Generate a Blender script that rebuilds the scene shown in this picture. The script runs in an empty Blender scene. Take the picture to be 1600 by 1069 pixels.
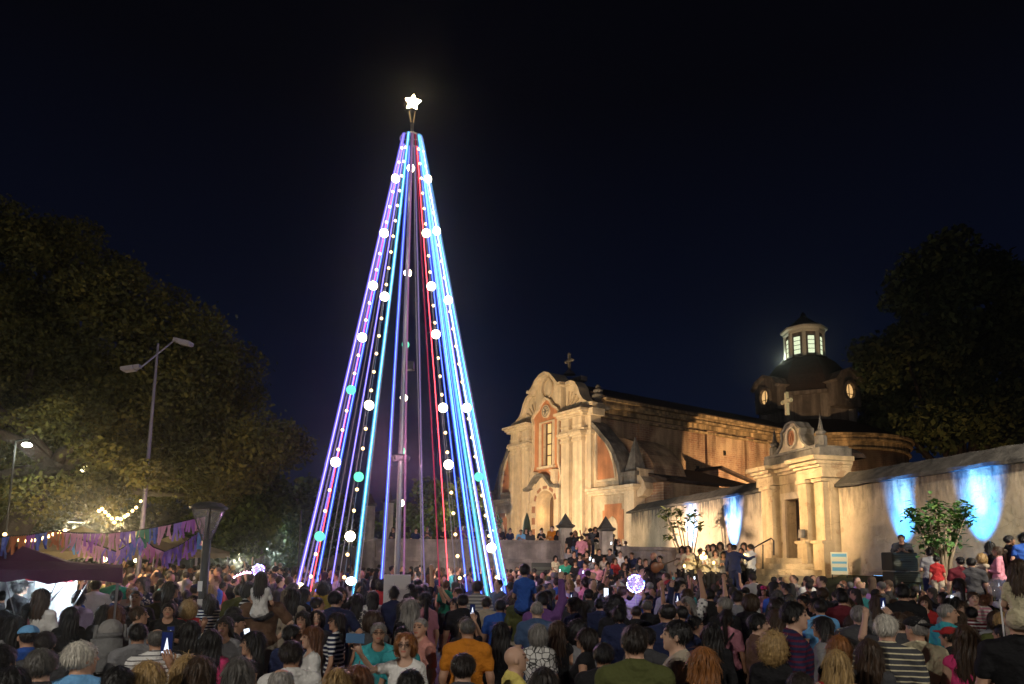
import bpy, bmesh, math, random
import numpy as np
from mathutils import Vector, Matrix
R = math.radians
random.seed(7); rng = np.random.default_rng(7)
SC = bpy.context.scene
COL = SC.collection

# ------------------------------------------------------------------ camera (24 mm, raised lens, held at 2.2 m)
F = 1063.0; CX = 800.0; CY = 734.0; ROLL = .013; TH = math.atan(136 / 1063.); CH = 2.2
cam_d = bpy.data.cameras.new('camera'); cam = bpy.data.objects.new('camera', cam_d); COL.objects.link(cam)
cam_d.sensor_width = 36; cam_d.lens = F / 1600 * 36; cam_d.shift_y = (CY - 534.5) / 1600
cam_d.clip_start = .1; cam_d.clip_end = 2000
cam.matrix_world = Matrix.Translation((0, 0, CH)) @ Matrix.Rotation(R(90) + TH, 4, 'X') @ Matrix.Rotation(ROLL, 4, 'Z')
SC.camera = cam

# ------------------------------------------------------------------ night sky
w = bpy.data.worlds.new('World'); SC.world = w; w.use_nodes = True
nt = w.node_tree; nt.nodes.clear()
o_ = nt.nodes.new('ShaderNodeOutputWorld'); b_ = nt.nodes.new('ShaderNodeBackground')
tc = nt.nodes.new('ShaderNodeTexCoord'); sp = nt.nodes.new('ShaderNodeSeparateXYZ'); cr = nt.nodes.new('ShaderNodeValToRGB')
nt.links.new(tc.outputs['Generated'], sp.inputs[0]); nt.links.new(sp.outputs[2], cr.inputs[0])
nt.links.new(cr.outputs[0], b_.inputs[0]); nt.links.new(b_.outputs[0], o_.inputs[0]); b_.inputs[1].default_value = 1
e = cr.color_ramp.elements
e[0].position = 0; e[0].color = (.0030, .0068, .021, 1)
e[1].position = 1; e[1].color = (.0008, .0008, .0014, 1)
for p, c in ((.18, (.0025, .0052, .0165, 1)), (.36, (.0017, .0027, .0082, 1)), (.58, (.0012, .0013, .0028, 1))):
    k = e.new(p); k.color = c
vs = SC.view_settings; vs.view_transform = 'Standard'; vs.look = 'None'; vs.gamma = 1; vs.exposure = 0
SC.render.engine = 'CYCLES'
cy = SC.cycles; cy.use_denoising = True; cy.max_bounces = 5; cy.diffuse_bounces = 2; cy.glossy_bounces = 2
cy.transparent_max_bounces = 8; cy.transmission_bounces = 3; cy.sample_clamp_indirect = 3; cy.caustics_reflective = False; cy.caustics_refractive = False

# ------------------------------------------------------------------ helpers
def ray(px, py):
    u = (px - CX) / F; v = (CY - py) / F; c, s = math.cos(ROLL), math.sin(ROLL)
    u, v = u * c - v * s, u * s + v * c
    return Vector((u, math.cos(TH) - v * math.sin(TH), math.sin(TH) + v * math.cos(TH)))
def at(px, py, Y):
    d = ray(px, py); return Vector((0, 0, CH)) + d * (Y / d.y)
def hor(px): return 870 + .013 * (px - 800)

def props(o, label=None, cat=None, group=None, kind=None):
    if label: o['label'] = label
    if cat: o['category'] = cat
    if group: o['group'] = group
    if kind: o['kind'] = kind
    return o
def thing(name, label, cat, loc=(0, 0, 0), rz=0, group=None):
    o = bpy.data.objects.new(name, None); COL.objects.link(o); o.location = loc; o.rotation_euler = (0, 0, rz)
    o.empty_display_size = .2
    return props(o, label, cat, group)
def link(name, me, parent=None, loc=None, rz=0):
    o = bpy.data.objects.new(name, me); COL.objects.link(o)
    if parent is not None: o.parent = parent
    if loc is not None: o.location = loc
    if rz: o.rotation_euler = (0, 0, rz)
    return o
def bobj(name, bm, mat, parent=None, smooth=False, loc=None, rz=0):
    me = bpy.data.meshes.new(name); bmesh.ops.recalc_face_normals(bm, faces=bm.faces); bm.to_mesh(me); bm.free()
    me.materials.append(mat)
    if smooth: me.shade_smooth()
    return link(name, me, parent, loc, rz)
def struct(name, bm, mat, **k): return props(bobj(name, bm, mat, **k), kind='structure')
def box(bm, x0, x1, y0, y1, z0, z1, M=None):
    v = [bm.verts.new(Vector(p) if M is None else M @ Vector(p)) for p in
         ((x0,y0,z0),(x1,y0,z0),(x1,y1,z0),(x0,y1,z0),(x0,y0,z1),(x1,y0,z1),(x1,y1,z1),(x0,y1,z1))]
    for f in ((0,3,2,1),(4,5,6,7),(0,1,5,4),(1,2,6,5),(2,3,7,6),(3,0,4,7)): bm.faces.new([v[i] for i in f])
def tube(bm, pts, r, n=8, cap=True):
    pts = [Vector(p) for p in pts]; rs = r if hasattr(r, '__len__') else [r] * len(pts); rings = []
    for i, p in enumerate(pts):
        d = (pts[min(i + 1, len(pts) - 1)] - pts[max(i - 1, 0)]).normalized()
        a = d.cross(Vector((0, 0, 1)) if abs(d.z) < .95 else Vector((1, 0, 0))).normalized(); b = d.cross(a)
        rings.append([bm.verts.new(p + (a * math.cos(t) + b * math.sin(t)) * rs[i]) for t in [2 * math.pi * k / n for k in range(n)]])
    for A, B in zip(rings, rings[1:]):
        for k in range(n): bm.faces.new((A[k], A[(k + 1) % n], B[(k + 1) % n], B[k]))
    if cap and n > 2: bm.faces.new(rings[0][::-1]); bm.faces.new(rings[-1])
def lathe(bm, prof, n=16, c=(0, 0, 0), rot=0, sx=1, sy=1):
    c = Vector(c); rings = []
    for r, z in prof:
        if r < 1e-5: rings.append([bm.verts.new(c + Vector((0, 0, z)))])
        else: rings.append([bm.verts.new(c + Vector((sx * r * math.cos(rot + 2 * math.pi * k / n), sy * r * math.sin(rot + 2 * math.pi * k / n), z))) for k in range(n)])
    for A, B in zip(rings, rings[1:]):
        for k in range(n):
            a = [A[k % len(A)], A[(k + 1) % len(A)], B[(k + 1) % len(B)], B[k % len(B)]]; u = []
            for q in a:
                if q not in u: u.append(q)
            if len(u) > 2: bm.faces.new(u)
    for Rg, fl in ((rings[0], 1), (rings[-1], 0)):
        if len(Rg) > 2: bm.faces.new(Rg[::-1] if fl else Rg)
def sphere(bm, c, r, n=12, sx=1, sy=1, sz=1):
    m = n // 2; lathe(bm, [(r * math.sin(math.pi * i / m) if 0 < i < m else 0, -r * math.cos(math.pi * i / m) * sz) for i in range(m + 1)], n, c, 0, sx, sy)
class Frame:
    def __init__(s, o, u, n): s.o = Vector((o[0], o[1], 0)); s.u = Vector((u[0], u[1], 0)).normalized(); s.n = Vector((n[0], n[1], 0)).normalized()
    def p(s, t, z, n=0): return s.o + s.u * t + s.n * n + Vector((0, 0, z))
    def prism(s, bm, poly, n0, n1):
        A = [bm.verts.new(s.p(t, z, n0)) for t, z in poly]; B = [bm.verts.new(s.p(t, z, n1)) for t, z in poly]
        bm.faces.new(A); bm.faces.new(B[::-1]); k = len(A)
        for i in range(k): bm.faces.new((A[i], B[i], B[(i + 1) % k], A[(i + 1) % k]))
    def box(s, bm, t0, t1, z0, z1, n0, n1): s.prism(bm, [(t0, z0), (t1, z0), (t1, z1), (t0, z1)], n0, n1)
    def band(s, bm, pts, w, n0, n1):           # a raised moulding following a line on the wall
        pts = [Vector(p) for p in pts]; L = []; Rr = []
        for i, p in enumerate(pts):
            d = (pts[min(i + 1, len(pts) - 1)] - pts[max(i - 1, 0)]).normalized(); q = Vector((-d.y, d.x)) * w / 2
            L.append(p + q); Rr.append(p - q)
        s.prism(bm, [(a.x, a.y) for a in L + Rr[::-1]], n0, n1)

MATS = {}
def mat(name, col, rough=.8, metal=0, var=0, scale=3, streak=0, bump=0, bscale=20, emit=None, es=0, grime=None, spec=.3, alpha=None, worn=0):
    if name in MATS: return MATS[name]
    m = bpy.data.materials.new(name); m.use_nodes = True; t = m.node_tree; P = t.nodes['Principled BSDF']; L = t.links.new; N = t.nodes.new
    P.inputs['Roughness'].default_value = rough; P.inputs['Metallic'].default_value = metal; P.inputs['Specular IOR Level'].default_value = spec
    P.inputs['Base Color'].default_value = (*col, 1)
    geo = N('ShaderNodeNewGeometry')
    if var or streak or grime:
        no = N('ShaderNodeTexNoise'); no.inputs['Scale'].default_value = scale; no.inputs['Detail'].default_value = 8; no.inputs['Roughness'].default_value = .65
        L(geo.outputs['Position'], no.inputs['Vector'])
        rp = N('ShaderNodeValToRGB'); L(no.outputs['Fac'], rp.inputs[0])
        rp.color_ramp.elements[0].position = .33; rp.color_ramp.elements[1].position = .68
        rp.color_ramp.elements[0].color = (*[c * (1 - var) for c in col], 1); rp.color_ramp.elements[1].color = (*[min(1, c * (1 + var * .5)) for c in col], 1)
        out = rp.outputs[0]
        if streak:
            mp = N('ShaderNodeMapping'); mp.inputs['Scale'].default_value = (1.6, 1.6, .14); L(geo.outputs['Position'], mp.inputs[0])
            n2 = N('ShaderNodeTexNoise'); n2.inputs['Scale'].default_value = 1.6; n2.inputs['Detail'].default_value = 6; L(mp.outputs[0], n2.inputs['Vector'])
            r2 = N('ShaderNodeValToRGB'); r2.color_ramp.elements[0].position = .42; r2.color_ramp.elements[1].position = .62; L(n2.outputs['Fac'], r2.inputs[0])
            mx = N('ShaderNodeMix'); mx.data_type = 'RGBA'; mx.blend_type = 'MULTIPLY'; mx.inputs[0].default_value = streak
            L(out, mx.inputs[6]); L(r2.outputs[0], mx.inputs[7]); out = mx.outputs[2]
        if grime:                                  # rain stains running down from height grime[0], fading over grime[1] metres
            sx = N('ShaderNodeSeparateXYZ'); L(geo.outputs['Position'], sx.inputs[0])
            mr = N('ShaderNodeMapRange'); mr.inputs['From Min'].default_value = grime[0] - grime[1]; mr.inputs['From Max'].default_value = grime[0]; L(sx.outputs[2], mr.inputs[0])
            mp = N('ShaderNodeMapping'); mp.inputs['Scale'].default_value = (2.2, 2.2, .5); L(geo.outputs['Position'], mp.inputs[0])
            n3 = N('ShaderNodeTexNoise'); n3.inputs['Scale'].default_value = 1.7; n3.inputs['Detail'].default_value = 9; n3.inputs['Roughness'].default_value = .7; L(mp.outputs[0], n3.inputs['Vector'])
            ma = N('ShaderNodeMath'); ma.operation = 'MULTIPLY_ADD'; L(mr.outputs[0], ma.inputs[0]); ma.inputs[1].default_value = .42; L(n3.outputs['Fac'], ma.inputs[2])
            r3 = N('ShaderNodeValToRGB'); r3.color_ramp.elements[0].position = .66; r3.color_ramp.elements[1].position = .98; L(ma.outputs[0], r3.inputs[0])
            mx = N('ShaderNodeMix'); mx.data_type = 'RGBA'; L(r3.outputs[0], mx.inputs[0]); L(out, mx.inputs[6]); mx.inputs[7].default_value = (*[c * .22 for c in (.25, .25, .24)], 1); out = mx.outputs[2]
        if worn:                                   # hairline cracks and patches where the top coat has come off
            dn = N('ShaderNodeTexNoise'); dn.inputs['Scale'].default_value = 1.3; dn.inputs['Detail'].default_value = 5; L(geo.outputs['Position'], dn.inputs['Vector'])
            ad = N('ShaderNodeVectorMath'); ad.operation = 'MULTIPLY_ADD'; ad.inputs[1].default_value = (1.1, 1.1, 1.1); L(dn.outputs['Color'], ad.inputs[0]); L(geo.outputs['Position'], ad.inputs[2])
            vo = N('ShaderNodeTexVoronoi'); vo.feature = 'DISTANCE_TO_EDGE'; vo.inputs['Scale'].default_value = .75; L(ad.outputs[0], vo.inputs['Vector'])
            rc = N('ShaderNodeValToRGB'); rc.color_ramp.elements[0].position = .0; rc.color_ramp.elements[0].color = (.5, .45, .42, 1); rc.color_ramp.elements[1].position = .008; L(vo.outputs['Distance'], rc.inputs[0])
            mc = N('ShaderNodeMix'); mc.data_type = 'RGBA'; mc.blend_type = 'MULTIPLY'; mc.inputs[0].default_value = worn; L(out, mc.inputs[6]); L(rc.outputs[0], mc.inputs[7])
            pn = N('ShaderNodeTexNoise'); pn.inputs['Scale'].default_value = 1.05; pn.inputs['Detail'].default_value = 10; pn.inputs['Roughness'].default_value = .72; L(geo.outputs['Position'], pn.inputs['Vector'])
            rp2 = N('ShaderNodeValToRGB'); rp2.color_ramp.elements[0].position = .605; rp2.color_ramp.elements[1].position = .625; L(pn.outputs['Fac'], rp2.inputs[0])
            mu = N('ShaderNodeMath'); mu.operation = 'MULTIPLY'; mu.inputs[1].default_value = worn; L(rp2.outputs[0], mu.inputs[0])
            mp2 = N('ShaderNodeMix'); mp2.data_type = 'RGBA'; L(mu.outputs[0], mp2.inputs[0]); L(mc.outputs[2], mp2.inputs[6]); mp2.inputs[7].default_value = (col[0] * .52, col[1] * .42, col[2] * .38, 1); out = mp2.outputs[2]
        L(out, P.inputs['Base Color'])
    if bump:
        nb = N('ShaderNodeTexNoise'); nb.inputs['Scale'].default_value = bscale; nb.inputs['Detail'].default_value = 6; L(geo.outputs['Position'], nb.inputs['Vector'])
        bp = N('ShaderNodeBump'); bp.inputs['Strength'].default_value = bump; bp.inputs['Distance'].default_value = .05; L(nb.outputs['Fac'], bp.inputs['Height']); L(bp.outputs[0], P.inputs['Normal'])
    if emit: P.inputs['Emission Color'].default_value = (*emit, 1); P.inputs['Emission Strength'].default_value = es
    if alpha is not None: P.inputs['Alpha'].default_value = alpha
    MATS[name] = m; return m
def emat(name, col, s, sample=True):
    if name in MATS: return MATS[name]
    m = bpy.data.materials.new(name); m.use_nodes = True; t = m.node_tree; t.nodes.clear()
    o = t.nodes.new('ShaderNodeOutputMaterial'); b = t.nodes.new('ShaderNodeEmission'); b.inputs[0].default_value = (*col, 1); b.inputs[1].default_value = s
    t.links.new(b.outputs[0], o.inputs[0])
    if not sample: m.cycles.emission_sampling = 'NONE'
    MATS[name] = m; return m
def halomat(name, col, s, clear):  # half clear emissive material imitating the bloom round a strand
    if name in MATS: return MATS[name]
    m = bpy.data.materials.new(name); m.use_nodes = True; t = m.node_tree; t.nodes.clear()
    o = t.nodes.new('ShaderNodeOutputMaterial'); b = t.nodes.new('ShaderNodeEmission'); b.inputs[0].default_value = (*col, 1); b.inputs[1].default_value = s
    tr = t.nodes.new('ShaderNodeBsdfTransparent'); mx = t.nodes.new('ShaderNodeMixShader'); mx.inputs[0].default_value = clear
    t.links.new(b.outputs[0], mx.inputs[1]); t.links.new(tr.outputs[0], mx.inputs[2]); t.links.new(mx.outputs[0], o.inputs[0])
    m.cycles.emission_sampling = 'NONE'; MATS[name] = m; return m
def lamp(kind, loc, power, col, aim=None, size=.1, angle=60, blend=.5, parent=None, name='bulb_light'):
    l = bpy.data.lights.new(name, kind); l.energy = power; l.color = col
    if kind in ('POINT', 'SPOT'): l.shadow_soft_size = size
    if kind == 'AREA': l.shape = 'RECTANGLE'; l.size = size; l.size_y = size
    if kind == 'SPOT': l.spot_size = R(angle); l.spot_blend = blend
    o = bpy.data.objects.new(name, l); COL.objects.link(o); o.location = loc
    if aim is not None: o.rotation_euler = (Vector(aim) - Vector(loc)).to_track_quat('-Z', 'Y').to_euler()
    if parent is not None:
        o.parent = parent; o.location = Vector(loc) - parent.location
    return o
def floodlight(loc, aim, power, col, angle, label, blend=.4, size=.15, body=True, rise=.5):
    """a small flood lamp: housing, lens, bracket and its beam"""
    t = thing('floodlight', label, 'floodlight', (loc[0], loc[1], loc[2] - rise)); d = (Vector(aim) - Vector(loc)).normalized(); q = d.to_track_quat('Y', 'Z').to_matrix().to_4x4()
    M = Matrix.Translation((0, 0, rise)) @ q
    bm = bmesh.new(); box(bm, -.22, .22, -.14, -.02, -.15, .15, M); bobj('housing', bm, mat('lamp_black', (.02, .02, .02), .4), t)
    bm = bmesh.new(); box(bm, -.19, .19, -.019, -.008, -.12, .12, M); bobj('lens', bm, emat('lens_' + str(col), col, 12, False), t)
    bm = bmesh.new(); tube(bm, [(0, 0, 0), (0, 0, rise - .16)], .025, 8); box(bm, -.15, .15, -.15, .15, 0, .02); bobj('stand', bm, mat('lamp_black', (.02, .02, .02), .4), t)
    lamp('SPOT', Vector(loc) + d * .03, power, col, aim, size, angle, blend, t, 'beam')
    return t
# ------------------------------------------------------------------ ground, setting
cobble = mat('plaza_paving', (.09, .085, .08), .75, var=.4, scale=1.2, bump=.3, bscale=8)
bm = bmesh.new(); s = 600
vv = [bm.verts.new((x, y, 0)) for x, y in ((-s, -60), (s, -60), (s, s), (-s, s))]; bm.faces.new(vv); struct('ground', bm, cobble)
cream = mat('aged_cream_plaster', (.64, .52, .36), .9, var=.28, scale=1.1, streak=.25, bump=.35, bscale=6, worn=.5)
cream2 = mat('pale_cream_plaster', (.72, .60, .42), .9, var=.2, scale=1.6, streak=.2, worn=.3, bump=.2, bscale=9)
salmon = mat('salmon_plaster', (.56, .25, .12), .9, var=.15, scale=2, streak=.2)
greyst = mat('weathered_grey_stone', (.22, .205, .18), .92, var=.5, scale=2.5, streak=.4, bump=.5)
copingm = mat('mossy_coping', (.085, .08, .07), .95, var=.6, scale=3, bump=.6, bscale=8)
tile = mat('dark_roof_tiles', (.045, .03, .024), .9, var=.5, scale=4, bump=.8, bscale=5)
wallm = mat('stained_wall_plaster', (.58, .48, .33), .93, var=.28, scale=.9, streak=.10, bump=.5, bscale=5, grime=(5.05, 1.7), worn=.55)
woodm = mat('dark_door_wood', (.10, .06, .035), .6, var=.3, scale=6)
ironm = mat('black_iron', (.025, .025, .025), .5, metal=.6)
whitep = mat('white_paint', (.75, .75, .73), .6)
def brick_mat(name, c1, c2, mortar, gr):
    m = mat(name, c1, .93, var=.01, bump=0); t = m.node_tree; P = t.nodes['Principled BSDF']; N = t.nodes.new; L = t.links.new
    g = N('ShaderNodeNewGeometry'); dt = N('ShaderNodeVectorMath'); dt.operation = 'DOT_PRODUCT'; dt.inputs[1].default_value = (.838, .546, 0); L(g.outputs['Position'], dt.inputs[0])
    sx = N('ShaderNodeSeparateXYZ'); L(g.outputs['Position'], sx.inputs[0]); cb = N('ShaderNodeCombineXYZ'); L(dt.outputs['Value'], cb.inputs[0]); L(sx.outputs[2], cb.inputs[1])
    br = N('ShaderNodeTexBrick'); br.inputs['Scale'].default_value = 1; br.inputs['Brick Width'].default_value = .42; br.inputs['Row Height'].default_value = .17; br.inputs['Mortar Size'].default_value = .02
    br.inputs['Color1'].default_value = (*c1, 1); br.inputs['Color2'].default_value = (*c2, 1); br.inputs['Mortar'].default_value = (*mortar, 1); L(cb.outputs[0], br.inputs['Vector'])
    n = N('ShaderNodeTexNoise'); n.inputs['Scale'].default_value = .55; n.inputs['Detail'].default_value = 9; n.inputs['Roughness'].default_value = .7; L(g.outputs['Position'], n.inputs['Vector'])
    r = N('ShaderNodeValToRGB'); r.color_ramp.elements[0].position = .40; r.color_ramp.elements[1].position = .60; L(n.outputs['Fac'], r.inputs[0])
    mx = N('ShaderNodeMix'); mx.data_type = 'RGBA'; L(r.outputs[0], mx.inputs[0]); L(br.outputs[0], mx.inputs[6]); mx.inputs[7].default_value = (.50, .36, .22, 1)
    mp = N('ShaderNodeMapping'); mp.inputs['Scale'].default_value = (1.1, 1.1, .2); L(g.outputs['Position'], mp.inputs[0])
    n2 = N('ShaderNodeTexNoise'); n2.inputs['Scale'].default_value = 1.2; n2.inputs['Detail'].default_value = 6; L(mp.outputs[0], n2.inputs['Vector'])
    r2 = N('ShaderNodeValToRGB'); r2.color_ramp.elements[0].position = .36; r2.color_ramp.elements[0].color = (.22, .2, .18, 1); r2.color_ramp.elements[1].position = .62; L(n2.outputs['Fac'], r2.inputs[0])
    m2 = N('ShaderNodeMix'); m2.data_type = 'RGBA'; m2.blend_type = 'MULTIPLY'; m2.inputs[0].default_value = gr; L(mx.outputs[2], m2.inputs[6]); L(r2.outputs[0], m2.inputs[7]); L(m2.outputs[2], P.inputs['Base Color'])
    b = N('ShaderNodeBump'); b.inputs['Strength'].default_value = .5; b.inputs['Distance'].default_value = .03; L(br.outputs['Fac'], b.inputs['Height']); b.invert = True; L(b.outputs[0], P.inputs['Normal'])
    return m
brickm = brick_mat('old_brick_wall', (.36, .19, .10), (.28, .14, .08), (.42, .34, .25), .75)

# ------------------------------------------------------------------ church
Cc = (5.20, 46.1)
FA = Frame(Cc, (-.546, .838), (-.838, -.546))      # facade: t runs away from the near corner, n towards the square
NV = Frame(Cc, (.838, .546), (.546, -.838))        # nave wall: t runs along the nave, n towards the courtyard
GZ = 2.0
ch = thing('church', 'floodlit colonial church with curved cream facade, long brick nave and dark dome', 'church', (0, 0, 0))
def part(name, m, f, smooth=False, parent=None):
    bm = bmesh.new(); f(bm); return bobj(name, bm, m, parent or ch, smooth)
tcn = 4.7
part('facade_wall', cream, lambda b: FA.box(b, .02, 9.58, 0, 12.38, -2.0, -1.02))
def front(b):
    FA.box(b, 0, 2.9, 0, 12.4, -1.0, 0); FA.box(b, 6.5, 9.6, 0, 12.4, -1.0, 0)
    FA.box(b, 2.9, 6.5, 7.2, 8.9, -1.0, 0); FA.box(b, 2.9, 3.75, 8.9, 12.3, -1.0, 0); FA.box(b, 5.25, 6.5, 8.9, 12.3, -1.0, 0); FA.box(b, 2.9, 6.5, 12.3, 12.4, -1.0, 0)
part('front_wall', cream, front)
# bell gable above the cornice
arch = lambda t0, t1, z0, zt, n=14: [(t0 + (t1 - t0) * k / n, z0 + (zt - z0) * math.sin(math.pi * k / n)) for k in range(n + 1)]
vol = [(6.3, 12.42), (6.3, 14.6), (6.5, 14.72), (7.2, 14.75), (7.65, 14.55), (8.0, 14.1), (8.2, 13.6), (8.55, 13.15), (9.1, 12.85), (9.7, 12.72), (9.7, 12.42)]
mir = lambda P, c=9.4: [(c - t, z) for t, z in P][::-1]
body = [(3.0, 12.42), (3.0, 14.75), (3.15, 14.95), (3.5, 15.25), (3.9, 15.6), (4.5, 15.8), (5.1, 15.72), (5.6, 15.45), (6.0, 15.05), (6.2, 14.75), (6.2, 12.42)]
top_ = [(2.55, 14.72), (2.85, 14.68), (3.15, 14.95), (3.5, 15.3), (3.9, 15.65), (4.5, 15.87), (5.1, 15.78), (5.65, 15.48), (6.1, 15.0), (6.45, 14.78), (6.8, 14.86)]
for P in (vol, mir(vol, 9.2)):
    vo_ = part('volute', cream2, lambda b: FA.prism(b, P, -.95, -.3))
    part('volute_edge', cream2, lambda b: FA.band(b, P[2:10] if P is vol else P[1:9], .24, -.95, .02), parent=vo_)
    c_ = (6.6, 13.0) if P is vol else (2.6, 13.0); sg_ = 1 if P is vol else -1
    part('feather_relief', cream, lambda b: [FA.band(b, [(c_[0] + sg_ * .25 * math.cos(a), c_[1] - .3 + .3 * math.sin(a)), (c_[0] + sg_ * (1.1 + .5 * math.cos(a)) * math.cos(a), c_[1] - .3 + 1.45 * math.sin(a))], .09, -.299, -.2) for a in (.25, .55, .85, 1.15, 1.45)], parent=vo_)
part('bell_gable', cream2, lambda b: FA.prism(b, body, -.9, .05))
part('gable_moulding', cream2, lambda b: FA.band(b, top_, .24, -.9, .55))
part('gable_oval', cream, lambda b: FA.band(b, [(4.6 + .62 * math.cos(a), 14.75 + .75 * math.sin(a)) for a in [k * math.pi / 10 for k in range(21)]], .14, .052, .2))
part('gable_top_slab', greyst, lambda b: FA.box(b, 1.9, 3.4, 15.0, 15.35, -1.5, -.92))
def crossf(b, c, h, w, th, fr):
    fr.box(b, c[0] - th / 2, c[0] + th / 2, c[1], c[1] + h, c[2] - th / 2, c[2] + th / 2); fr.box(b, c[0] - w / 2, c[0] + w / 2, c[1] + h * .58, c[1] + h * .58 + th, c[2] - th / 2 + .003, c[2] + th / 2 - .003)
    for dx, dz in ((-w / 2, h * .58 + th / 2), (w / 2, h * .58 + th / 2), (0, h)): sphere(b, fr.p(c[0] + dx, c[1] + dz, c[2]), th * .8, 8)
part('roof_cross', greyst, lambda b: (crossf(b, (3.65, 15.95, -1.2), 1.45, .8, .17, FA), lathe(b, [(.5, 0), (.4, .15), (.2, .3), (.12, .42)], 8, FA.p(3.65, 15.82, -1.2))))
# central salmon panel with ogee top
pan = [(2.95, 7.25), (2.75, 7.9), (2.9, 8.6), (3.1, 9.0), (3.1, 12.2), (2.95, 12.7), (3.2, 13.0), (3.7, 13.25), (4.1, 13.75), (4.65, 14.0), (5.2, 13.75), (5.6, 13.25), (6.1, 13.0), (6.35, 12.7), (6.2, 12.2), (6.2, 9.0), (6.4, 8.6), (6.55, 7.9), (6.35, 7.25)]
def panel(b):
    # ring of salmon round the window hole
    hole = [(3.75, 8.9), (3.75, 12.1), (5.25, 12.1), (5.25, 8.9)]
    FA.prism(b, [(2.95, 7.25), (2.75, 7.9), (2.9, 8.6), (3.1, 8.9), (6.2, 8.9), (6.4, 8.6), (6.55, 7.9), (6.35, 7.25)], .003, .16)
    FA.box(b, 3.1, 3.75, 8.9, 12.1, .003, .16); FA.box(b, 5.25, 6.2, 8.9, 12.1, .003, .16)
    FA.prism(b, [(3.1, 12.1), (2.95, 12.7), (3.2, 13.0), (3.7, 13.25), (4.1, 13.75), (4.65, 14.0), (5.2, 13.75), (5.6, 13.25), (6.1, 13.0), (6.35, 12.7), (6.2, 12.1)], .055, .16)
part('salmon_panel', salmon, panel)
part('panel_moulding', cream2, lambda b: (FA.band(b, pan[4:15], .17, .16, .36), FA.band(b, pan[:5], .14, .16, .3), FA.band(b, pan[14:], .14, .16, .3)))
med = part('medallion', cream2, lambda b: (FA.prism(b, [(4.65 + .5 * math.cos(a), 13.0 + .5 * math.sin(a)) for a in [k * math.pi / 10 for k in range(20)]], .161, .27)))
part('emblem', greyst, lambda b: [FA.band(b, [(4.65 + .3 * math.cos(a), 13.0 + .3 * math.sin(a)), (4.65, 13.0)], .07, .272, .3) for a in [k * math.pi / 3 for k in range(6)]] + [FA.band(b, [(4.65 + .38 * math.cos(a), 13.0 + .38 * math.sin(a)) for a in [k * math.pi / 10 for k in range(21)]], .05, .272, .3)], parent=med)
# window
win = part('window', cream2, lambda b: (FA.band(b, [(3.66, 8.9), (3.66, 12.19), (5.34, 12.19), (5.34, 8.9)], .18, .161, .3), FA.box(b, 3.5, 5.5, 8.68, 8.86, .161, .42)))
part('pane', emat('lit_window_warm', (1, .60, .22), 1.25, False), lambda b: FA.box(b, 3.75, 5.25, 8.9, 12.3, -.34, -.32), parent=win)
part('frame', woodm, lambda b: ([FA.box(b, t - .05, t + .05, 8.9, 12.3, -.315, -.22) for t in (3.82, 4.5, 5.18)], [FA.box(b, 3.88, 4.44, z - .04, z + .04, -.315, -.24) for z in (8.95, 9.75, 10.6, 11.4, 12.2)], [FA.box(b, 4.56, 5.12, z - .04, z + .04, -.315, -.24) for z in (8.95, 9.75, 10.6, 11.4, 12.2)]), parent=win)
part('window_recess', cream2, lambda b: FA.box(b, 3.76, 5.24, 8.91, 12.29, -.9, -.4))
for t, z in ((3.4, 7.75), (5.9, 7.75)): part('corbel', cream2, lambda b: (FA.box(b, t - .25, t + .25, 7.3, 8.35, .161, .5), FA.box(b, t - .32, t + .32, 8.35, 8.5, .161, .6)))
part('rosette', cream2, lambda b: sphere(b, FA.p(4.65, 7.95, .22), .26, 10))
# pilasters
for i, (t0, t1) in enumerate(((.3, 1.3), (1.75, 2.65), (6.75, 7.65), (8.2, 9.25))):
    def pil(b):
        FA.box(b, t0, t1, 3.4, 10.25, .002, .3); FA.box(b, t0 - .1, t1 + .1, GZ - .5, 3.0, .002, .55); FA.box(b, t0 - .14, t1 + .14, 3.0, 3.15, .002, .62); FA.box(b, t0 - .06, t1 + .06, 3.15, 3.4, .002, .45)
    p = part('pilaster', cream2, pil)
    part('capital', cream2, lambda b: (FA.box(b, t0 - .05, t1 + .05, 10.25, 10.4, .002, .4), FA.box(b, t0 - .02, t1 + .02, 10.4, 10.6, .002, .34), FA.box(b, t0 - .12, t1 + .12, 10.6, 10.75, .002, .5), FA.box(b, t0 - .2, t1 + .2, 10.75, 10.9, .002, .62)), parent=p)
    part('frieze_block', cream2, lambda b: (FA.box(b, t0, t1, 10.9, 11.35, .002, .34), FA.box(b, t0 - .04, t1 + .04, 11.35, 11.42, .002, .4), FA.box(b, t0, t1, 11.42, 11.95, .002, .34)), parent=p)
for a, c in ((-.15, 2.85), (6.5, 9.75)):
    part('cornice', cream2, lambda b: (FA.box(b, a + .1, c - .1, 11.95, 12.1, .003, .5), FA.box(b, a + .03, c - .03, 12.1, 12.25, .003, .65), FA.box(b, a - .06, c + .06, 12.25, 12.42, .003, .85), FA.box(b, a + .1, c - .1, 10.95, 11.1, .003, .42)))
# corner strip and its return on the nave side
part('corner_pier', cream2, lambda b: (NV.box(b, -.01, .9, 0, 11.95, .002, .3), NV.box(b, -.1, 1.0, 11.95, 12.42, .003, .6), NV.box(b, -.1, 1.0, 10.6, 10.9, .003, .45)))
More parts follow.
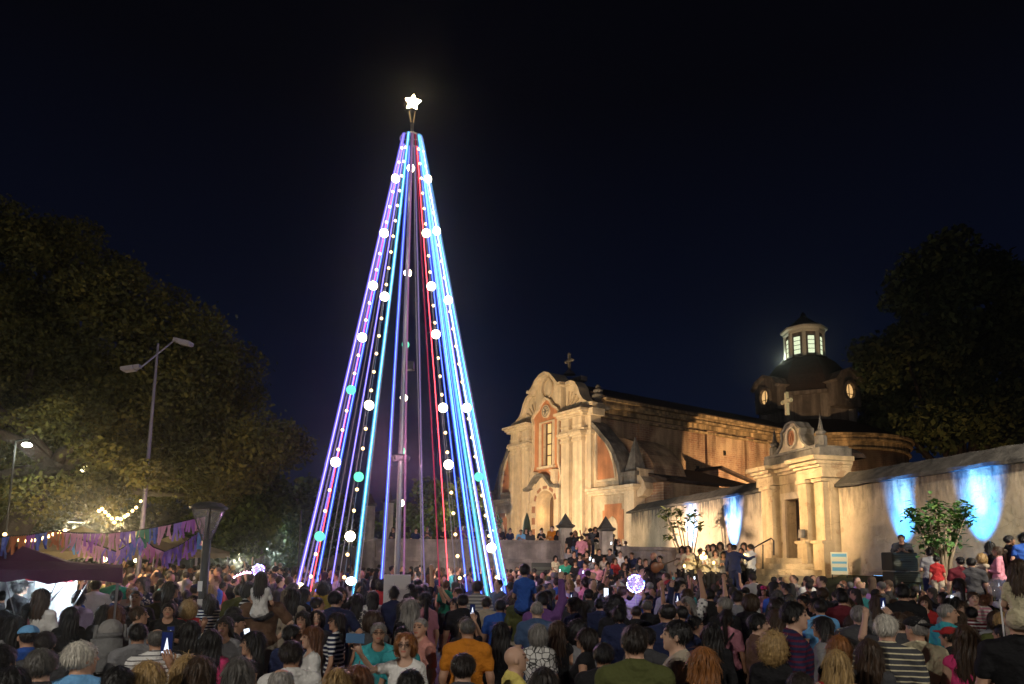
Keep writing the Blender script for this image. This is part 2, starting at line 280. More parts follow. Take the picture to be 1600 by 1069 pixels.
# doorway
def portal(b):
    FA.box(b, 2.9, 3.45, GZ - .5, 6.2, -.99, .35); FA.box(b, 5.6, 6.5, GZ - .5, 6.2, -.99, .35)
    top = [(2.9, 6.2), (3.45, 6.2)] + [(4.52 - 1.07 * math.cos(math.pi * k / 12), 6.2 + .85 * math.sin(math.pi * k / 12)) for k in range(1, 12)] + [(5.6, 6.2), (6.5, 6.2), (6.5, 7.2), (5.9, 7.45), (5.3, 7.95), (4.7, 8.1), (4.1, 7.95), (3.5, 7.4), (2.9, 7.2)]
    FA.prism(b, top, -.99, .35)
dw = part('doorway', cream2, portal)
part('canopy_moulding', greyst, lambda b: FA.band(b, [(2.75, 7.2), (3.3, 7.3), (3.75, 7.7), (4.2, 8.1), (4.7, 8.22), (5.2, 8.1), (5.65, 7.75), (6.1, 7.35), (6.7, 7.2)], .2, .35, .85), parent=dw)
for k, (z0) in enumerate((2.9, 3.75, 4.6, 5.45)): part('coffer', mat('coffer_red', (.30, .15, .09), .9), lambda b: FA.box(b, 5.75, 6.15, z0, z0 + .5, .351, .38), parent=dw)
for k in range(5):
    a = math.pi * (k + .5) / 5
    part('coffer', mat('coffer_red', (.3, .15, .09), .9), lambda b: FA.band(b, [(4.52 - 1.3 * math.cos(a - .2), 6.2 + 1.1 * math.sin(a - .2)), (4.52 - 1.3 * math.cos(a + .2), 6.2 + 1.1 * math.sin(a + .2))], .22, .351, .38), parent=dw)
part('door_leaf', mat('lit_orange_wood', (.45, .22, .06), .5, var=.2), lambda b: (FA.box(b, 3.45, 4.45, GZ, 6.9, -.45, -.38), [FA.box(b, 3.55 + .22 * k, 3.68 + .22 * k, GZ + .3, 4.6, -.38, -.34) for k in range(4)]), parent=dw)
part('door_leaf', woodm, lambda b: FA.box(b, 4.5, 5.6, GZ, 6.9, -.95, -.9), parent=dw)
lamp('POINT', FA.p(4.9, 5.3, -.1), 30, (1, .55, .18), size=.1, parent=dw, name='porch_light')
# wings
for sg, W_ in ((-1, 4.4), (1, 3.0)):
    X = (lambda d: -d) if sg < 0 else (lambda d: 9.6 + d)
    q = W_ / 4.4
    def P_(pts): return [(X(d * q), z) for d, z in pts]
    part('wing_wall', cream, lambda b: FA.prism(b, P_([(0.01, 0), (4.4, 0), (4.4, 6.5), (.01, 6.5)]), -1.6, -.2))
    part('wing_cornice', cream2, lambda b: (FA.prism(b, P_([(0.01, 6.3), (4.45, 6.3), (4.45, 6.45), (.01, 6.45)]), -.199, .0), FA.prism(b, P_([(0.01, 6.45), (4.6, 6.45), (4.6, 6.62), (.01, 6.62)]), -1.7, .15), FA.prism(b, P_([(0.01, 6.62), (4.75, 6.62), (4.75, 6.8), (.01, 6.8)]), -1.8, .32)))
    curve = [(0.01, 11.45), (.35, 11.3), (.8, 10.9), (1.4, 10.3), (2.0, 9.75), (2.5, 9.1), (2.9, 8.3), (3.15, 7.5), (3.25, 6.8)]
    part('wing_curve', cream, lambda b: FA.prism(b, P_([(0.01, 6.8)] + curve), -1.2, -.25))
    part('curve_coping', greyst, lambda b: FA.band(b, P_(curve), .3, -1.3, .0))
    part('wing_panel', salmon, lambda b: FA.prism(b, P_([(.75, 7.4), (2.45, 7.4), (2.3, 8.3), (1.95, 9.1), (1.5, 9.8), (1.0, 10.3), (.75, 10.45)]), -.249, -.2))
    part('panel_border', cream2, lambda b: FA.band(b, P_([(.65, 7.3), (2.6, 7.3), (2.45, 8.35), (2.08, 9.2), (1.6, 9.95), (1.05, 10.5), (.65, 10.7), (.65, 7.3)]), .16, -.248, -.1))
    part('wing_panel', salmon, lambda b: FA.prism(b, P_([(1.3, 3.4), (1.5, 3.4), (1.5, 3.2), (3.1, 3.2), (3.1, 3.4), (3.3, 3.4), (3.3, 5.3), (3.1, 5.3), (3.1, 5.7), (1.5, 5.7), (1.5, 5.3), (1.3, 5.3)]), -.199, -.15))
    part('panel_relief', cream2, lambda b: FA.prism(b, P_([(1.8, 3.2), (2.8, 3.2), (2.8, 4.3), (2.65, 4.7), (2.3, 4.9), (1.95, 4.7), (1.8, 4.3)]), -.149, -.08))
    part('wing_pier', cream2, lambda b: (FA.prism(b, P_([(3.55, 0), (4.42, 0), (4.42, 6.3), (3.55, 6.3)]), -.198, -.02),))
    ped = part('obelisk_pedestal', greyst, lambda b: (FA.prism(b, P_([(3.45, 6.8), (4.45, 6.8), (4.45, 7.4), (3.45, 7.4)]), -1.2, -.1), FA.prism(b, P_([(3.25, 7.4), (4.65, 7.4), (4.65, 7.65), (3.25, 7.65)]), -1.35, .05)))
    def ob(b):
        c = FA.p(X(3.95 * q), 7.65, -.65); r = .68 if sg < 0 else .55
        lathe(b, [(r * .9, 0), (r * .9, .12), (r, .12), (0.02, 2.3)], 4, c, math.atan2(FA.u.y, FA.u.x) + math.pi / 4)
    part('obelisk', greyst, ob)
part('wing_side_scroll', cream, lambda b: FA.prism(b, [(-4.45, 6.0), (-4.9, 6.1), (-5.2, 6.5), (-5.1, 6.9), (-4.75, 7.3), (-4.7, 7.8), (-4.42, 7.9)], -1.5, -.3))
def urn(b): lathe(b, [(.42, 0), (.42, .22), (.25, .3), (.2, .42), (.42, .58), (.45, .72), (.3, .85), (.2, .9), (.34, 1.02), (.34, 1.12), (.16, 1.2), (.2, 1.35), (.1, 1.5), (0, 1.55)], 14)
bm = bmesh.new(); urn(bm); u = bobj('stone_urn', bm, greyst, ch, True, FA.p(.0, 12.75, -.9))
part('urn_pedestal', greyst, lambda b: FA.box(b, -.6, .7, 12.42, 12.75, -1.5, -.35))
u2 = u.copy(); COL.objects.link(u2); u2.location = FA.p(9.3, 12.45, -.9)
# nave
NB = 2.0   # hide the junction with the facade slab
part('nave_wall', brickm, lambda b: NV.box(b, 1.0, 25, 0, 12.25, -9.6, 0))
for t in (4.6, 11.8, 16.5, 19.3, 22): part('nave_pilaster', brickm, lambda b: NV.box(b, t, t + 1.0, 0, 12.2, .002, .22))
part('nave_cornice', mat('ochre_stained_cornice', (.50, .36, .19), .9, var=.5, scale=1.4, streak=.6, bump=.5), lambda b: (NV.box(b, 1.0, 24.9, 11.9, 12.05, .003, .3), NV.box(b, 1.0, 24.9, 12.27, 12.6, -9.7, .15), NV.box(b, 1.0, 24.9, 12.6, 12.78, -9.8, .6), NV.box(b, 1.0, 24.9, 12.78, 13.05, -9.9, .42), NV.box(b, 1.0, 24.9, 13.05, 13.25, -9.9, .75)))
def roof(b):
    pr = [(.7, 13.27), (.7, 13.35), (-4.8, 15.6), (-10.3, 13.35), (-10.3, 13.27)]
    A = [b.verts.new(NV.p(.9, z, n)) for n, z in pr]; B = [b.verts.new(NV.p(26, z, n)) for n, z in pr]
    b.faces.new(A); b.faces.new(B[::-1])
    for i in range(5): b.faces.new((A[i], B[i], B[(i + 1) % 5], A[(i + 1) % 5]))
part('nave_roof', tile, roof)
for t, z in ((14.06, 10.64), (10.9, 9.15)): part('putlog_hole', ironm, lambda b: NV.box(b, t - .16, t + .16, z - .2, z + .2, -.3, .012))
# side chapels against the nave, in the courtyard
part('side_chapel', brickm, lambda b: NV.box(b, 1.02, 10.2, 0, 6.9, .3, 6.0))
def croof(b):
    pts = [(1.0, 6.92, 6.3), (10.4, 6.92, 6.3), (10.4, 8.7, .25), (1.0, 8.7, .25)]; A = [b.verts.new(NV.p(t, z, n)) for t, z, n in pts]; B = [b.verts.new(NV.p(t, z + .18, n)) for t, z, n in pts]
    b.faces.new(A[::-1]); b.faces.new(B)
    for i in range(4): b.faces.new((A[i], A[(i + 1) % 4], B[(i + 1) % 4], B[i]))
part('chapel_roof', tile, croof)
def butt(b):
    pr = [(.24, 6.9)] + [(.24 + 4.6 * math.sin(k * math.pi / 16), 6.9 + 3.6 * math.cos(k * math.pi / 16)) for k in range(9)]
    A = [b.verts.new(NV.p(1.6, z, n)) for n, z in pr]; B = [b.verts.new(NV.p(4.4, z, n)) for n, z in pr]; b.faces.new(A); b.faces.new(B[::-1])
    for i in range(len(pr)): b.faces.new((A[i], B[i], B[(i + 1) % len(pr)], A[(i + 1) % len(pr)]))
part('curved_buttress', brickm, butt)
part('sacristy', brickm, lambda b: NV.prism(b, [(10.42, 0), (14.0, 0), (14.0, 8.0), (10.42, 8.8)], .25, 2.4))
part('sacristy_roof', tile, lambda b: NV.prism(b, [(10.3, 8.85), (14.3, 7.95), (14.3, 8.1), (10.3, 9.02)], .24, 2.8))
# rounded crossing, drum, dome, lantern
Dc = (29.6, 67.1)
lw = Dc + (0,)
oc = mat('ochre_stained_cornice', (0, 0, 0))
part('rounded_transept', brickm, lambda b: lathe(b, [(8.6, 0), (8.6, 12.25)], 56, lw), True)
part('transept_cornice', oc, lambda b: lathe(b, [(8.4, 11.9), (8.85, 11.9), (8.85, 12.05), (8.65, 12.05), (8.65, 12.6), (9.0, 12.62), (9.0, 12.78), (8.85, 12.8), (8.85, 13.05), (9.15, 13.07), (9.15, 13.27), (8.4, 13.28)], 56, lw))
part('transept_roof', tile, lambda b: lathe(b, [(9.0, 13.3), (7.0, 14.3), (4.5, 15.4)], 56, lw))
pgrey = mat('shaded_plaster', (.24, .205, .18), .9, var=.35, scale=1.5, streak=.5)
o8 = math.pi / 8 + math.atan2(-Dc[1], -Dc[0])
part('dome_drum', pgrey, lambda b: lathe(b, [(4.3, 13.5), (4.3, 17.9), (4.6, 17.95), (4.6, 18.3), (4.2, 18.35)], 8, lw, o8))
for k in range(8):
    a = o8 + k * math.pi / 4; part('drum_pilaster', mat('shaded_drum_plaster', (.26, .23, .20), .9, var=.3), lambda b: lathe(b, [(.45, 13.5), (.45, 17.9)], 8, (Dc[0] + 4.2 * math.cos(a), Dc[1] + 4.2 * math.sin(a), 0)))  # pilaster colour darkened, shade put in to keep the drum dim
part('dome', tile, lambda b: lathe(b, [(4.35, 18.35), (4.3, 19.0), (4.05, 20.0), (3.55, 20.9), (2.9, 21.7), (2.4, 22.1), (2.3, 22.15), (2.3, 22.3), (0, 22.32)], 8, lw, o8))
litw = emat('lit_window_amber', (1, .58, .22), .95, False); litc = emat('lit_window_pale', (.85, .95, .62), 1.1, False)
for k, on in ((0, 1), (2, 1), (4, 0), (6, 0)):
    a = o8 - math.pi / 8 + math.pi / 4 * (k - 1) + 0.0
    G = Frame((Dc[0] + 4.6 * math.cos(a), Dc[1] + 4.6 * math.sin(a)), (-math.sin(a), math.cos(a)), (math.cos(a), math.sin(a)))
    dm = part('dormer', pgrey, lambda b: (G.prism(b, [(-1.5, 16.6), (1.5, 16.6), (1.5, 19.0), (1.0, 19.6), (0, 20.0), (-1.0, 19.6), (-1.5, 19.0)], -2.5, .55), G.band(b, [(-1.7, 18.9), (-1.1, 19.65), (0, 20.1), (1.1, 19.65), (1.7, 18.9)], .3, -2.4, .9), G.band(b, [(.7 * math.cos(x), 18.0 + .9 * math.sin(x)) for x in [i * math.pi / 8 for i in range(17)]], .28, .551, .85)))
    if on:
        part('pane', litw, lambda b: G.prism(b, [(.52 * math.cos(x), 18.0 + .72 * math.sin(x)) for x in [i * math.pi / 8 for i in range(16)]], .551, .58), parent=dm)
        part('mullion', woodm, lambda b: (G.box(b, -.04, .04, 17.3, 18.7, .59, .62), G.box(b, -.5, .5, 17.7, 17.76, .585, .615)), parent=dm)
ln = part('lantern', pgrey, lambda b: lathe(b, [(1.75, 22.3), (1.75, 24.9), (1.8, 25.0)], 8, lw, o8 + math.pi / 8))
wh = mat('lantern_white', (.7, .72, .66), .8)
part('lantern_cornice', wh, lambda b: lathe(b, [(1.8, 24.9), (2.0, 25.0), (2.0, 25.15), (2.25, 25.3), (2.25, 25.5), (0, 25.52)], 8, lw, o8 + math.pi / 8), parent=ln)
part('lantern_cap', tile, lambda b: lathe(b, [(2.1, 25.53), (1.5, 25.9), (.9, 26.4), (.5, 26.75), (.3, 26.9), (.25, 27.2), (0, 27.5)], 12, lw, o8), parent=ln)
for k in range(8):
    a = o8 + k * math.pi / 4
    G = Frame((Dc[0] + 1.64 * math.cos(a), Dc[1] + 1.64 * math.sin(a)), (-math.sin(a), math.cos(a)), (math.cos(a), math.sin(a)))
    part('pane', litc, lambda b: G.box(b, -.34, .34, 22.7, 24.45, 0, .03), parent=ln)
    part('frame', woodm, lambda b: (G.band(b, [(-.37, 22.6), (-.37, 24.48), (.37, 24.48), (.37, 22.6)], .09, .0, .09), [G.box(b, -.33, .33, z, z + .05, .03, .06) for z in (23.1, 23.55, 24.0)]), parent=ln)
    a2 = a + math.pi / 8
    part('lantern_pilaster', wh, lambda b: lathe(b, [(.2, 22.3), (.2, 24.9)], 6, (Dc[0] + 1.76 * math.cos(a2), Dc[1] + 1.76 * math.sin(a2), 0)), parent=ln)
for a in (o8 + math.pi / 2 + .2, o8 - math.pi / 2 - .2):
    lamp('POINT', (Dc[0] + 2.25 * math.cos(a), Dc[1] + 2.25 * math.sin(a), 22.6), 90, (.9, 1, .75), size=.1, parent=ln, name='lantern_lamp')

# ------------------------------------------------------------------ terrace in front of the church, its wall, pillars, stair
tst = mat('terrace_stone', (.30, .26, .24), .9, var=.45, scale=1.3, streak=.4, bump=.4)
bm = bmesh.new()
pts = [(-9.5, 34), (2.9, 33), (5.1, 32.6), (8.5, 36), (16, 60), (-12, 62)]
A = [bm.verts.new((x, y, GZ)) for x, y in pts]; B = [bm.verts.new((x, y, -.2)) for x, y in pts]; bm.faces.new(A)
for i in range(6): bm.faces.new((A[i], A[(i + 1) % 6], B[(i + 1) % 6], B[i]))
struct('terrace_floor', bm, tst)
tw = thing('terrace_wall', 'grey stone retaining wall of the church terrace with low parapet on top', 'wall')
TW = Frame((2.7, 32.75), (-.995, .1), (-.1, -.995))
bm = bmesh.new(); TW.box(bm, 0, 9.4, 0, 1.92, -.4, 0); bobj('lower_wall', bm, tst, tw)
bm = bmesh.new(); TW.box(bm, 0, 9.5, 1.92, 2.1, -.5, .14); bobj('ledge', bm, tst, tw)
bm = bmesh.new(); TW.box(bm, 0, 9.4, 2.1, 2.86, -.38, -.05); bobj('parapet', bm, tst, tw)
bm = bmesh.new(); TW.box(bm, 0, 9.5, 2.86, 3.0, -.45, .04); bobj('parapet_coping', bm, tst, tw)
bm = bmesh.new(); TW.prism(bm, [(9.42, 0), (14.5, 0), (14.5, .5), (13.9, 1.1), (9.42, 3.05)], -.42, -.02); bobj('ramp_wall', bm, tst, tw)
def pillar(x, y, z0, h, label, rz=.2, g=None):
    t = thing('gate_pillar', label, 'pillar', (x, y, z0), rz, 'stone pillars with pyramid caps on the terrace edge')
    bm = bmesh.new(); box(bm, -.27, .27, -.27, .27, 0, h); box(bm, -.33, .33, -.33, .33, 0, .15); bobj('shaft', bm, mat('pillar_plaster', (.55, .49, .41), .9, var=.35, scale=2, streak=.4), t)
    bm = bmesh.new(); lathe(bm, [(.40, h), (.54, h + .08), (.54, h + .14), (.38, h + .2), (.02, h + .72)], 4, rot=math.pi / 4); bobj('pyramid_cap', bm, copingm, t)
pillar(2.62, 33, .9, 2.7, 'grey stone gate pillar with pyramid cap at the end of the terrace parapet')
pillar(4.5, 32.5, .9, 2.55, 'grey stone gate pillar with pyramid cap on the church wall side of the terrace stair')
pillar(-6.7, 37, 2.0, 3.0, 'taller dim pillar of the pair at the far end of the terrace', g=1)
pillar(-7.9, 38, 2.0, 2.9, 'shorter dim pillar of the pair at the far end of the terrace', g=1)
st = thing('terrace_stair', 'wide grey stone stair climbing between two pyramid capped pillars to the church', 'stairs', (3.8, 32.4, 0))
for k in range(12):
    bm = bmesh.new(); z = GZ - (k + .0) * GZ / 12 - .003; wd_ = 1.0 + .17 * k
    box(bm, -wd_, wd_ + .25 * k, -.42 * (k + 1), -.42 * k if k else 1.2, -.1, z); bobj('step', bm, tst, st)
sw = thing('stair_parapet', 'low stone parapet running from the second gate pillar to the tall plaster wall', 'wall')
bm = bmesh.new(); PW = Frame((5.1, 32.3), (.97, .24), (.24, -.97)); PW.box(bm, .05, 3.3, 0, 2.6, -.3, 0); PW.box(bm, 0.03, 3.35, 2.6, 2.75, -.4, .1); bobj('parapet', bm, tst, sw)

# ------------------------------------------------------------------ tall plaster wall with its portal
WA = Frame((7.5, 42.6), (.201, -.98), (-.98, -.201))      # t runs towards the camera side, n towards the square
wl = thing('courtyard_wall', 'long stained plaster wall with dark sloping coping beside the church', 'wall')
bm = bmesh.new(); WA.box(bm, -.6, 15.5, 0, 5.0, -.8, 0); bobj('far_section', bm, wallm, wl)
bm = bmesh.new(); WA.box(bm, 19.4, 40, 0, 4.72, -.8, 0); bobj('near_section', bm, wallm, wl)
def coping(b, t0, t1, z):
    pr = [(.16, z), (.16, z + .1), (-.4, z + .55), (-.96, z + .1), (-.96, z)]
    n = int((t1 - t0) / .5); rows = []
    for i in range(n + 1):
        j = (rng.random() - .5) * .05; rows.append([b.verts.new(WA.p(t0 + (t1 - t0) * i / n, zz + j, nn + (rng.random() - .5) * .03)) for nn, zz in pr])
    for A, B in zip(rows, rows[1:]):
        for i in range(5): b.faces.new((A[i], B[i], B[(i + 1) % 5], A[(i + 1) % 5]))
    b.faces.new(rows[0]); b.faces.new(rows[-1][::-1])
for t0, t1, z in ((-.6, 15.45, 5.0), (19.4, 40, 4.72)):
    bm = bmesh.new(); coping(bm, t0, t1, z); bobj('tiled_coping', bm, copingm, wl)
# portal
class PortalFrame(Frame):
    def p(s, t, z, n=0):
        if z > 6.31: z = 6.31 + (z - 6.31) * .74
        return Frame.p(s, 19.56 + (t - 19.81) * .712, z, n * .9)
WP = PortalFrame((7.5, 42.6), (.201, -.98), (-.98, -.201))
po = thing('wall_portal', 'floodlit cream portal with scrolled gable and cross set into the tall wall', 'gateway')
pp = mat('portal_plaster', (.62, .48, .29), .92, var=.3, scale=1.3, streak=.3, bump=.6, bscale=5, worn=.75)
def pt(name, m, f, parent=None):
    bm = bmesh.new(); f(bm); return bobj(name, bm, m, parent or po)
pt('portal_wall', pp, lambda b: (WP.box(b, 14.0, 15.95, 0, 5.1, -1.2, .35), WP.box(b, 17.25, 19.5, 0, 5.1, -1.2, .35), WP.box(b, 15.95, 17.25, 4.5, 5.1, -1.2, .35), WP.box(b, 15.95, 17.25, 0, 2.28, -1.2, .35)))
for t0, t1, n in ((14.05, 14.55, .6), (14.75, 15.35, .75), (17.75, 18.4, .75), (18.75, 19.45, .6)):
    p = pt('portal_pilaster', pp, lambda b: (WP.box(b, t0, t1, 2.9, 4.95, .352, n), WP.box(b, t0 - .06, t1 + .06, 1.2, 2.8, .352, n + .12), WP.box(b, t0 - .1, t1 + .1, 2.8, 2.9, .352, n + .2), WP.box(b, t0 - .06, t1 + .06, 4.95, 5.08, .352, n + .1)))
def ent(b):
    for a, c, n in ((13.85, 15.5, .85), (15.5, 17.6, .55), (17.6, 19.65, .85)):
        WP.box(b, a, c, 5.1, 5.45, -.55, n - .12); WP.box(b, a - .02 if n > .8 else a, c + .02 if n > .8 else c, 5.45, 5.55, -.58, n)
        WP.box(b, a - .08 if n > .8 else a + .09, c + .08 if n > .8 else c - .09, 5.55, 5.68, -.6, n + .15); WP.box(b, a - .16 if n > .8 else a + .18, c + .16 if n > .8 else c - .18, 5.68, 5.84, -.62, n + .32)
pt('entablature', pp, ent)
pt('attic', greyst, lambda b: (WP.box(b, 14.3, 19.2, 5.84, 6.2, -.9, .55), WP.box(b, 14.5, 19.0, 6.2, 6.3, -.9, .62)))
sg = [(15.2, 6.3), (15.5, 6.45), (15.8, 6.7), (15.95, 7.05), (15.9, 7.35), (16.15, 7.5), (16.3, 7.7), (16.6, 7.8), (16.95, 7.8), (17.2, 7.7), (17.35, 7.5), (17.6, 7.35), (17.55, 7.05), (17.7, 6.7), (18.0, 6.45), (18.3, 6.3)]
gb = pt('scroll_gable', mat('gable_stone', (.58, .49, .36), .9, var=.3, scale=3), lambda b: WP.prism(b, sg, -.1, .4))
pt('gable_edge', greyst, lambda b: WP.band(b, sg, .1, -.15, .5), gb)
pt('oval_frame', cream2, lambda b: WP.band(b, [(16.75 + .42 * math.cos(a), 7.0 + .5 * math.sin(a)) for a in [k * math.pi / 10 for k in range(21)]], .1, .401, .5), gb)
pt('oval_relief', salmon, lambda b: (WP.prism(b, [(16.75 + .3 * math.cos(a), 7.0 + .38 * math.sin(a)) for a in [k * math.pi / 10 for k in range(20)]], .401, .44), WP.band(b, [(16.6, 6.8), (16.75, 7.2), (16.9, 6.8)], .08, .44, .48)), gb)
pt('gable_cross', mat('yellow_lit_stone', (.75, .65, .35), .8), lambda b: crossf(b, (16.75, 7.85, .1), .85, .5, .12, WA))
for t in (14.75, 18.75):
    def fin(b):
        c = WP.p(t, 6.3, .2); lathe(b, [(.22, 0), (.22, .35), (.13, .4), (.2, .5), (.1, .6), (.0, 1.2)], 8, c)
    pt('finial', greyst, fin)
pt('portal_roof', tile, lambda b: WP.prism(b, [(17.4, 5.86), (19.3, 5.86), (19.1, 6.05), (18.4, 6.3), (17.6, 6.5)], -1.5, -.92))
dfr = pt('door_surround', cream2, lambda b: (WP.box(b, 15.65, 15.95, 2.28, 4.5, .352, .45), WP.box(b, 17.25, 17.55, 2.28, 4.5, .352, .45), WP.box(b, 15.6, 17.6, 4.5, 4.75, .352, .47)))
dd = pt('door', mat('brown_red_door', (.028, .014, .011), .6, var=.3, scale=5), lambda b: (WP.box(b, 15.95, 17.25, 2.3, 4.5, -.15, -.08), [WP.box(b, 16.02 + .22 * k, 16.2 + .22 * k, 2.4, 4.45, -.08, -.06) for k in range(5)]))
pt('notice', whitep, lambda b: WP.box(b, 16.75, 16.95, 3.75, 3.95, -.05, -.045), dd)
pt('meter_box', greyst, lambda b: WP.box(b, 18.15, 18.4, 3.0, 3.3, .88, 1.05))
# raised bank along the wall and fan steps
def wall_t(px, n):
    a, b = 0, 40
    for _ in range(40):
        m_ = (a + b) / 2; q = WA.p(m_, 0, n)
        if 800 + 1071 * q.x / q.y < px: a = m_
        else: b = m_
    return a
bm = bmesh.new()
prof = [(-.1, 1.75), (1.0, 1.6), (1.7, 1.3), (2.3, .7), (2.9, .03)]
rows = []
for i in range(25):
    t = 13.0 + i * 1.05
    rows.append([bm.verts.new(WA.p(t, z * (1 if t > 14 else .9) + (rng.random() - .5) * .08 * (0 < j < 4), n * (1 - .25 * (t > 30)))) for j, (n, z) in enumerate(prof)])
for A, B in zip(rows, rows[1:]):
    for i in range(4): bm.faces.new((A[i], B[i], B[i + 1], A[i + 1]))
b0 = [bm.verts.new(Vector((v.co.x, v.co.y, -.1))) for v in rows[0]]
for i in range(4): bm.faces.new((rows[0][i], rows[0][i + 1], b0[i + 1], b0[i]))
struct('grass_bank', bm, mat('bank_grass', (.05, .06, .025), .95, var=.5, scale=4, bump=.6), smooth=True)
fs = thing('fan_steps', 'worn semicircular stone steps glowing warm below the wall portal door', 'steps', (0, 0, 0))
for k in range(6):
    r = 1.05 + .40 * k; z = 2.28 - .2 * k; c = WA.p(16.6, 0, .85)
    bm = bmesh.new(); n = 22; a0 = math.atan2(WA.u.y, WA.u.x)
    ring = [WA.p(17.3 + r * math.cos(math.pi * i / n) * 1.05, 0, .33 + r * math.sin(math.pi * i / n) + rng.normal(0, .01)) for i in range(n + 1)]
    A = [bm.verts.new(p + Vector((0, 0, z))) for p in ring]; B = [bm.verts.new(p + Vector((0, 0, -.1))) for p in ring]; bm.faces.new(A)
    for i in range(n + 1): bm.faces.new((A[i], A[(i + 1) % (n + 1)], B[(i + 1) % (n + 1)], B[i]))
    bobj('step', bm, pp, fs)
rl = thing('handrail', 'bent black metal handrail beside the portal steps', 'railing')
bm = bmesh.new(); q = lambda px, py, Y: at(px, py, Y)
tube(bm, [q(1178, 893, 24.8), q(1178, 856, 24.8), q(1205, 841, 24.8), q(1209, 845, 24.8), q(1209, 868, 24.8)], .03, 6); tube(bm, [q(1192, 893, 24.8), q(1192, 851, 24.8)], .025, 6); bobj('rail', bm, ironm, rl)
# ------------------------------------------------------------------ floodlights
warm = (1, .67, .36); LS = 1.08
floodlight((-5.5, 36.5, 3.6), (3.2, 48.5, 8.0), 13000 * LS, warm, 75, 'floodlight on a short stand at the far end of the terrace', .6, rise=1.6)
floodlight((5.0, 36.2, 2.6), (4.4, 47.0, 6.5), 1800 * LS, warm, 95, 'floodlight on the terrace floor behind the second gate pillar', .7)
floodlight((21.6, 44.8, 6.0), (19.4, 55.4, 8.6), 9500 * LS, (1, .62, .31), 84, 'floodlight on a courtyard pole aimed at the nave', .12, rise=6.0)
floodlight((30.0, 47.5, .6), (32.5, 58.5, 7.0), 3000 * LS, (1, .62, .31), 84, 'floodlight in the courtyard aimed at the rounded transept', .5)
floodlight((3.9, 36.0, 3.0), (9.8, 31.5, 3.8), 7500 * LS, (1, .70, .48), 118, 'floodlight on the terrace behind the gate pillars aimed at the tall wall', .8, rise=1.0)
for t, n, col, pw, lab in ((25.0, .62, (.05, .34, 1), 900, 'blue LED uplighter by the wall nearest the bushes at its foot'), (22.3, .62, (.07, .36, 1), 640, 'blue LED uplighter behind the loudspeaker box'),
                      (12.3, .7, (.26, .38, 1), 1300, 'pale blue LED uplighter behind the choir'), (8.2, .7, (.16, .42, 1), 1200, 'blue LED uplighter behind the slender tree by the wall')):
    zb = 1.95
    f_ = floodlight(WA.p(t, 1.75, n + .28), WA.p(t, 1.75 + 2.6, -.05), pw * 4.2, (.20, .52, 1), 19, lab, 1.0, .05, rise=.25)
    lamp('SPOT', WA.p(t, 1.78, n + .26), pw * 6.0, tuple(c * k for c, k in zip(col, (.3, .75, 1))), WA.p(t, 1.75 + 2.2, -.05), .05, 38, 1.0, f_, 'side_beam')
# ------------------------------------------------------------------ trees
def leafmat(name, c1, c2, c3, rough=.7):
    if name in MATS: return MATS[name]
    m = bpy.data.materials.new(name); m.use_nodes = True; t = m.node_tree; P = t.nodes['Principled BSDF']; P.inputs['Roughness'].default_value = rough; P.inputs['Specular IOR Level'].default_value = .2
    g = t.nodes.new('ShaderNodeNewGeometry'); n = t.nodes.new('ShaderNodeTexNoise'); n.inputs['Scale'].default_value = .55; n.inputs['Detail'].default_value = 3; t.links.new(g.outputs['Position'], n.inputs['Vector'])
    mx = t.nodes.new('ShaderNodeMath'); mx.operation = 'MULTIPLY_ADD'; t.links.new(g.outputs['Random Per Island'], mx.inputs[0]); mx.inputs[1].default_value = .4; t.links.new(n.outputs['Fac'], mx.inputs[2])
    r = t.nodes.new('ShaderNodeValToRGB'); t.links.new(mx.outputs[0], r.inputs[0]); e = r.color_ramp.elements
    e[0].position = .45; e[0].color = (*c1, 1); e[1].position = .95; e[1].color = (*c3, 1); k = e.new(.7); k.color = (*c2, 1)
    t.links.new(r.outputs[0], P.inputs['Base Color']); MATS[name] = m; return m
def leaves(name, m, centres, radii, n, size, parent, flat=.75, hollow=.35, aspect=1.6):
    """leaf-sized quads scattered in the outer shell of many small clumps"""
    centres = np.array(centres, float); radii = np.array(radii, float); wgt = radii ** 2; wgt /= wgt.sum()
    k = rng.choice(len(centres), n, p=wgt); d = rng.normal(size=(n, 3)); d /= np.linalg.norm(d, axis=1)[:, None]
    rr = (hollow + (1 - hollow) * rng.random(n) ** .6)[:, None] * radii[k][:, None] * (1 + .25 * rng.normal(size=(n, 1)) * (rng.random((n, 1)) < .25))
    p = centres[k] + d * rr * np.array([1, 1, flat])
    a = rng.normal(size=(n, 3)); a /= np.linalg.norm(a, axis=1)[:, None]; b = np.cross(a, rng.normal(size=(n, 3))); b /= np.linalg.norm(b, axis=1)[:, None]
    s = (size * (.6 + .8 * rng.random(n)))[:, None]; a = a * s * aspect / 2; b = b * s / 2
    V = np.stack([p - a, p + b * .9, p + a, p - b * .9], 1).reshape(-1, 3)
    me = bpy.data.meshes.new(name); me.vertices.add(4 * n); me.vertices.foreach_set('co', V.ravel())
    me.loops.add(4 * n); me.loops.foreach_set('vertex_index', np.arange(4 * n)); me.polygons.add(n); me.polygons.foreach_set('loop_start', np.arange(0, 4 * n, 4)); me.polygons.foreach_set('loop_total', np.full(n, 4))
    me.update(calc_edges=True); me.materials.append(m); return link(name, me, parent)
bark = mat('dark_bark', (.06, .045, .035), .95, var=.4, scale=5, bump=.7)
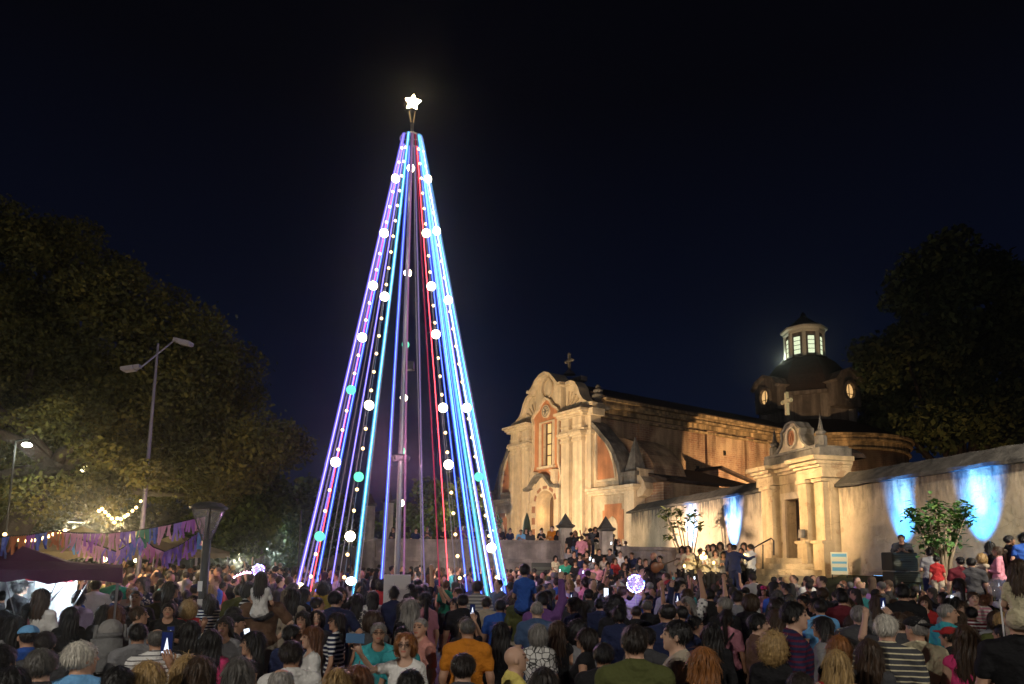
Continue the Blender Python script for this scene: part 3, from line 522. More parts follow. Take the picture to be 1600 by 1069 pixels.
def limbs(bm, base, tips, r0, split=.35):
    base = Vector(base)
    for tp in tips:
        tp = Vector(tp); m1 = base.lerp(tp, split) + Vector((0, 0, (tp - base).length * .07)); m2 = base.lerp(tp, .7) + Vector((rng.normal() * .3, rng.normal() * .3, .2))
        tube(bm, [base, m1, m2, tp], [r0, r0 * .65, r0 * .35, r0 * .1], 7)
def tree(name, label, trunk, fork, clumps, radii, n, size, lm, r0=.4, group=None, nl=14, **k):
    t = thing(name, label, 'tree', (trunk[0], trunk[1], 0), 0, group); o = Vector((trunk[0], trunk[1], 0))
    C = [Vector(c) - o for c in clumps]; fk = Vector(fork) - o
    bm = bmesh.new(); tube(bm, [(0, 0, -.2), (0, 0, .3), fk * .5 + Vector((.05, 0, 0)), fk], [r0 * 1.5, r0 * 1.1, r0 * .95, r0 * .8], 10)
    idx = rng.permutation(len(C))[:nl]; limbs(bm, fk - Vector((0, 0, .2)), [C[i] for i in idx], r0 * .55); bobj('trunk', bm, bark, t, True)
    leaves('crown', lm, C, radii, n, size, t, **k); return t
def crown_px(outline, Y, depth, n, rmin, rmax, seed=0):
    """clump centres filling an outline seen from the square, spread over a real depth round Y"""
    rg = np.random.default_rng(seed); xs = [p[0] for p in outline]; ys = [p[1] for p in outline]; out = []; rad = []
    def inside(x, y):
        c = False; j = len(outline) - 1
        for i in range(len(outline)):
            (xi, yi), (xj, yj) = outline[i], outline[j]
            if (yi > y) != (yj > y) and x < (xj - xi) * (y - yi) / (yj - yi) + xi: c = not c
            j = i
        return c
    while len(out) < n:
        x = rg.uniform(min(xs), max(xs)); y = rg.uniform(min(ys), max(ys))
        if not inside(x, y): continue
        dep = Y + depth * rg.uniform(-1, 1) * .5; p = at(x, y, dep)
        if p.z < 1.8: continue
        out.append(p); rad.append(rg.uniform(rmin, rmax))
    return out, rad
oak = leafmat('brown_green_leaves', (.05, .055, .018), (.095, .095, .026), (.17, .15, .03))
green = leafmat('green_leaves', (.03, .05, .012), (.07, .105, .02), (.14, .17, .03))
dark = leafmat('dark_evergreen_leaves', (.045, .058, .022), (.08, .10, .034), (.14, .15, .05))
C, Rr = crown_px([(-120, 330), (60, 345), (140, 370), (220, 440), (300, 490), (370, 540), (395, 600), (410, 650), (450, 690), (465, 730), (400, 760), (330, 790), (250, 760), (160, 780), (90, 760), (20, 790), (-120, 800)], 27, 9, 210, .7, 1.5, 1)
tree('large_tree', 'huge spreading tree with brownish green crown filling the sky above the market stalls', (-21.5, 28.5), (-20.6, 28.4, 4.6), C, Rr, 175000, .105, oak, .75, nl=34)
C, Rr = crown_px([(-100, 560), (90, 600), (200, 640), (260, 740), (200, 800), (120, 800), (60, 810), (-100, 830)], 20, 4, 50, .5, 1.0, 2)
tree('leaning_tree', 'thick dark leaning trunk with low yellow green branches near the bright street light', (-15.6, 19.5), (-13.2, 19.5, 4.8), C, Rr, 26000, .085, oak, .42, nl=16)
C, Rr = crown_px([(300, 780), (350, 740), (420, 740), (440, 780), (400, 850), (330, 870), (290, 850)], 33, 4, 26, .6, 1.2, 3)
tree('park_tree', 'low leafy tree glowing green just behind the unlit cone lamp', (-12.8, 34.5), (-12.6, 34.5, 2.4), C, Rr, 9000, .2, green, .25)
C, Rr = crown_px([(395, 790), (420, 765), (470, 750), (520, 770), (540, 830), (500, 870), (400, 860)], 55, 8, 36, 1.2, 2.2, 4)
tree('dark_park_tree', 'dark rounded tree standing far behind the small lit lamps', (-17.5, 56), (-17.5, 56, 3.2), C, Rr, 9000, .34, dark, .35)
C, Rr = crown_px([(440, 810), (470, 780), (510, 790), (520, 860), (450, 890)], 36, 4, 24, .5, 1.0, 5)
tree('park_tree', 'bright green young tree seen through the lower strands of the lit cone', (-10.6, 36.5), (-10.6, 36.5, 2.0), C, Rr, 7000, .17, green, .18)
C, Rr = crown_px([(640, 780), (700, 760), (745, 775), (740, 840), (640, 850), (610, 820)], 50, 5, 26, .9, 1.6, 6)
tree('park_tree', 'green tree beyond the church terrace behind the lit strands', (-5.0, 51), (-5.0, 51, 4.2), C, Rr, 8000, .26, green, .3)
C, Rr = crown_px([(700, 790), (740, 770), (775, 790), (765, 830), (705, 835)], 37, 3, 14, .35, .7, 61)
tree('slender_tree', 'sparse thin branched tree at the corner of the church terrace', (-2.6, 37), (-2.3, 37, 3.9), C, Rr, 1300, .17, green, .1)
C, Rr = crown_px([(1400, 440), (1440, 390), (1500, 365), (1540, 400), (1600, 430), (1760, 480), (1760, 700), (1600, 690), (1440, 690), (1385, 660), (1345, 620), (1350, 545), (1405, 540), (1390, 480)], 62, 14, 230, 1.1, 2.4, 7)
tree('evergreen_tree', 'tall dark evergreen rising behind the near section of the stained wall', (44, 66), (44, 66, 7), C, Rr, 52000, .36, dark, .8, nl=30)
C, Rr = crown_px([(1350, 560), (1400, 545), (1440, 600), (1430, 690), (1360, 690), (1340, 620)], 70, 6, 40, 1.0, 1.8, 8)
tree('evergreen_tree', 'shorter dark bushy tree beside the rounded end of the church', (40.5, 74), (40.5, 74, 6), C, Rr, 12000, .34, dark, .5)
# big leaved shrub-trees against the wall
def leaf_shrub(label, base, tips, nl, size, seed, m, group=None):
    rg = np.random.default_rng(seed); t = thing('shrub_tree', label, 'shrub', base); bm = bmesh.new(); B = Vector(base)
    for tp in tips:
        p = Vector(tp) - B; mid = p * .45 + Vector((p.x * -.15, 0, .1)); tube(bm, [(0, 0, -.2), mid * .5, mid, p], [.07, .055, .04, .018], 6)
    bobj('trunk', bm, mat('pale_bark', (.30, .24, .16), .9, var=.3, scale=8), t, True)
    V = []; Fc = []
    for tp in tips:
        p = Vector(tp) - B
        for k in range(nl):
            a = rg.uniform(0, 2 * math.pi); el = rg.uniform(-.6, .9); d = Vector((math.cos(a) * math.cos(el), math.sin(a) * math.cos(el), math.sin(el))); s = size * rg.uniform(.7, 1.3)
            o = p + Vector(rg.normal(0, .10, 3)); sd = d.cross(Vector((0, 0, 1))).normalized() * s * .3; dn = Vector((0, 0, -s * .18)); i = len(V)
            V += [o, o + d * s * .5 + sd, o + d * s + dn, o + d * s * .5 - sd]; Fc.append((i, i + 1, i + 2, i + 3))
    me = bpy.data.meshes.new('leaves'); me.from_pydata(V, [], Fc); me.materials.append(m); link('leaves', me, t); return t
broad = leafmat('broad_leaves', (.05, .11, .04), (.10, .22, .07), (.20, .32, .08), .45)
b0 = WA.p(wall_t(1474, 1.7), 1.1, 1.7); Yb = b0.y
leaf_shrub('broad leaved frangipani with several bare stems between the two blue wall lights', b0,
           [at(x, y, Yb + dy) for x, y, dy in ((1428, 808, 0), (1440, 822, .3), (1452, 812, -.2), (1465, 795, .2), (1478, 812, -.3), (1462, 790, .1), (1490, 800, 0), (1500, 795, .3), (1510, 797, -.2), (1494, 822, .2), (1484, 833, 0), (1470, 845, -.3), (1458, 840, .2), (1500, 812, .1), (1446, 850, -.2), (1476, 858, .1), (1450, 830, .3), (1425, 800, .2), (1492, 842, .2))], 46, .19, 1, broad)
b1 = WA.p(wall_t(1078, 1.2), .4, 1.2); Y1 = b1.y
leaf_shrub('slender sparse young tree in front of the wall behind the choir', b1,
           [at(x, y, Y1 + dy) for x, y, dy in ((1042, 808, 0), (1050, 822, .3), (1062, 800, -.2), (1074, 812, .2), (1086, 806, -.3), (1048, 836, .1), (1092, 822, 0), (1066, 824, .3), (1040, 798, 0), (1056, 806, 0))], 16, .34, 2, leafmat('thin_leaves', (.04, .06, .015), (.08, .11, .02), (.14, .17, .04)))
# low bushes on the bank
for i, (px, py, Y, s_) in enumerate(((1528, 852, 18.6, .5), (1585, 862, 17.2, .55), (1487, 862, 20.3, .35))):
    c = at(px, py, Y); t = thing('bush', ('loose thin leaved bush at the foot of the brightest blue light', 'leafy bush on the grass bank close to the edge of the stained wall', 'small bush beside the stems of the frangipani')[i], 'bush', (c.x, c.y, 1.5))
    leaves('foliage', green, [(rng.normal() * .3, rng.normal() * .25, .15 + .4 * rng.random()) for _ in range(12)], [s_ * .6] * 12, 420, .09, t)
    bm = bmesh.new(); [tube(bm, [(0, 0, -.1), (rng.normal() * .2, rng.normal() * .2, .6)], .012, 5) for _ in range(7)]; bobj('stems', bm, bark, t)
# a dark wood closing the view far behind
C, Rr = crown_px([(-300, 790), (200, 800), (420, 800), (640, 812), (820, 815), (820, 860), (-300, 860)], 95, 14, 110, 2.0, 3.4, 9)
o = leaves('distant_trees', dark, C, Rr, 14000, .6, None); props(o, 'dark line of trees closing the square beyond the stalls and lamps', 'trees', None, 'stuff')

# ------------------------------------------------------------------ the cone of light strands
TC = Vector((-2.81, 17.0, 0)); ZT = 13.28; RT = .31; RB = 3.22; ZB = .95
xt = thing('light_cone_tree', 'tall Christmas tree of LED strands hung in a cone with a glowing star on top', 'Christmas tree', TC)
steel = mat('galvanised_steel', (.32, .31, .33), .4, metal=.7); cable = mat('grey_cable', (.30, .28, .30), .6)
bm = bmesh.new()
tube(bm, [(0, 0, 0), (0, 0, 13.75)], [.075, .045], 10); bobj('mast', bm, steel, xt)
bm = bmesh.new(); tube(bm, [(RT * math.cos(a), RT * math.sin(a), ZT) for a in [k * math.pi / 12 for k in range(25)]], .02, 6)
for k in range(4): tube(bm, [(0, 0, ZT), (RT * math.cos(k * math.pi / 2), RT * math.sin(k * math.pi / 2), ZT)], .012, 5)
bobj('top_ring', bm, steel, xt)
bm = bmesh.new(); tube(bm, [(RB * math.cos(a), RB * math.sin(a), ZB) for a in [k * math.pi / 24 for k in range(49)]], .025, 6)
for k in range(12): a = k * math.pi / 6; tube(bm, [(RB * math.cos(a), RB * math.sin(a), 0), (RB * math.cos(a), RB * math.sin(a), ZB)], .025, 6)
bobj('base_ring', bm, steel, xt)
# star
bm = bmesh.new()
st_ = [((.22 if k % 2 == 0 else .115) * math.sin(k * math.pi / 5 + .12), (.22 if k % 2 == 0 else .115) * math.cos(k * math.pi / 5 + .12)) for k in range(10)]
A = [bm.verts.new((x, -.03, 14.36 + z)) for x, z in st_]; B = [bm.verts.new((x, .03, 14.36 + z)) for x, z in st_]; cA = bm.verts.new((0, -.1, 14.36)); cB = bm.verts.new((0, .1, 14.36))
for i in range(10): j = (i + 1) % 10; bm.faces.new((A[i], A[j], cA)); bm.faces.new((B[j], B[i], cB)); bm.faces.new((A[i], B[i], B[j], A[j]))
sx_ = bobj('star', bm, emat('star_glow', (1, .78, .42), 45), xt)
bm = bmesh.new(); tube(bm, [(-.02, 0, 13.7), (-.09, 0, 14.1)], .012, 5); tube(bm, [(.02, 0, 13.7), (.07, 0, 14.1)], .012, 5); bobj('star_bracket', bm, emat('bracket_glow', (.9, .6, .3), .5, False), xt)
def cone_pt(x_px_bottom, front, f=1.0):
    best = None
    for k in range(361):
        a = math.pi * k / 360 * (-1 if front else 1); r = RT + (RB - RT) * (ZT - 1.45) / (ZT - ZB); q = abs(800 + 1071 * (TC.x + r * math.cos(a)) / (17 + r * math.sin(a)) - 8 - x_px_bottom)
        if best is None or q < best[0]: best = (q, a)
    return best[1]
def strand_pts(a, z1, n=10, wob=.0):
    out = []
    for i in range(n + 1):
        f = i / n; z = ZT + (z1 - ZT) * f; g = (ZT - z) / (ZT - ZB); r = RT + (RB - RT) * g - .02 * math.sin(math.pi * g); aa = a + wob * math.sin(5 * g + a * 7)
        out.append(Vector((r * math.cos(aa), r * math.sin(aa), z)))
    return out
LED = {'blue': ((.07, .13, 1), 6), 'violet': ((.20, .16, 1), 4.5), 'cyan': ((.10, .50, .95), 7), 'red': ((1, .05, .07), 8), 'pink': ((.50, .20, .42), .6), 'white': ((.28, .48, 1), 14), 'teal': ((.12, .6, .75), 2.0), 'dimred': ((.6, .05, .12), .5), 'lav': ((.38, .28, .6), .55)}
def strand(a, col, z1=ZB, thin=False):
    P = strand_pts(a, z1, 16, .010)
    bm = bmesh.new()
    if col == 'grey': tube(bm, P, .010, 5); o = bobj('strand', bm, emat('faint_strand', (.42, .34, .40), .45, False), xt); return  # unlit grey strands get a faint glow so they show
    c, s = LED[col]; r = .010 if thin else .016; tube(bm, P, r * .75, 6); o = bobj('light_strand', bm, emat('led_' + col, c, s * 1.8), xt)
    bm = bmesh.new(); tube(bm, P, r * (1.9 if 'red' in col else 2.8), 8); bobj('halo_tube', bm, halomat('halo_' + col, c, min(s, 1.6) * .8, .66), o)  # wider glowing tube added as the halo of the strand
for x, fr, c, th in ((458, 1, 'violet', 0), (462, 0, 'violet', 1), (483, 0, 'red', 1), (490, 0, 'blue', 0), (503, 0, 'grey', 0), (526, 1, 'grey', 0), (550, 1, 'cyan', 0), (556, 1, 'grey', 0), (589, 0, 'blue', 0), (592, 0, 'lav', 1), (623, 1, 'pink', 1), (653, 1, 'grey', 0), (659, 0, 'lav', 1),
                     (683, 1, 'dimred', 1), (697, 0, 'red', 1), (711, 1, 'grey', 0), (736, 0, 'blue', 0), (756, 1, 'teal', 0), (765, 1, 'violet', 1), (777, 1, 'white', 0), (787, 0, 'cyan', 0), (789, 0, 'lav', 1), (789, 0, 'dimred', 1), (742, 1, 'cyan', 1), (722, 0, 'blue', 1), (748, 1, 'blue', 1), (476, 1, 'violet', 1), (782, 1, 'blue', 1), (750, 0, 'blue', 1), (784, 0, 'cyan', 1), (516, 0, 'violet', 1), (468, 1, 'lav', 1), (760, 0, 'white', 1)):
    strand(cone_pt(x, fr), c, ZB + (.25 if not fr else -.45), th)
# festoon strings with small bulbs and globes
glob = emat('globe_warm', (1, .80, .48), 24); globg = emat('globe_green', (.14, 1, .52), 1.7); tiny = emat('bulb_warm', (1, .66, .28), 5, False)
t_ = glob.node_tree; lw_ = t_.nodes.new('ShaderNodeLayerWeight'); lw_.inputs[0].default_value = .35; r_ = t_.nodes.new('ShaderNodeValToRGB'); r_.color_ramp.elements[0].color = (1, .86, .6, 1); r_.color_ramp.elements[0].position = .35; r_.color_ramp.elements[1].color = (.09, .035, .008, 1); r_.color_ramp.elements[1].position = .95; t_.links.new(lw_.outputs['Facing'], r_.inputs[0]); t_.links.new(r_.outputs[0], t_.nodes['Emission'].inputs[0])
gm = {}
def gmesh(r, m, n):
    k = (r, m.name)
    if k not in gm:
        bm = bmesh.new(); sphere(bm, (0, 0, 0), r, n); me = bpy.data.meshes.new('globe'); bmesh.ops.recalc_face_normals(bm, faces=bm.faces); bm.to_mesh(me); bm.free(); me.materials.append(m); me.shade_smooth(); gm[k] = me
    return gm[k]
def z_on(px, py, a):                                  # height at which a string of azimuth a is seen at row py
    lo, hi = ZB, ZT
    for _ in range(30):
        z = (lo + hi) / 2; g = (ZT - z) / (ZT - ZB); r = RT + (RB - RT) * g; y = 17 + r * math.sin(a)
        if at(px, py, y).z > z: lo = z
        else: hi = z
    return z
for bx, fr, gl in ((478, 1, [(493, 838, 1), (521, 722, 0), (546, 609, 1), (566, 527, 0), (584, 446, 0), (600, 364, 0), (624, 279, 0)]),
                   (530, 1, [(538, 838, 0), (555, 745, 1), (571, 633, 0), (600, 463, 0)]),
                   (617, 0, [(621, 786, 0), (625, 705, 1), (629, 622, 0), (633, 539, 1), (636, 427, 0), (642, 263, 0)]),
                   (774, 1, [(757, 856, 0), (737, 745, 1), (718, 637, 0), (690, 469, 0), (672, 361, 0), (660, 280, 0)]),
                   (716, 1, [(696, 726, 0), (685, 637, 0), (673, 522, 0), (666, 447, 0), (657, 364, 0)])):
    a = cone_pt(bx, fr); P = strand_pts(a, ZB, 14)
    bm = bmesh.new(); tube(bm, P, .008, 4); fs_ = bobj('festoon_cable', bm, cable, xt)
    zs = []
    for px, py, g in gl:
        z = z_on(px, py, a); zs.append(z); gg = (ZT - z) / (ZT - ZB); r = RT + (RB - RT) * gg - .02 * math.sin(math.pi * gg)
        link('globe', gmesh(.108, globg if g else glob, 14), fs_, (r * math.cos(a), r * math.sin(a), z))
    z = ZT - .5
    while z > ZB + .1:
        if all(abs(z - q) > .22 for q in zs):
            gg = (ZT - z) / (ZT - ZB); r = RT + (RB - RT) * gg - .02 * math.sin(math.pi * gg); link('small_bulb', gmesh(.038, tiny, 8), fs_, (r * math.cos(a), r * math.sin(a), z))
        z -= .46
for k in range(5):                                   # colour wash projectors added on the mast to tint the crowd
    a = R(-90 + (k - 2) * 62); d = Vector((math.cos(a), math.sin(a), 0)); M = Matrix.Translation(d * .22 + Vector((0, 0, 4.6))) @ (d + Vector((0, 0, -.55))).to_track_quat('Y', 'Z').to_matrix().to_4x4()
    bm = bmesh.new(); box(bm, -.09, .09, -.12, -.01, -.07, .07, M); pj = bobj('added_wash_projector', bm, mat('lamp_black', (0, 0, 0)), xt)
    lamp('SPOT', TC + M @ Vector((0, .02, 0)), (380, 480, 300, 480, 380)[k], ((1, .30, .75), (.75, .35, 1), (1, .38, .62), (.62, .38, 1), (1, .35, .7))[k], TC + M @ Vector((0, 1, 0)), .08, 100, .9, xt, 'added_wash_beam')
# ------------------------------------------------------------------ street lamps
dk = mat('dark_grey_paint', (.07, .075, .08), .45, metal=.3)
def cone_lamp(base, h, label, lit, power=0, col=(.8, 1, .85), s=1.0):
    t = thing('street_lamp', label, 'street lamp', base, 0, 'cone shaped park lamps')
    bm = bmesh.new(); tube(bm, [(0, 0, 0), (0, 0, h - .62 * s)], [.085 * s, .07 * s], 10); bobj('post', bm, dk, t)
    gm_ = emat('lamp_glow_' + str(col), col, 7) if lit else mat('clear_lamp_plastic', (.55, .52, .52), .25, alpha=.38)
    bm = bmesh.new(); lathe(bm, [(.06 * s, h - .62 * s), (.27 * s, h - .08 * s)], 16); bobj('shade', bm, gm_, t, True)
    bm = bmesh.new(); lathe(bm, [(.30 * s, h - .09 * s), (.31 * s, h - .05 * s), (.2 * s, h + .02 * s), (0, h + .05 * s)], 20); bobj('cap', bm, dk, t)
    bm = bmesh.new()
    for k in range(4): a = k * math.pi / 2 + .5; tube(bm, [(.06 * s * math.cos(a), .06 * s * math.sin(a), h - .64 * s), (.27 * s * math.cos(a), .27 * s * math.sin(a), h - .08 * s)], .014 * s, 5)
    tube(bm, [(0, 0, h - .62 * s), (0, 0, h - .2 * s)], .05 * s, 8); bobj('frame', bm, dk, t)
    if power: lamp('POINT', (base[0], base[1], h - .35 * s), power, col, size=.15, parent=t, name='lamp_light'); t.children[-1].location = (0, 0, h - 1.0 * s)
    return t
p = at(326, 800, 11.8); nl_ = cone_lamp((p.x, p.y, 0), at(328, 788, 11.8).z, 'unlit grey lamp post with clear cone shade and a sticker on its post', False, s=1.0)
for q_ in ((-.06, .02, 1.55, 1.72), (-.05, .04, 1.28, 1.42)): bm = bmesh.new(); box(bm, q_[0], q_[1], -.092, -.088, q_[2], q_[3]); bobj('sticker', bm, whitep, nl_)
p = at(116, 822, 24); cone_lamp((p.x, p.y, 0), at(116, 812, 24).z, 'lit white cone lamp behind the ribbon bunting', True, 1000, (1, .90, .52), 1.1)
p = at(413, 855, 38); cone_lamp((p.x, p.y, 0), at(413, 846, 38).z, 'small lit white green cone lamp far away under the green trees', True, 1500, (.75, 1, .8), 1.0)
def distant_lamp(px, py, Y, r, col, power, label, g=True):
    c = at(px, py, Y); t = thing('street_light', label, 'street light', (c.x, c.y, 0)); bm = bmesh.new(); tube(bm, [(0, 0, 0), (0, 0, c.z + .1)], .025, 8); tube(bm, [(0, 0, c.z + .1), (.35, 0, c.z + .16)], .02, 6); bobj('pole', bm, mat('dark_pole', (.02, .02, .02), .6), t)
    bm = bmesh.new(); sphere(bm, (.3, 0, c.z), r, 10, sz=.55); bobj('lamp_head', bm, emat('light_' + str(col), col, 14), t)
    if power: lamp('POINT', c, power, col, size=.15, parent=t, name='street_lamp_light'); t.children[-1].location = (.3, -.0, c.z - r - .1)
distant_lamp(24, 695, 17.5, .12, (.92, 1, .8), 45, 'bright round street light shining between the branches of the huge tree')
distant_lamp(366, 868, 42, .2, (1, .92, .6), 900, 'low bright park light left of the small cone lamp')
distant_lamp(416, 834, 60, .17, (1, .85, .6), 0, 'faint distant light above the small cone lamp')
distant_lamp(130, 757, 34, .12, (1, 1, .85), 0, 'tiny white light inside the crown of the huge tree')
distant_lamp(306, 769, 36, .1, (1, .95, .7), 0, 'tiny pale light in the crown above the unlit cone lamp')
distant_lamp(760, 829, 38, .14, (.8, .95, 1), 900, 'dazzling white floodlight on the terrace behind the right strands')
# tall double-arm street light (off)
Yl = 19.5; b_l = at(216, 890, Yl); tp = at(247, 537, Yl)
t = thing('double_street_light', 'tall slim street light with two unlit heads on crossed arms before the huge tree', 'street light', (b_l.x, b_l.y, 0))
hz = tp.z; lx = at(247, 537, Yl).x - b_l.x
pj = lamp('SPOT', TC + Vector((.1, .1, 5.2)), 5200, (1, .78, .72), (1.0, 34, 1.6), .1, 60, .7, xt, 'added_terrace_beam')  # beam added from the mast to brighten the terrace wall
lamp('SPOT', TC + Vector((.25, 0, 7.0)), 66000, (1, .69, .36), (10.9, 25.4, 4.2), .1, 27, .9, xt, 'added_portal_beam')  # beam added on the mast to brighten the portal
bm = bmesh.new(); box(bm, .08, .26, -.1, .1, 6.92, 7.12); bobj('added_beam_lamp', bm, mat('lamp_black', (0, 0, 0)), xt)  # lamp box added to carry the portal beam
bm = bmesh.new(); tube(bm, [(0, 0, 0), (lx * .35, 0, hz * .35), (lx, 0, hz)], [.085, .065, .035], 10); bobj('pole', bm, mat('dull_pole', (.16, .15, .19), .5, metal=.4), t)
bm = bmesh.new(); a1 = at(219, 575, Yl - .3); a2 = at(272, 532, Yl + .2); ob_ = Vector((b_l.x, b_l.y, 0)); tube(bm, [a1 - ob_, a2 - ob_], .026, 8); bobj('cross_arm', bm, steel, t)
for (x0, y0, x1, y1, lb) in ((219, 573, 192, 577, 1), (272, 531, 299, 537, 2)):
    p0 = at(x0, y0, Yl) - ob_; p1 = at(x1, y1, Yl) - ob_; d = (p1 - p0).normalized(); q_ = d.to_track_quat('X', 'Z').to_matrix().to_4x4(); M = Matrix.Translation(p0) @ q_; Ln = (p1 - p0).length
    bm = bmesh.new(); box(bm, 0, Ln * .35, -.08, .08, -.05, .06, M); box(bm, Ln * .3, Ln, -.15, .15, -.06, .04, M); box(bm, Ln * .32, Ln * .95, -.12, .12, -.085, -.06, M); bobj('lamp_head', bm, mat('light_grey_lamp', (.28, .27, .33), .5), t)
# street lights added out of view: lit heads for the nearest people and the wall
for (x, y, h, pw, lb) in ((12.2, 9.6, 7.0, 3800, 'added unseen street light between the crowd and the near end of the wall'), (-7.5, -5.0, 7.5, 2700, 'added unseen street light standing in the square behind the crowd'), (9.0, -4.0, 8.0, 2000, 'second added unseen street light in the square nearer the wall')):
    t = thing('street_light', lb, 'street light', (x, y, 0)); bm = bmesh.new(); tube(bm, [(0, 0, 0), (0, 0, h), (0, .9, h + .15)], [.1, .07, .05], 8); bobj('pole', bm, steel, t)
    bm = bmesh.new(); box(bm, -.15, .15, .7, 1.4, h + .08, h + .2); bobj('lamp_head', bm, dk, t); bm = bmesh.new(); box(bm, -.12, .12, .8, 1.35, h + .06, h + .075); bobj('lens', bm, emat('street_lens', (1, .93, .78), 30, False), t)
    if x > 12: lamp('SPOT', (x, y + 1.05, h), 5000, (1, .88, .72), (12.4, 22, 2.8), .12, 95, .7, t, 'street_lamp_light')
    else: lamp('POINT', (x, y + 1.05, h), pw, (1, .92, .80), size=.12, parent=t, name='street_lamp_light')
# ------------------------------------------------------------------ stalls, tents, bunting, bulbs
def gazebo(label, cx, cy, w, d, ze, zp, m, name='market_tent', rz=0, group=None, valance=.22, posts=True, peak=(0, 0)):
    t = thing(name, label, 'tent', (cx, cy, 0), rz, group); n = 10
    bm = bmesh.new(); P = bm.verts.new((peak[0], peak[1], zp)); ring = []
    cs = [(-w, -d), (w, -d), (w, d), (-w, d)]
    for i in range(4):
        a, b = cs[i], cs[(i + 1) % 4]
        for k in range(n): f = k / n; ring.append(bm.verts.new(((a[0] * (1 - f) + b[0] * f), (a[1] * (1 - f) + b[1] * f), ze - .07 * math.sin(math.pi * f) * 1)))
    mid = [bm.verts.new((v.co.x * .5 + peak[0] * .5, v.co.y * .5 + peak[1] * .5, (ze + zp) / 2 - .09)) for v in ring]
    N_ = len(ring)
    for i in range(N_): bm.faces.new((ring[i], ring[(i + 1) % N_], mid[(i + 1) % N_], mid[i])); bm.faces.new((mid[i], mid[(i + 1) % N_], P))
    val = [bm.verts.new((v.co.x * 1.01, v.co.y * 1.01, v.co.z - valance + .04 * math.sin(i * 2.4))) for i, v in enumerate(ring)]
    for i in range(N_): bm.faces.new((ring[(i + 1) % N_], ring[i], val[i], val[(i + 1) % N_]))
    bobj('canopy', bm, m, t, False)
    if posts:
        for a, b in cs:
            bm = bmesh.new(); tube(bm, [(a * .97, b * .97, 0), (a * .97, b * .97, ze - .02)], .022, 6); bobj('post', bm, steel, t)
    return t
maroon = mat('maroon_tent_fabric', (.085, .022, .085), .8, var=.2, scale=2, bump=.2, bscale=3)
gx, gy = -7.63, 10.6
tn = gazebo('dark maroon folding gazebo over a brightly lit white stall', gx, gy, 2.2, .95, 2.0, 2.27, maroon, 'folding_gazebo', 0, peak=(.1, 0), posts=True, valance=.16)
whs = mat('white_sheet', (.78, .80, .80), .8, bump=.15, bscale=3)
bm = bmesh.new(); n = 40
for k in range(n):
    pass
vv = []
for k in range(n + 1):
    x = -2.1 + 3.4 * k / n; y = .8 + .04 * math.sin(k * 1.7); vv.append((bm.verts.new((x, y, .1)), bm.verts.new((x, y * .98, 1.98))))
for a, b in zip(vv, vv[1:]): bm.faces.new((a[0], b[0], b[1], a[1]))
vv = []
for k in range(n + 1):
    y = .8 - .8 * k / n; x = 1.3 + .03 * math.sin(k * 1.9) + .10 * k / n; vv.append((bm.verts.new((x, y, .1)), bm.verts.new((x, y, 1.98))))
bobj('back_sheet', bm, whs, tn)
bm = bmesh.new(); box(bm, -1.9, 1.2, .70, .74, 1.72, 1.84); bobj('red_trim', bm, mat('red_fabric', (.5, .03, .05), .7), tn)
bm = bmesh.new()
for a, b in (((-1.5, 1.2), (.2, 1.25)), ((-.8, 1.9), (.0, 1.0)), ((-.1, 1.9), (.5, .9)), ((1.35, 1.9), (.35, .95)), ((1.1, 1.9), (.5, .8)), ((1.7, 1.9), (1.05, 1.0)), ((-1.9, 1.9), (-1.5, .9)), ((-1.7, 1.0), (-1.3, 1.95))):
    tube(bm, [(a[0], -.85, a[1]), (b[0], -.85, b[1])], .013, 5)
bobj('folding_struts', bm, steel, tn)
for i, x in enumerate((-.35, .15)):
    bm = bmesh.new(); sphere(bm, (x + .5, .0, 1.86), .045, 10); bobj('bulb', bm, emat('cold_bulb', (.75, .93, 1), 40, False), tn)
    lamp('POINT', (gx, gy, 1.72), 55, (.72, .90, 1), size=.06, parent=tn, name='stall_light'); tn.children[-1].location = (x + .5, 0, 1.74)
for c_ in tn.children:                                  # the frame is only half unfolded: its corners lie askew
    if c_.type == 'MESH':
        for v in c_.data.vertices: x_, y_ = v.co.x, v.co.y; v.co.x = 1.057 * x_ - .474 * y_; v.co.y = -.545 * x_ + .842 * y_
    else: x_, y_ = c_.location.x, c_.location.y; c_.location.x = 1.057 * x_ - .474 * y_; c_.location.y = -.545 * x_ + .842 * y_
tb = thing('stall_table', 'small stall table with a white top beside the lit gazebo', 'table', (-4.3, 8.9, 0)); bm = bmesh.new(); box(bm, -.5, .5, -.3, .3, .72, .76); bobj('table_top', bm, whitep, tb)
for sx in (-.45, .45):
    for sy in (-.25, .25): bm = bmesh.new(); tube(bm, [(sx, sy, 0), (sx, sy, .72)], .02, 6); bobj('leg', bm, steel, tb)
tan = mat('tan_canvas', (.42, .33, .18), .85, var=.15, scale=2)
for px, Y, lab in ((125, 22, 'tan market tent partly hidden behind the maroon gazebo'), (215, 26, 'tan market tent behind the tall slim street light'), (275, 29, 'small tan market tent under the lower ribbon bunting')):
    c = at(px, 868, Y); g_ = gazebo(lab, c.x, c.y, 1.6, 1.6, 2.25, 3.0, tan, group='tan market tents'); lamp('POINT', (c.x, c.y, 1.9), 25, (1, .75, .35), size=.1, name='stall_light', parent=g_)
def hang(P, n):
    out = []
    for (a, b), s in P:
        for k in range(n): f = k / n; q = a.lerp(b, f); q.z -= s * 4 * f * (1 - f); out.append(q)
    out.append(P[-1][0][1].copy()); return out
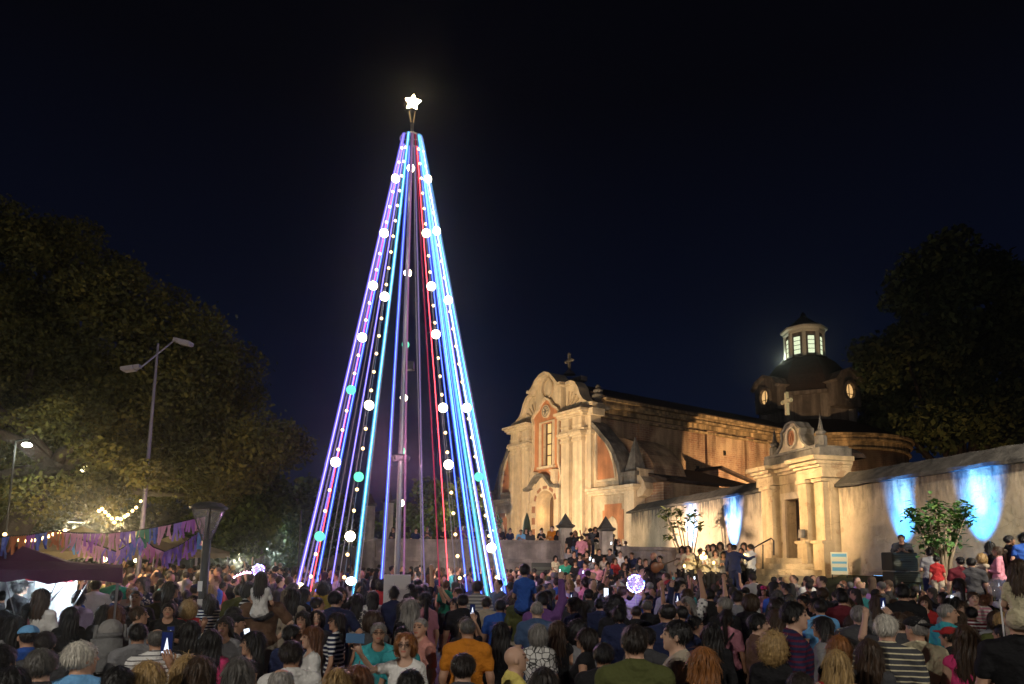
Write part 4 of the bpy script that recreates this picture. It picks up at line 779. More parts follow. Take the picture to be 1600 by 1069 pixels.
def ribbons(name, label, pts, cols, wd, l0, l1, seed):
    rg = np.random.default_rng(seed); t = thing(name, label, 'bunting', pts[0], 0); o = pts[0]
    bm = bmesh.new(); tube(bm, [p - o for p in pts], .012, 5); bobj('rope', bm, ironm, t)
    groups = {}
    L = 0; acc = []
    for a, b in zip(pts, pts[1:]):
        d = (b - a); Ln = d.length; k = 0
        while L < Ln: acc.append(a + d * (L / Ln)); L += wd * .8
        L -= Ln
    ci = 0; run = 0
    for p in acc:
        if run <= 0: ci = rg.integers(len(cols)); run = rg.integers(3, 9)
        run -= 1
        if rg.random() < .06: continue
        groups.setdefault(ci, []).append(p - o)
    for ci, ps in groups.items():
        bm = bmesh.new()
        for p in ps:
            ln = rg.uniform(l0, l1); dx = rg.normal(0, .02); dy = rg.normal(0, .03); w2 = wd * .42
            a = [bm.verts.new(p + Vector((s * w2, 0, 0))) for s in (-1, 1)]; m_ = [bm.verts.new(p + Vector((s * w2 + dx, dy, -ln * .5))) for s in (-1, 1)]; e_ = [bm.verts.new(p + Vector((s * w2 + dx * 2.2, dy * -.6, -ln))) for s in (-1, 1)]
            bm.faces.new((a[0], a[1], m_[1], m_[0])); bm.faces.new((m_[0], m_[1], e_[1], e_[0]))
        ob = bobj('ribbons', bm, mat('ribbon_%d' % (cols[ci][3]), cols[ci][:3], .6), t); ob['kind'] = 'stuff'
RC = [(.45, .16, .60, 1), (.62, .22, .50, 2), (.14, .20, .65, 3), (.60, .22, .10, 4), (.08, .30, .22, 5), (.32, .20, .70, 6), (.70, .35, .55, 7), (.15, .35, .70, 8)]
U = [at(x, y, Y) for x, y, Y in ((-30, 842, 10), (0, 839, 10.2), (45, 836, 10.6), (82, 830, 11), (122, 833, 11.3), (170, 833, 11.5), (219, 828, 11.7), (262, 820, 11.8), (322, 806, 11.9))]
ribbons('ribbon_bunting', 'upper rope of coloured ribbons hung from the unlit cone lamp over the gazebo', U, RC, .045, .2, .34, 1)
U2 = [at(x, y, Y) for x, y, Y in ((112, 838, 13.2), (145, 849, 13.2), (182, 862, 13.2), (205, 848, 13), (220, 838, 12.9), (240, 855, 12.8), (258, 862, 12.7), (285, 850, 12.5), (310, 832, 12.2), (325, 818, 12))]
ribbons('ribbon_bunting', 'lower sagging rope of purple and blue ribbons ending at the unlit cone lamp', U2, RC[:3] + RC[5:], .05, .22, .36, 2)
def bulbs(label, pts, r, power, m):
    t = thing('festoon_lights', label, 'string lights', pts[0]); o = pts[0]; bm = bmesh.new(); tube(bm, [p - o for p in pts], .01, 4); bobj('cable', bm, ironm, t)
    me = gmesh(r, m, 8)
    for p in pts: link('bulb', me, t, p - o + Vector((0, 0, -.05)))
    for i in range(1, len(pts), 4): lamp('POINT', pts[i] + Vector((0, -.3, -.3)), power, (1, .7, .36), size=.1, parent=t, name='bulb_light')
wb = emat('festoon_bulb', (1, .66, .26), 9, False)
bulbs('bright warm string of bulbs dipping in a V before the huge tree', [at(x, y, Y) for x, y, Y in ((155, 795, 16), (160, 792, 16), (165, 797, 16), (170, 802, 16), (175, 807, 16), (179, 813, 16), (183, 807, 16.2), (189, 808, 16.4), (195, 804, 16.6), (200, 801, 16.8), (207, 795, 17), (213, 790, 17.2), (220, 780, 17.4))], .04, 170, wb)
bulbs('warm string of bulbs along the rope above the maroon gazebo', [at(x, y, Y) for x, y, Y in ((8, 831, 13), (19, 836, 13), (31, 840, 13), (38, 841, 13), (48, 840, 13), (53, 840, 13), (60, 838, 13), (67, 837, 13.2), (76, 834, 13.4), (84, 831, 13.6), (93, 828, 13.8), (102, 825, 14))], .035, 12, wb)
for i, (x, y, Y, r) in enumerate(((653, 893, 27, .07), (717, 895, 27, .07), (727, 900, 24, .05), (212, 876, 22, .06), (163, 874, 18, .07), (1016, 0, 0, 0))):
    if not r: continue
    c = at(x, y, Y); t = thing('hand_light', ('white light held up below the terrace wall behind the lavender strand', 'pale light held up below the terrace wall near the thin grey strand', 'small warm light below the terrace wall near the blue strand', 'small lamp hanging at the tan tents', 'warm lamp glowing at the edge of the maroon gazebo')[i], 'light', c)
    bm = bmesh.new(); sphere(bm, (0, 0, 0), r, 10); bobj('bulb', bm, emat('white_spot' if i < 2 else 'warm_spot', (.85, 1, .85) if i < 2 else (1, .75, .4), 9, False), t)
    bm = bmesh.new(); box(bm, -r * .7, r * .7, r * .5, r * 1.1, -r * 1.6, r * 1.2); bobj('casing', bm, dk, t)
# ------------------------------------------------------------------ stage gear near the wall and terrace
def speaker(c, w, d, h, label, stand=0):
    t = thing('loudspeaker', label, 'speaker', (c[0], c[1], c[2]), 0); sh = mat('speaker_black', (.05, .055, .045), .55)
    bm = bmesh.new(); box(bm, -w / 2, w / 2, -d / 2, d / 2, 0, h); bmesh.ops.bevel(bm, geom=bm.edges[:], offset=.02, segments=2, affect='EDGES'); bobj('cabinet', bm, sh, t)
    for k in range(9): bm = bmesh.new(); z = h * .08 + k * h * .095; box(bm, -w / 2 + .04, w / 2 - .04, -d / 2 - .014, -d / 2 - .003, z, z + h * .06); bobj('grille_slat', bm, mat('grille', (.10, .11, .085), .6), t)
    bm = bmesh.new(); box(bm, -w * .2, w * .2, -d / 2 - .03, -d / 2 - .016, h * .5, h * .54); bobj('handle', bm, ironm, t)
    return t
p = at(1406, 891, 19.6); speaker((p.x, p.y, at(1406, 892, 19.6).z), .72, .6, .52, 'large greenish black loudspeaker cabinet raised before the wall, topmost of its stack')
speaker((p.x + .03, p.y, .0 + at(1406, 892, 19.6).z - .64), .76, .6, .62, 'black loudspeaker cabinet under the greenish one before the wall')
bm = bmesh.new(); z0_ = at(1406, 892, 19.6).z - .645; t = thing('speaker_riser', 'dark wooden riser carrying the stacked loudspeakers by the wall', 'platform', (p.x, p.y, 0)); box(bm, -.7, .7, -.45, .9, 0, z0_); bobj('box', bm, mat('riser_black', (.03, .03, .03), .7), t)
p = at(847, 900, 31); speaker((p.x, p.y, .05), .95, .5, 1.9, 'tall black speaker cabinet standing against the terrace wall')
# info sign
p = at(1312, 893, 22.6); t = thing('information_sign', 'pale yellow notice board with light blue bands standing by the portal', 'sign', (p.x, p.y, 0), -.35)
zt = at(1312, 863, 22.6).z; zb_ = at(1312, 893, 22.6).z; bm = bmesh.new(); box(bm, -.25, .25, -.03, .03, zb_ - .1, zt); bobj('board', bm, mat('board_cream', (.75, .70, .45), .5, emit=(.85, .75, .42), es=.08), t)  # weak glow put into the board colour to keep it bright
for z_, h_ in ((.84, .10), (.46, .07), (.12, .12)): bm = bmesh.new(); z = zb_ + (zt - zb_) * z_; box(bm, -.22, .22, -.036, -.032, z - h_ / 2, z + h_ / 2); bobj('blue_band', bm, mat('band_blue', (.18, .48, .60), .5), t)
for x in (-.22, .22): bm = bmesh.new(); tube(bm, [(x, .05, 0), (x, .05, zt - .02)], .018, 6); bobj('leg', bm, ironm, t)
# white panel near the cone tree
p = at(620, 940, 13.6); t = thing('display_panel', 'blank white upright box panel beside the pink strand in the crowd', 'panel', (p.x, p.y, 0), .12); bm = bmesh.new(); box(bm, -.26, .26, -.09, .09, .9, at(620, 898, 13.6).z); bmesh.ops.bevel(bm, geom=bm.edges[:], offset=.01, segments=1, affect='EDGES'); bobj('box', bm, mat('panel_white', (.62, .60, .60), .5), t)
for x in (-.2, .2): bm = bmesh.new(); tube(bm, [(x, 0, 0), (x, 0, .9)], .02, 6); bobj('leg', bm, steel, t)
# floor spotlight glowing at the cone's foot
for px, py, Y, col, lab in ((468, 917, 14.6, (1, .75, .4), 'small warm spotlight glowing near the leftmost strand foot'), (549, 908, 14.5, (.75, .95, 1), 'white blue spotlight glowing at the foot of the cyan strand')):
    c = at(px, py, Y); t = thing('spotlight', lab, 'spotlight', (c.x, c.y, 0)); bm = bmesh.new(); tube(bm, [(0, 0, 0), (0, 0, c.z - .05)], .02, 6); bobj('stand', bm, ironm, t)
    bm = bmesh.new(); sphere(bm, (0, 0, c.z), .09, 10, sx=1.3); bobj('lamp_head', bm, emat('spot_' + str(col), col, 9, False), t)
    lamp('POINT', (c.x, c.y, c.z), 25, col, size=.08, parent=t, name='spot_light'); t.children[-1].location = (0, -.15, c.z + .15)
# LED balloons
def balloon(px, py, Y, r, label, lit, seed, string=1.0):
    rg = np.random.default_rng(seed); c = at(px, py, Y); t = thing('balloon', label, 'balloon', c)
    if 'clear_balloon' not in MATS:
        m = bpy.data.materials.new('clear_balloon'); m.use_nodes = True; P = m.node_tree.nodes['Principled BSDF']; P.inputs['Alpha'].default_value = .22; P.inputs['Roughness'].default_value = .03; P.inputs['Base Color'].default_value = (.7, .65, .75, 1); P.inputs['Specular IOR Level'].default_value = 1; MATS['clear_balloon'] = m
    bm = bmesh.new(); sphere(bm, (0, 0, 0), r, 24); lathe(bm, [(.03, -r * 1.12), (.015, -r * .98)], 8); bobj('skin', bm, MATS['clear_balloon'], t, True)
    bm = bmesh.new(); tube(bm, [(0, 0, -r * 1.1), (.02, 0, -r * 1.1 - string)], .008, 5); bobj('stick', bm, whitep, t)
    if lit:
        for nm, col, k in (('violet_leds', (.35, .2, 1), 34), ('white_leds', (.85, .8, 1), 26), ('blue_leds', (.05, .2, 1), 18)):
            bm = bmesh.new()
            for i in range(k):
                if i % 3: a = rg.uniform(0, 6.28); q = Vector((math.cos(a), rg.normal(0, .12), math.sin(a)))
                else: q = Vector(rg.normal(0, 1, 3))
                sphere(bm, q.normalized() * r * 1.01, rg.uniform(.007, .014), 6)
            bobj(nm, bm, emat(nm, col, 9, False), t)['kind'] = 'stuff'
        lamp('POINT', c, 6, (.5, .4, 1), size=.1, parent=t, name='led_glow'); t.children[-1].location = (0, -.02, 0)
balloon(993, 912, 11.0, .135, 'clear round balloon wrapped in violet and blue LED dots held over the crowd', True, 1)
balloon(404, 891, 12.5, .10, 'small clear balloon with white LED dots near the girl on the shoulders', True, 2)
balloon(1561, 918, 6.6, .10, 'clear unlit balloon beside the big man in black', False, 3, .5)
c0 = at(366, 902, 12.5); t = thing('glow_stick', 'curved glowing stick of pink LED dots leading to the small lit balloon', 'light stick', c0)
bm = bmesh.new(); [sphere(bm, at(x, y, 12.5) - c0, .022, 6) for x, y in ((366, 902), (371, 899), (376, 897), (381, 895), (386, 894), (391, 895))]; tube(bm, [at(x, y, 12.5) - c0 for x, y in ((366, 902), (376, 897), (391, 895))], .008, 5); bobj('led_dots', bm, emat('pink_led', (1, .55, .8), 6, False), t)
# folded parasol on the terrace
c = at(823, 838, 36); t = thing('folded_parasol', 'closed dark green parasol on the terrace in front of the facade', 'parasol', (c.x, c.y, GZ)); bm = bmesh.new(); lathe(bm, [(.03, 0), (.03, .9), (.2, 1.0), (.24, 1.5), (.16, 2.1), (.03, 2.5), (0, 2.55)], 10); bobj('canopy', bm, mat('parasol_green', (.04, .06, .03), .8), t)
# choir platform
sg_ = at(1110, 893, 22.5); t = thing('stage', 'low dark stage platform carrying the choir before the wall', 'stage', (sg_.x, 22.9, 0)); zst = .95
bm = bmesh.new(); box(bm, -1.5, 2.4, -1.0, 1.6, zst - .12, zst); bobj('deck', bm, mat('stage_black', (.03, .03, .035), .6), t); bm = bmesh.new(); box(bm, -1.45, 2.35, -.95, -.9, 0, zst - .12); bobj('skirt', bm, mat('stage_black', (0, 0, 0)), t)
STG = (sg_.x, 22.9, zst)
# ------------------------------------------------------------------ people: distance fields turned into smooth meshes
def grid(a, b, fine_a, fine_b, hf, hc):
    out = [fine_a]; x = fine_a
    while x < fine_b - 1e-6: x += hf; out.append(x)
    lo = []; x = fine_a; h = hf
    while x > a: h = min(hc, h * 1.35); x -= h; lo.append(x)
    x = out[-1]; h = hf
    while x < b: h = min(hc, h * 1.35); x += h; out.append(x)
    return np.array(lo[::-1] + out, dtype=np.float32)
class Field:
    def __init__(s, xs, ys, zs): s.c = (xs, ys, zs); s.X, s.Y, s.Z = np.meshgrid(xs, ys, zs, indexing='ij', sparse=False); s.v = np.full(s.X.shape, 9., np.float32)
    def sub(s, f):
        t = object.__new__(Field); t.c = s.c; t.X, t.Y, t.Z = s.X, s.Y, s.Z; t.v = f; return t
def ell(S, c, r, rot=0):
    X = S.X - c[0]; Y = S.Y - c[1]; Z = S.Z - c[2]
    if rot: co, si = math.cos(rot), math.sin(rot); X, Y = X * co + Y * si, -X * si + Y * co
    k0 = np.sqrt((X / r[0]) ** 2 + (Y / r[1]) ** 2 + (Z / r[2]) ** 2); k1 = np.sqrt((X / r[0] ** 2) ** 2 + (Y / r[1] ** 2) ** 2 + (Z / r[2] ** 2) ** 2) + 1e-6
    return k0 * (k0 - 1) / k1
def cap(S, a, b, ra, rb):
    a = np.array(a, np.float32); b = np.array(b, np.float32); d = b - a; L = float(d @ d) + 1e-9
    X = S.X - a[0]; Y = S.Y - a[1]; Z = S.Z - a[2]; h = np.clip((X * d[0] + Y * d[1] + Z * d[2]) / L, 0, 1)
    return np.sqrt((X - h * d[0]) ** 2 + (Y - h * d[1]) ** 2 + (Z - h * d[2]) ** 2) - (ra + (rb - ra) * h)
def sm(a, b, k=.03):
    h = np.clip(.5 + .5 * (b - a) / k, 0, 1); return b + (a - b) * h - k * h * (1 - h)
def nets(xs, ys, zs, V):
    ins = V < 0; nx, ny, nz = V.shape
    c8 = [(i, j, k) for i in (0, 1) for j in (0, 1) for k in (0, 1)]
    cnt = sum(ins[i:nx - 1 + i, j:ny - 1 + j, k:nz - 1 + k].astype(np.int8) for i, j, k in c8)
    I, J, K = np.nonzero((cnt > 0) & (cnt < 8)); idx = np.full((nx - 1, ny - 1, nz - 1), -1, np.int32); idx[I, J, K] = np.arange(len(I))
    val = np.stack([V[I + i, J + j, K + k] for i, j, k in c8], 1); pos = np.stack([np.stack([xs[I + i], ys[J + j], zs[K + k]], 1) for i, j, k in c8], 1)
    acc = np.zeros((len(I), 3)); n = np.zeros(len(I))
    for a in range(8):
        for b in range(a + 1, 8):
            if bin(a ^ b).count('1') != 1: continue
            m = (val[:, a] < 0) != (val[:, b] < 0); t = (val[:, a] / (val[:, a] - val[:, b] + 1e-12))[:, None]
            p = pos[:, a] * (1 - t) + pos[:, b] * t; acc[m] += p[m]; n[m] += 1
    P = acc / n[:, None]; Q = []
    for ax in range(3):
        A = [slice(None)] * 3; B = [slice(None)] * 3; A[ax] = slice(0, -1); B[ax] = slice(1, None); s = ins[tuple(A)]; e = ins[tuple(B)]
        u, v = [(1, 2), (2, 0), (0, 1)][ax]; G = np.array(np.nonzero(s != e)); ok = (G[u] > 0) & (G[v] > 0) & (G[u] < V.shape[u] - 1) & (G[v] < V.shape[v] - 1); G = G[:, ok]; fl = s[tuple(G)]
        def cell(du, dv): g = G.copy(); g[u] -= du; g[v] -= dv; return idx[tuple(g)]
        q = np.stack([cell(1, 1), cell(0, 1), cell(0, 0), cell(1, 0)], 1); q[~fl] = q[~fl][:, ::-1]; Q.append(q)
    return P, np.concatenate(Q)
def mk(name, P, Q, extra=None, col=None, m=None):
    if extra:
        n0 = len(P); P = np.concatenate([P, extra[0]]); Q = np.concatenate([Q, extra[1] + n0])
    me = bpy.data.meshes.new(name); me.vertices.add(len(P)); me.vertices.foreach_set('co', P.astype(np.float32).ravel()); n = len(Q)
    me.loops.add(4 * n); me.loops.foreach_set('vertex_index', Q.astype(np.int32).ravel()); me.polygons.add(n); me.polygons.foreach_set('loop_start', np.arange(0, 4 * n, 4)); me.polygons.foreach_set('loop_total', np.full(n, 4))
    if col is not None: a = me.color_attributes.new('tint', 'FLOAT_COLOR', 'POINT'); a.data.foreach_set('color', col.astype(np.float32).ravel())
    me.update(calc_edges=True); me.shade_smooth()
    if m: me.materials.append(m)
    return me
SHX = {'m': .185, 'f': .155, 'c': .145}
def arms(g, pose):
    s = SHX[g]
    P = {'down': ((s + .06, -.03, 1.13), (s + .08, .05, .90), (s + .075, .09, .82)), 'fold': ((s + .07, .01, 1.13), (.04, .19, 1.16), (-.05, .205, 1.17)), 'text': ((s + .07, .04, 1.14), (.07, .25, 1.24), (.035, .29, 1.31)),
         'up': ((s + .09, .20, 1.47), (.15, .33, 1.68), (.12, .36, 1.765)), 'high': ((s + .08, .10, 1.66), (s + .06, .16, 1.91), (s + .06, .18, 2.0)), 'selfie': ((s + .14, .18, 1.43), (s + .21, .36, 1.62), (s + .23, .40, 1.70)), 'hip': ((s + .17, -.06, 1.19), (s + .0, .03, 1.03), (s - .05, .09, 1.0)),
         'knee': ((s + .06, .10, 1.16), (.14, .30, 1.06), (.12, .37, 1.03)), 'out': ((s + .18, .16, 1.30), (s + .30, .36, 1.38), (s + .32, .44, 1.40))}
    two = {'down': ('down', 'down'), 'fold': ('fold', 'fold'), 'text': ('text', 'text'), 'up1': ('up', 'down'), 'up2': ('up', 'up'), 'high': ('high', 'down'), 'selfie': ('selfie', 'down'), 'hip': ('hip', 'down'), 'sit': ('knee', 'knee'), 'ride': ('knee', 'knee'), 'high2': ('high', 'high'), 'rideup': ('high', 'knee'), 'out': ('out', 'down')}[pose]
    out = []
    for sg_, q in zip((1, -1), two):
        e, w_, h = P[q]; dz = .025 if (q == 'fold' and sg_ < 0) else 0
        out.append([np.array((sg_ * a[0], a[1], a[2] + dz)) for a in ((s - .005, -.01, 1.425), e, w_, h)])
    return out
def headc(S, g, turn):
    co, si = math.cos(turn), math.sin(turn)
    def rt(p): return (p[0] * co - p[1] * si, p[0] * si + p[1] * co, p[2])
    h = 1.13 if g == 'c' else 1.0
    def k(p, r): return rt((p[0] * h, p[1] * h, 1.56 + (p[2] - 1.56) * h)), [q * h for q in r]
    def E(p, r): c, r = k(p, r); return ell(S, c, r, turn)
    jw = .058 if g == 'm' else .052
    f = E((0, -.008, 1.667), (.077, .094, .093)); f = sm(f, E((0, .028, 1.603), (jw, .062, .068)), .035); f = sm(f, E((0, .068, 1.560), (.026, .024, .02)), .025)
    f = sm(f, E((0, .078, 1.688), (.050, .014, .011)), .012)                       # brow
    a, _ = k((0, .084, 1.668), (1,)); b, _ = k((0, .106, 1.636), (1,)); f = sm(f, cap(S, a, b, .008, .0135), .010)   # nose
    f = sm(f, E((0, .082, 1.598), (.024, .013, .009)), .008)                       # lips
    for s in (-1, 1):
        f = -sm(-f, E((s * .031, .092, 1.665), (.017, .012, .011)), .010)          # eye sockets
        f = np.minimum(f, E((s * .031, .074, 1.664), (.0125, .0125, .0125))); f = sm(f, E((s * .079, -.008, 1.642), (.010, .019, .031)), .006)
    return f
def torso(S, g):
    s = SHX[g]; m = g == 'm'
    f = ell(S, (0, 0, .965), (.165 if m else .172, .115, .12)); f = sm(f, ell(S, (0, .0, 1.13), (.150 if m else .128, .105 if m else .095, .17)), .06); f = sm(f, ell(S, (0, .0, 1.31), (.175 if m else .145, .118 if m else .10, .165)), .06)
    f = sm(f, cap(S, (-s + .01, -.012, 1.415), (s - .01, -.012, 1.415), .062 if m else .05, .062 if m else .05), .06)
    if g == 'f':
        for q in (-1, 1): f = sm(f, ell(S, (q * .065, .085, 1.285), (.062, .055, .06)), .04)
    tz = .046 if m else .036
    for q in (-1, 1): f = sm(f, cap(S, (q * .02, -.03, 1.50), (q * (s - .04), -.018, 1.435), tz, tz), .05)
    return f
def legs(S, sit, infl=0, zcut=None):
    f = None
    for s in (-1, 1):
        if sit: a = cap(S, (s * .09, .02, .93), (s * .15, .40, .93), .092, .065); b = cap(S, (s * .15, .40, .92), (s * .14, .36, .50), .062, .042); c = cap(S, (s * .14, .36, .46), (s * .15, .52, .43), .042, .034)
        else: a = cap(S, (s * .085, 0, .92), (s * .10, .01, .50), .095, .06); b = cap(S, (s * .10, .0, .50), (s * .105, -.01, .10), .058, .04); c = cap(S, (s * .105, -.03, .05), (s * .12, .15, .038), .044, .034)
        q = sm(sm(a, b, .02), c, .03); f = q if f is None else np.minimum(f, q)
    return f - infl
def fingers(Wr, H, r=.0085):
    V = []; Q = []; d = H - Wr; d = d / np.linalg.norm(d); lat = np.cross(d, (0, 1, 0) if abs(d[1]) < .8 else (1, 0, 0)); lat /= np.linalg.norm(lat); nrm = np.cross(lat, d)
    def tb(P, rr):
        i0 = len(V); n = 6
        for p, q in zip(P, rr):
            for k in range(n): a = 2 * math.pi * k / n; V.append(p + lat * math.cos(a) * q + nrm * math.sin(a) * q)
        for i in range(len(P) - 1):
            for k in range(n): Q.append((i0 + i * n + k, i0 + i * n + (k + 1) % n, i0 + (i + 1) * n + (k + 1) % n, i0 + (i + 1) * n + k))
        e = i0 + (len(P) - 1) * n; Q.append((e, e + 1, e + 2, e + 3)); Q.append((e, e + 3, e + 4, e + 5))
    for k, L in enumerate((.062, .074, .070, .052)):
        b = Wr + d * .055 + lat * (k - 1.5) * .0185; tb([b, b + d * .028 + d * L * .35, b + d * .028 + d * L * .7 + nrm * .014, b + d * .028 + d * L * .85 + nrm * .034], (r, r * .98, r * .9, r * .7))
    b = Wr + d * .02 - lat * .02; tb([b, b + d * .025 - lat * .022 + nrm * .008, b + d * .050 - lat * .032 + nrm * .018, b + d * .068 - lat * .030 + nrm * .028], (r * 1.2, r * 1.15, r, r * .8))
    return np.array(V), np.array(Q)
skin_m = bpy.data.materials.new('skin'); cloth = {}; CACHE = {}
def setup_mats():
    m = skin_m; m.use_nodes = True; t = m.node_tree; P = t.nodes['Principled BSDF']; P.inputs['Roughness'].default_value = .5; P.inputs['Specular IOR Level'].default_value = .35
    oi = t.nodes.new('ShaderNodeObjectInfo'); at_ = t.nodes.new('ShaderNodeAttribute'); at_.attribute_name = 'tint'; mx = t.nodes.new('ShaderNodeMix'); mx.data_type = 'RGBA'; mx.blend_type = 'MULTIPLY'; mx.inputs[0].default_value = 1
    t.links.new(oi.outputs['Color'], mx.inputs[6]); t.links.new(at_.outputs['Color'], mx.inputs[7]); t.links.new(mx.outputs[2], P.inputs['Base Color'])
    for kind in ('plain', 'stripes', 'thin_stripes', 'print', 'plaid', 'hair', 'floral'):
        m = bpy.data.materials.new('hair' if kind == 'hair' else 'cloth_' + kind); m.use_nodes = True; t = m.node_tree; P = t.nodes['Principled BSDF']; N = t.nodes.new; L = t.links.new
        P.inputs['Roughness'].default_value = .42 if kind == 'hair' else .85; P.inputs['Specular IOR Level'].default_value = .45 if kind == 'hair' else .2
        oi = N('ShaderNodeObjectInfo'); tc = N('ShaderNodeTexCoord'); out = oi.outputs['Color']; mp = N('ShaderNodeMapping'); L(tc.outputs['Object'], mp.inputs[0]); no = N('ShaderNodeTexNoise'); L(mp.outputs[0], no.inputs['Vector'])
        mx = N('ShaderNodeMix'); mx.data_type = 'RGBA'; L(out, mx.inputs[6]); bp = N('ShaderNodeBump'); bp.inputs['Distance'].default_value = .02
        if kind == 'hair':
            mp.inputs['Scale'].default_value = (70, 70, 5); no.inputs['Scale'].default_value = 1; no.inputs['Detail'].default_value = 4; mx.blend_type = 'MULTIPLY'; mx.inputs[0].default_value = .85
            r = N('ShaderNodeValToRGB'); r.color_ramp.elements[0].position = .36; r.color_ramp.elements[0].color = (.5, .48, .46, 1); r.color_ramp.elements[1].position = .62; r.color_ramp.elements[1].color = (1.3, 1.27, 1.2, 1); L(no.outputs['Fac'], r.inputs[0]); L(r.outputs[0], mx.inputs[7]); bp.inputs['Strength'].default_value = .6; L(no.outputs['Fac'], bp.inputs['Height'])
        else:
            no.inputs['Scale'].default_value = 7; no.inputs['Detail'].default_value = 3; bp.inputs['Strength'].default_value = .9; bp.inputs['Distance'].default_value = .07; L(no.outputs['Fac'], bp.inputs['Height'])
            if kind in ('stripes', 'thin_stripes', 'plaid'):
                wv = N('ShaderNodeTexWave'); wv.bands_direction = 'Z'; wv.inputs['Scale'].default_value = {'stripes': 5.5, 'thin_stripes': 7, 'plaid': 8}[kind]; L(tc.outputs['Object'], wv.inputs['Vector']); r = N('ShaderNodeValToRGB'); r.color_ramp.interpolation = 'CONSTANT'; r.color_ramp.elements[1].position = {'stripes': .62, 'thin_stripes': .86, 'plaid': .6}[kind]
                L(wv.outputs['Fac'], r.inputs[0]); L(r.outputs[0], mx.inputs[0]); a2 = N('ShaderNodeAttribute'); a2.attribute_type = 'OBJECT'; a2.attribute_name = 'second'; L(a2.outputs['Color'], mx.inputs[7])
            elif kind in ('print', 'floral'):
                vo = N('ShaderNodeTexVoronoi'); vo.feature = 'DISTANCE_TO_EDGE' if kind == 'print' else 'F1'; vo.inputs['Scale'].default_value = 16 if kind == 'print' else 22; L(tc.outputs['Object'], vo.inputs['Vector']); r = N('ShaderNodeValToRGB'); r.color_ramp.elements[0].position = .04 if kind == 'print' else .3; r.color_ramp.elements[1].position = .1 if kind == 'print' else .45; r.color_ramp.elements[0].color = (1, 1, 1, 1); r.color_ramp.elements[1].color = (0, 0, 0, 1)
                L(vo.outputs['Distance'], r.inputs[0]); L(r.outputs[0], mx.inputs[0]); a2 = N('ShaderNodeAttribute'); a2.attribute_type = 'OBJECT'; a2.attribute_name = 'second'; L(a2.outputs['Color'], mx.inputs[7])
            else: mx.inputs[0].default_value = 0
        L(mx.outputs[2], P.inputs['Base Color']); L(bp.outputs[0], P.inputs['Normal']); cloth[kind] = m
setup_mats()
def body_grid(pose, fine=True):
    xr = .75 if pose == 'selfie' else (.62 if pose == 'out' else .42); yr = .62 if pose in ('sit', 'ride', 'rideup') else .5; zt = 2.12 if pose in ('high', 'high2', 'rideup') else 1.88
    if fine: return grid(-xr, xr, -.095, .095, .0095, .022), grid(-.17, yr, -.02, .115, .0095, .022), np.concatenate([grid(0 - .01, 1.50, 1.36, 1.50, .02, .030)[:-1][lambda a=None: slice(None)] if False else np.arange(-.01, 1.50, .026), np.arange(1.50, 1.80, .0092), np.arange(1.806, zt, .022)]).astype(np.float32)
    return np.arange(-xr, xr, .045, dtype=np.float32), np.arange(-.2, yr, .045, dtype=np.float32), np.arange(-.03, zt, .045, dtype=np.float32)
def body_mesh(g, pose, turn):
    key = ('b', g, pose, turn)
    if key in CACHE: return CACHE[key]
    xs, ys, zs = body_grid(pose); S = Field(xs, ys, zs); f = torso(S, g)
    k = int(np.searchsorted(zs, 1.47)); T = object.__new__(Field); T.X, T.Y, T.Z = S.X[:, :, k:], S.Y[:, :, k:], S.Z[:, :, k:]
    nk = .056 if g == 'm' else .046
    f = sm(f, cap(S, (0, -.018, 1.44), (0, -.005, 1.58), nk + .008, nk), .03)
    h = headc(T, g, R(turn)); f[:, :, k:] = sm(f[:, :, k:], h, .018)
    f = sm(f, legs(S, pose in ('sit', 'ride', 'rideup')), .05)
    ar = arms(g, pose); V = []; Q = []; n = 0; th = 1 if g == 'm' else .82
    for s_, e_, w_, h_ in ar:
        f = sm(f, cap(S, s_, e_, .054 * th, .043 * th), .035); f = sm(f, cap(S, e_, w_, .043 * th, .029 * th), .02); d = (h_ - w_) / np.linalg.norm(h_ - w_); f = sm(f, cap(S, w_ + d * .02, w_ + d * .06, .030, .032), .02)
        v, q = fingers(w_, h_); V.append(v); Q.append(q + n); n += len(v)
    P, q = nets(xs, ys, zs, f); V = np.concatenate(V); Q = np.concatenate(Q)
    A = np.concatenate([P, V]); col = np.ones((len(A), 4)); co, si = math.cos(-R(turn)), math.sin(-R(turn)); hs = 1.13 if g == 'c' else 1.
    hx = (A[:, 0] * co - A[:, 1] * si) / hs; hy = (A[:, 0] * si + A[:, 1] * co) / hs; hz = 1.56 + (A[:, 2] - 1.56) / hs; fr = (hy > .05) & (A[:, 2] > 1.5)
    for s in (-1, 1):
        col[fr & (((hx - s * .031) / .017) ** 2 + ((hz - 1.664) / .0095) ** 2 < 1)] = (.10, .09, .10, 1); col[fr & (abs(hx - s * .032) < .023) & (abs(hz - 1.692) < .006)] = (.22, .18, .16, 1)
    col[fr & (abs(hx) < .024) & (abs(hz - 1.598) < .009)] = (.85, .45, .45, 1)
    CACHE[key] = mk('body', P, q, (V, Q), col, skin_m); return CACHE[key]
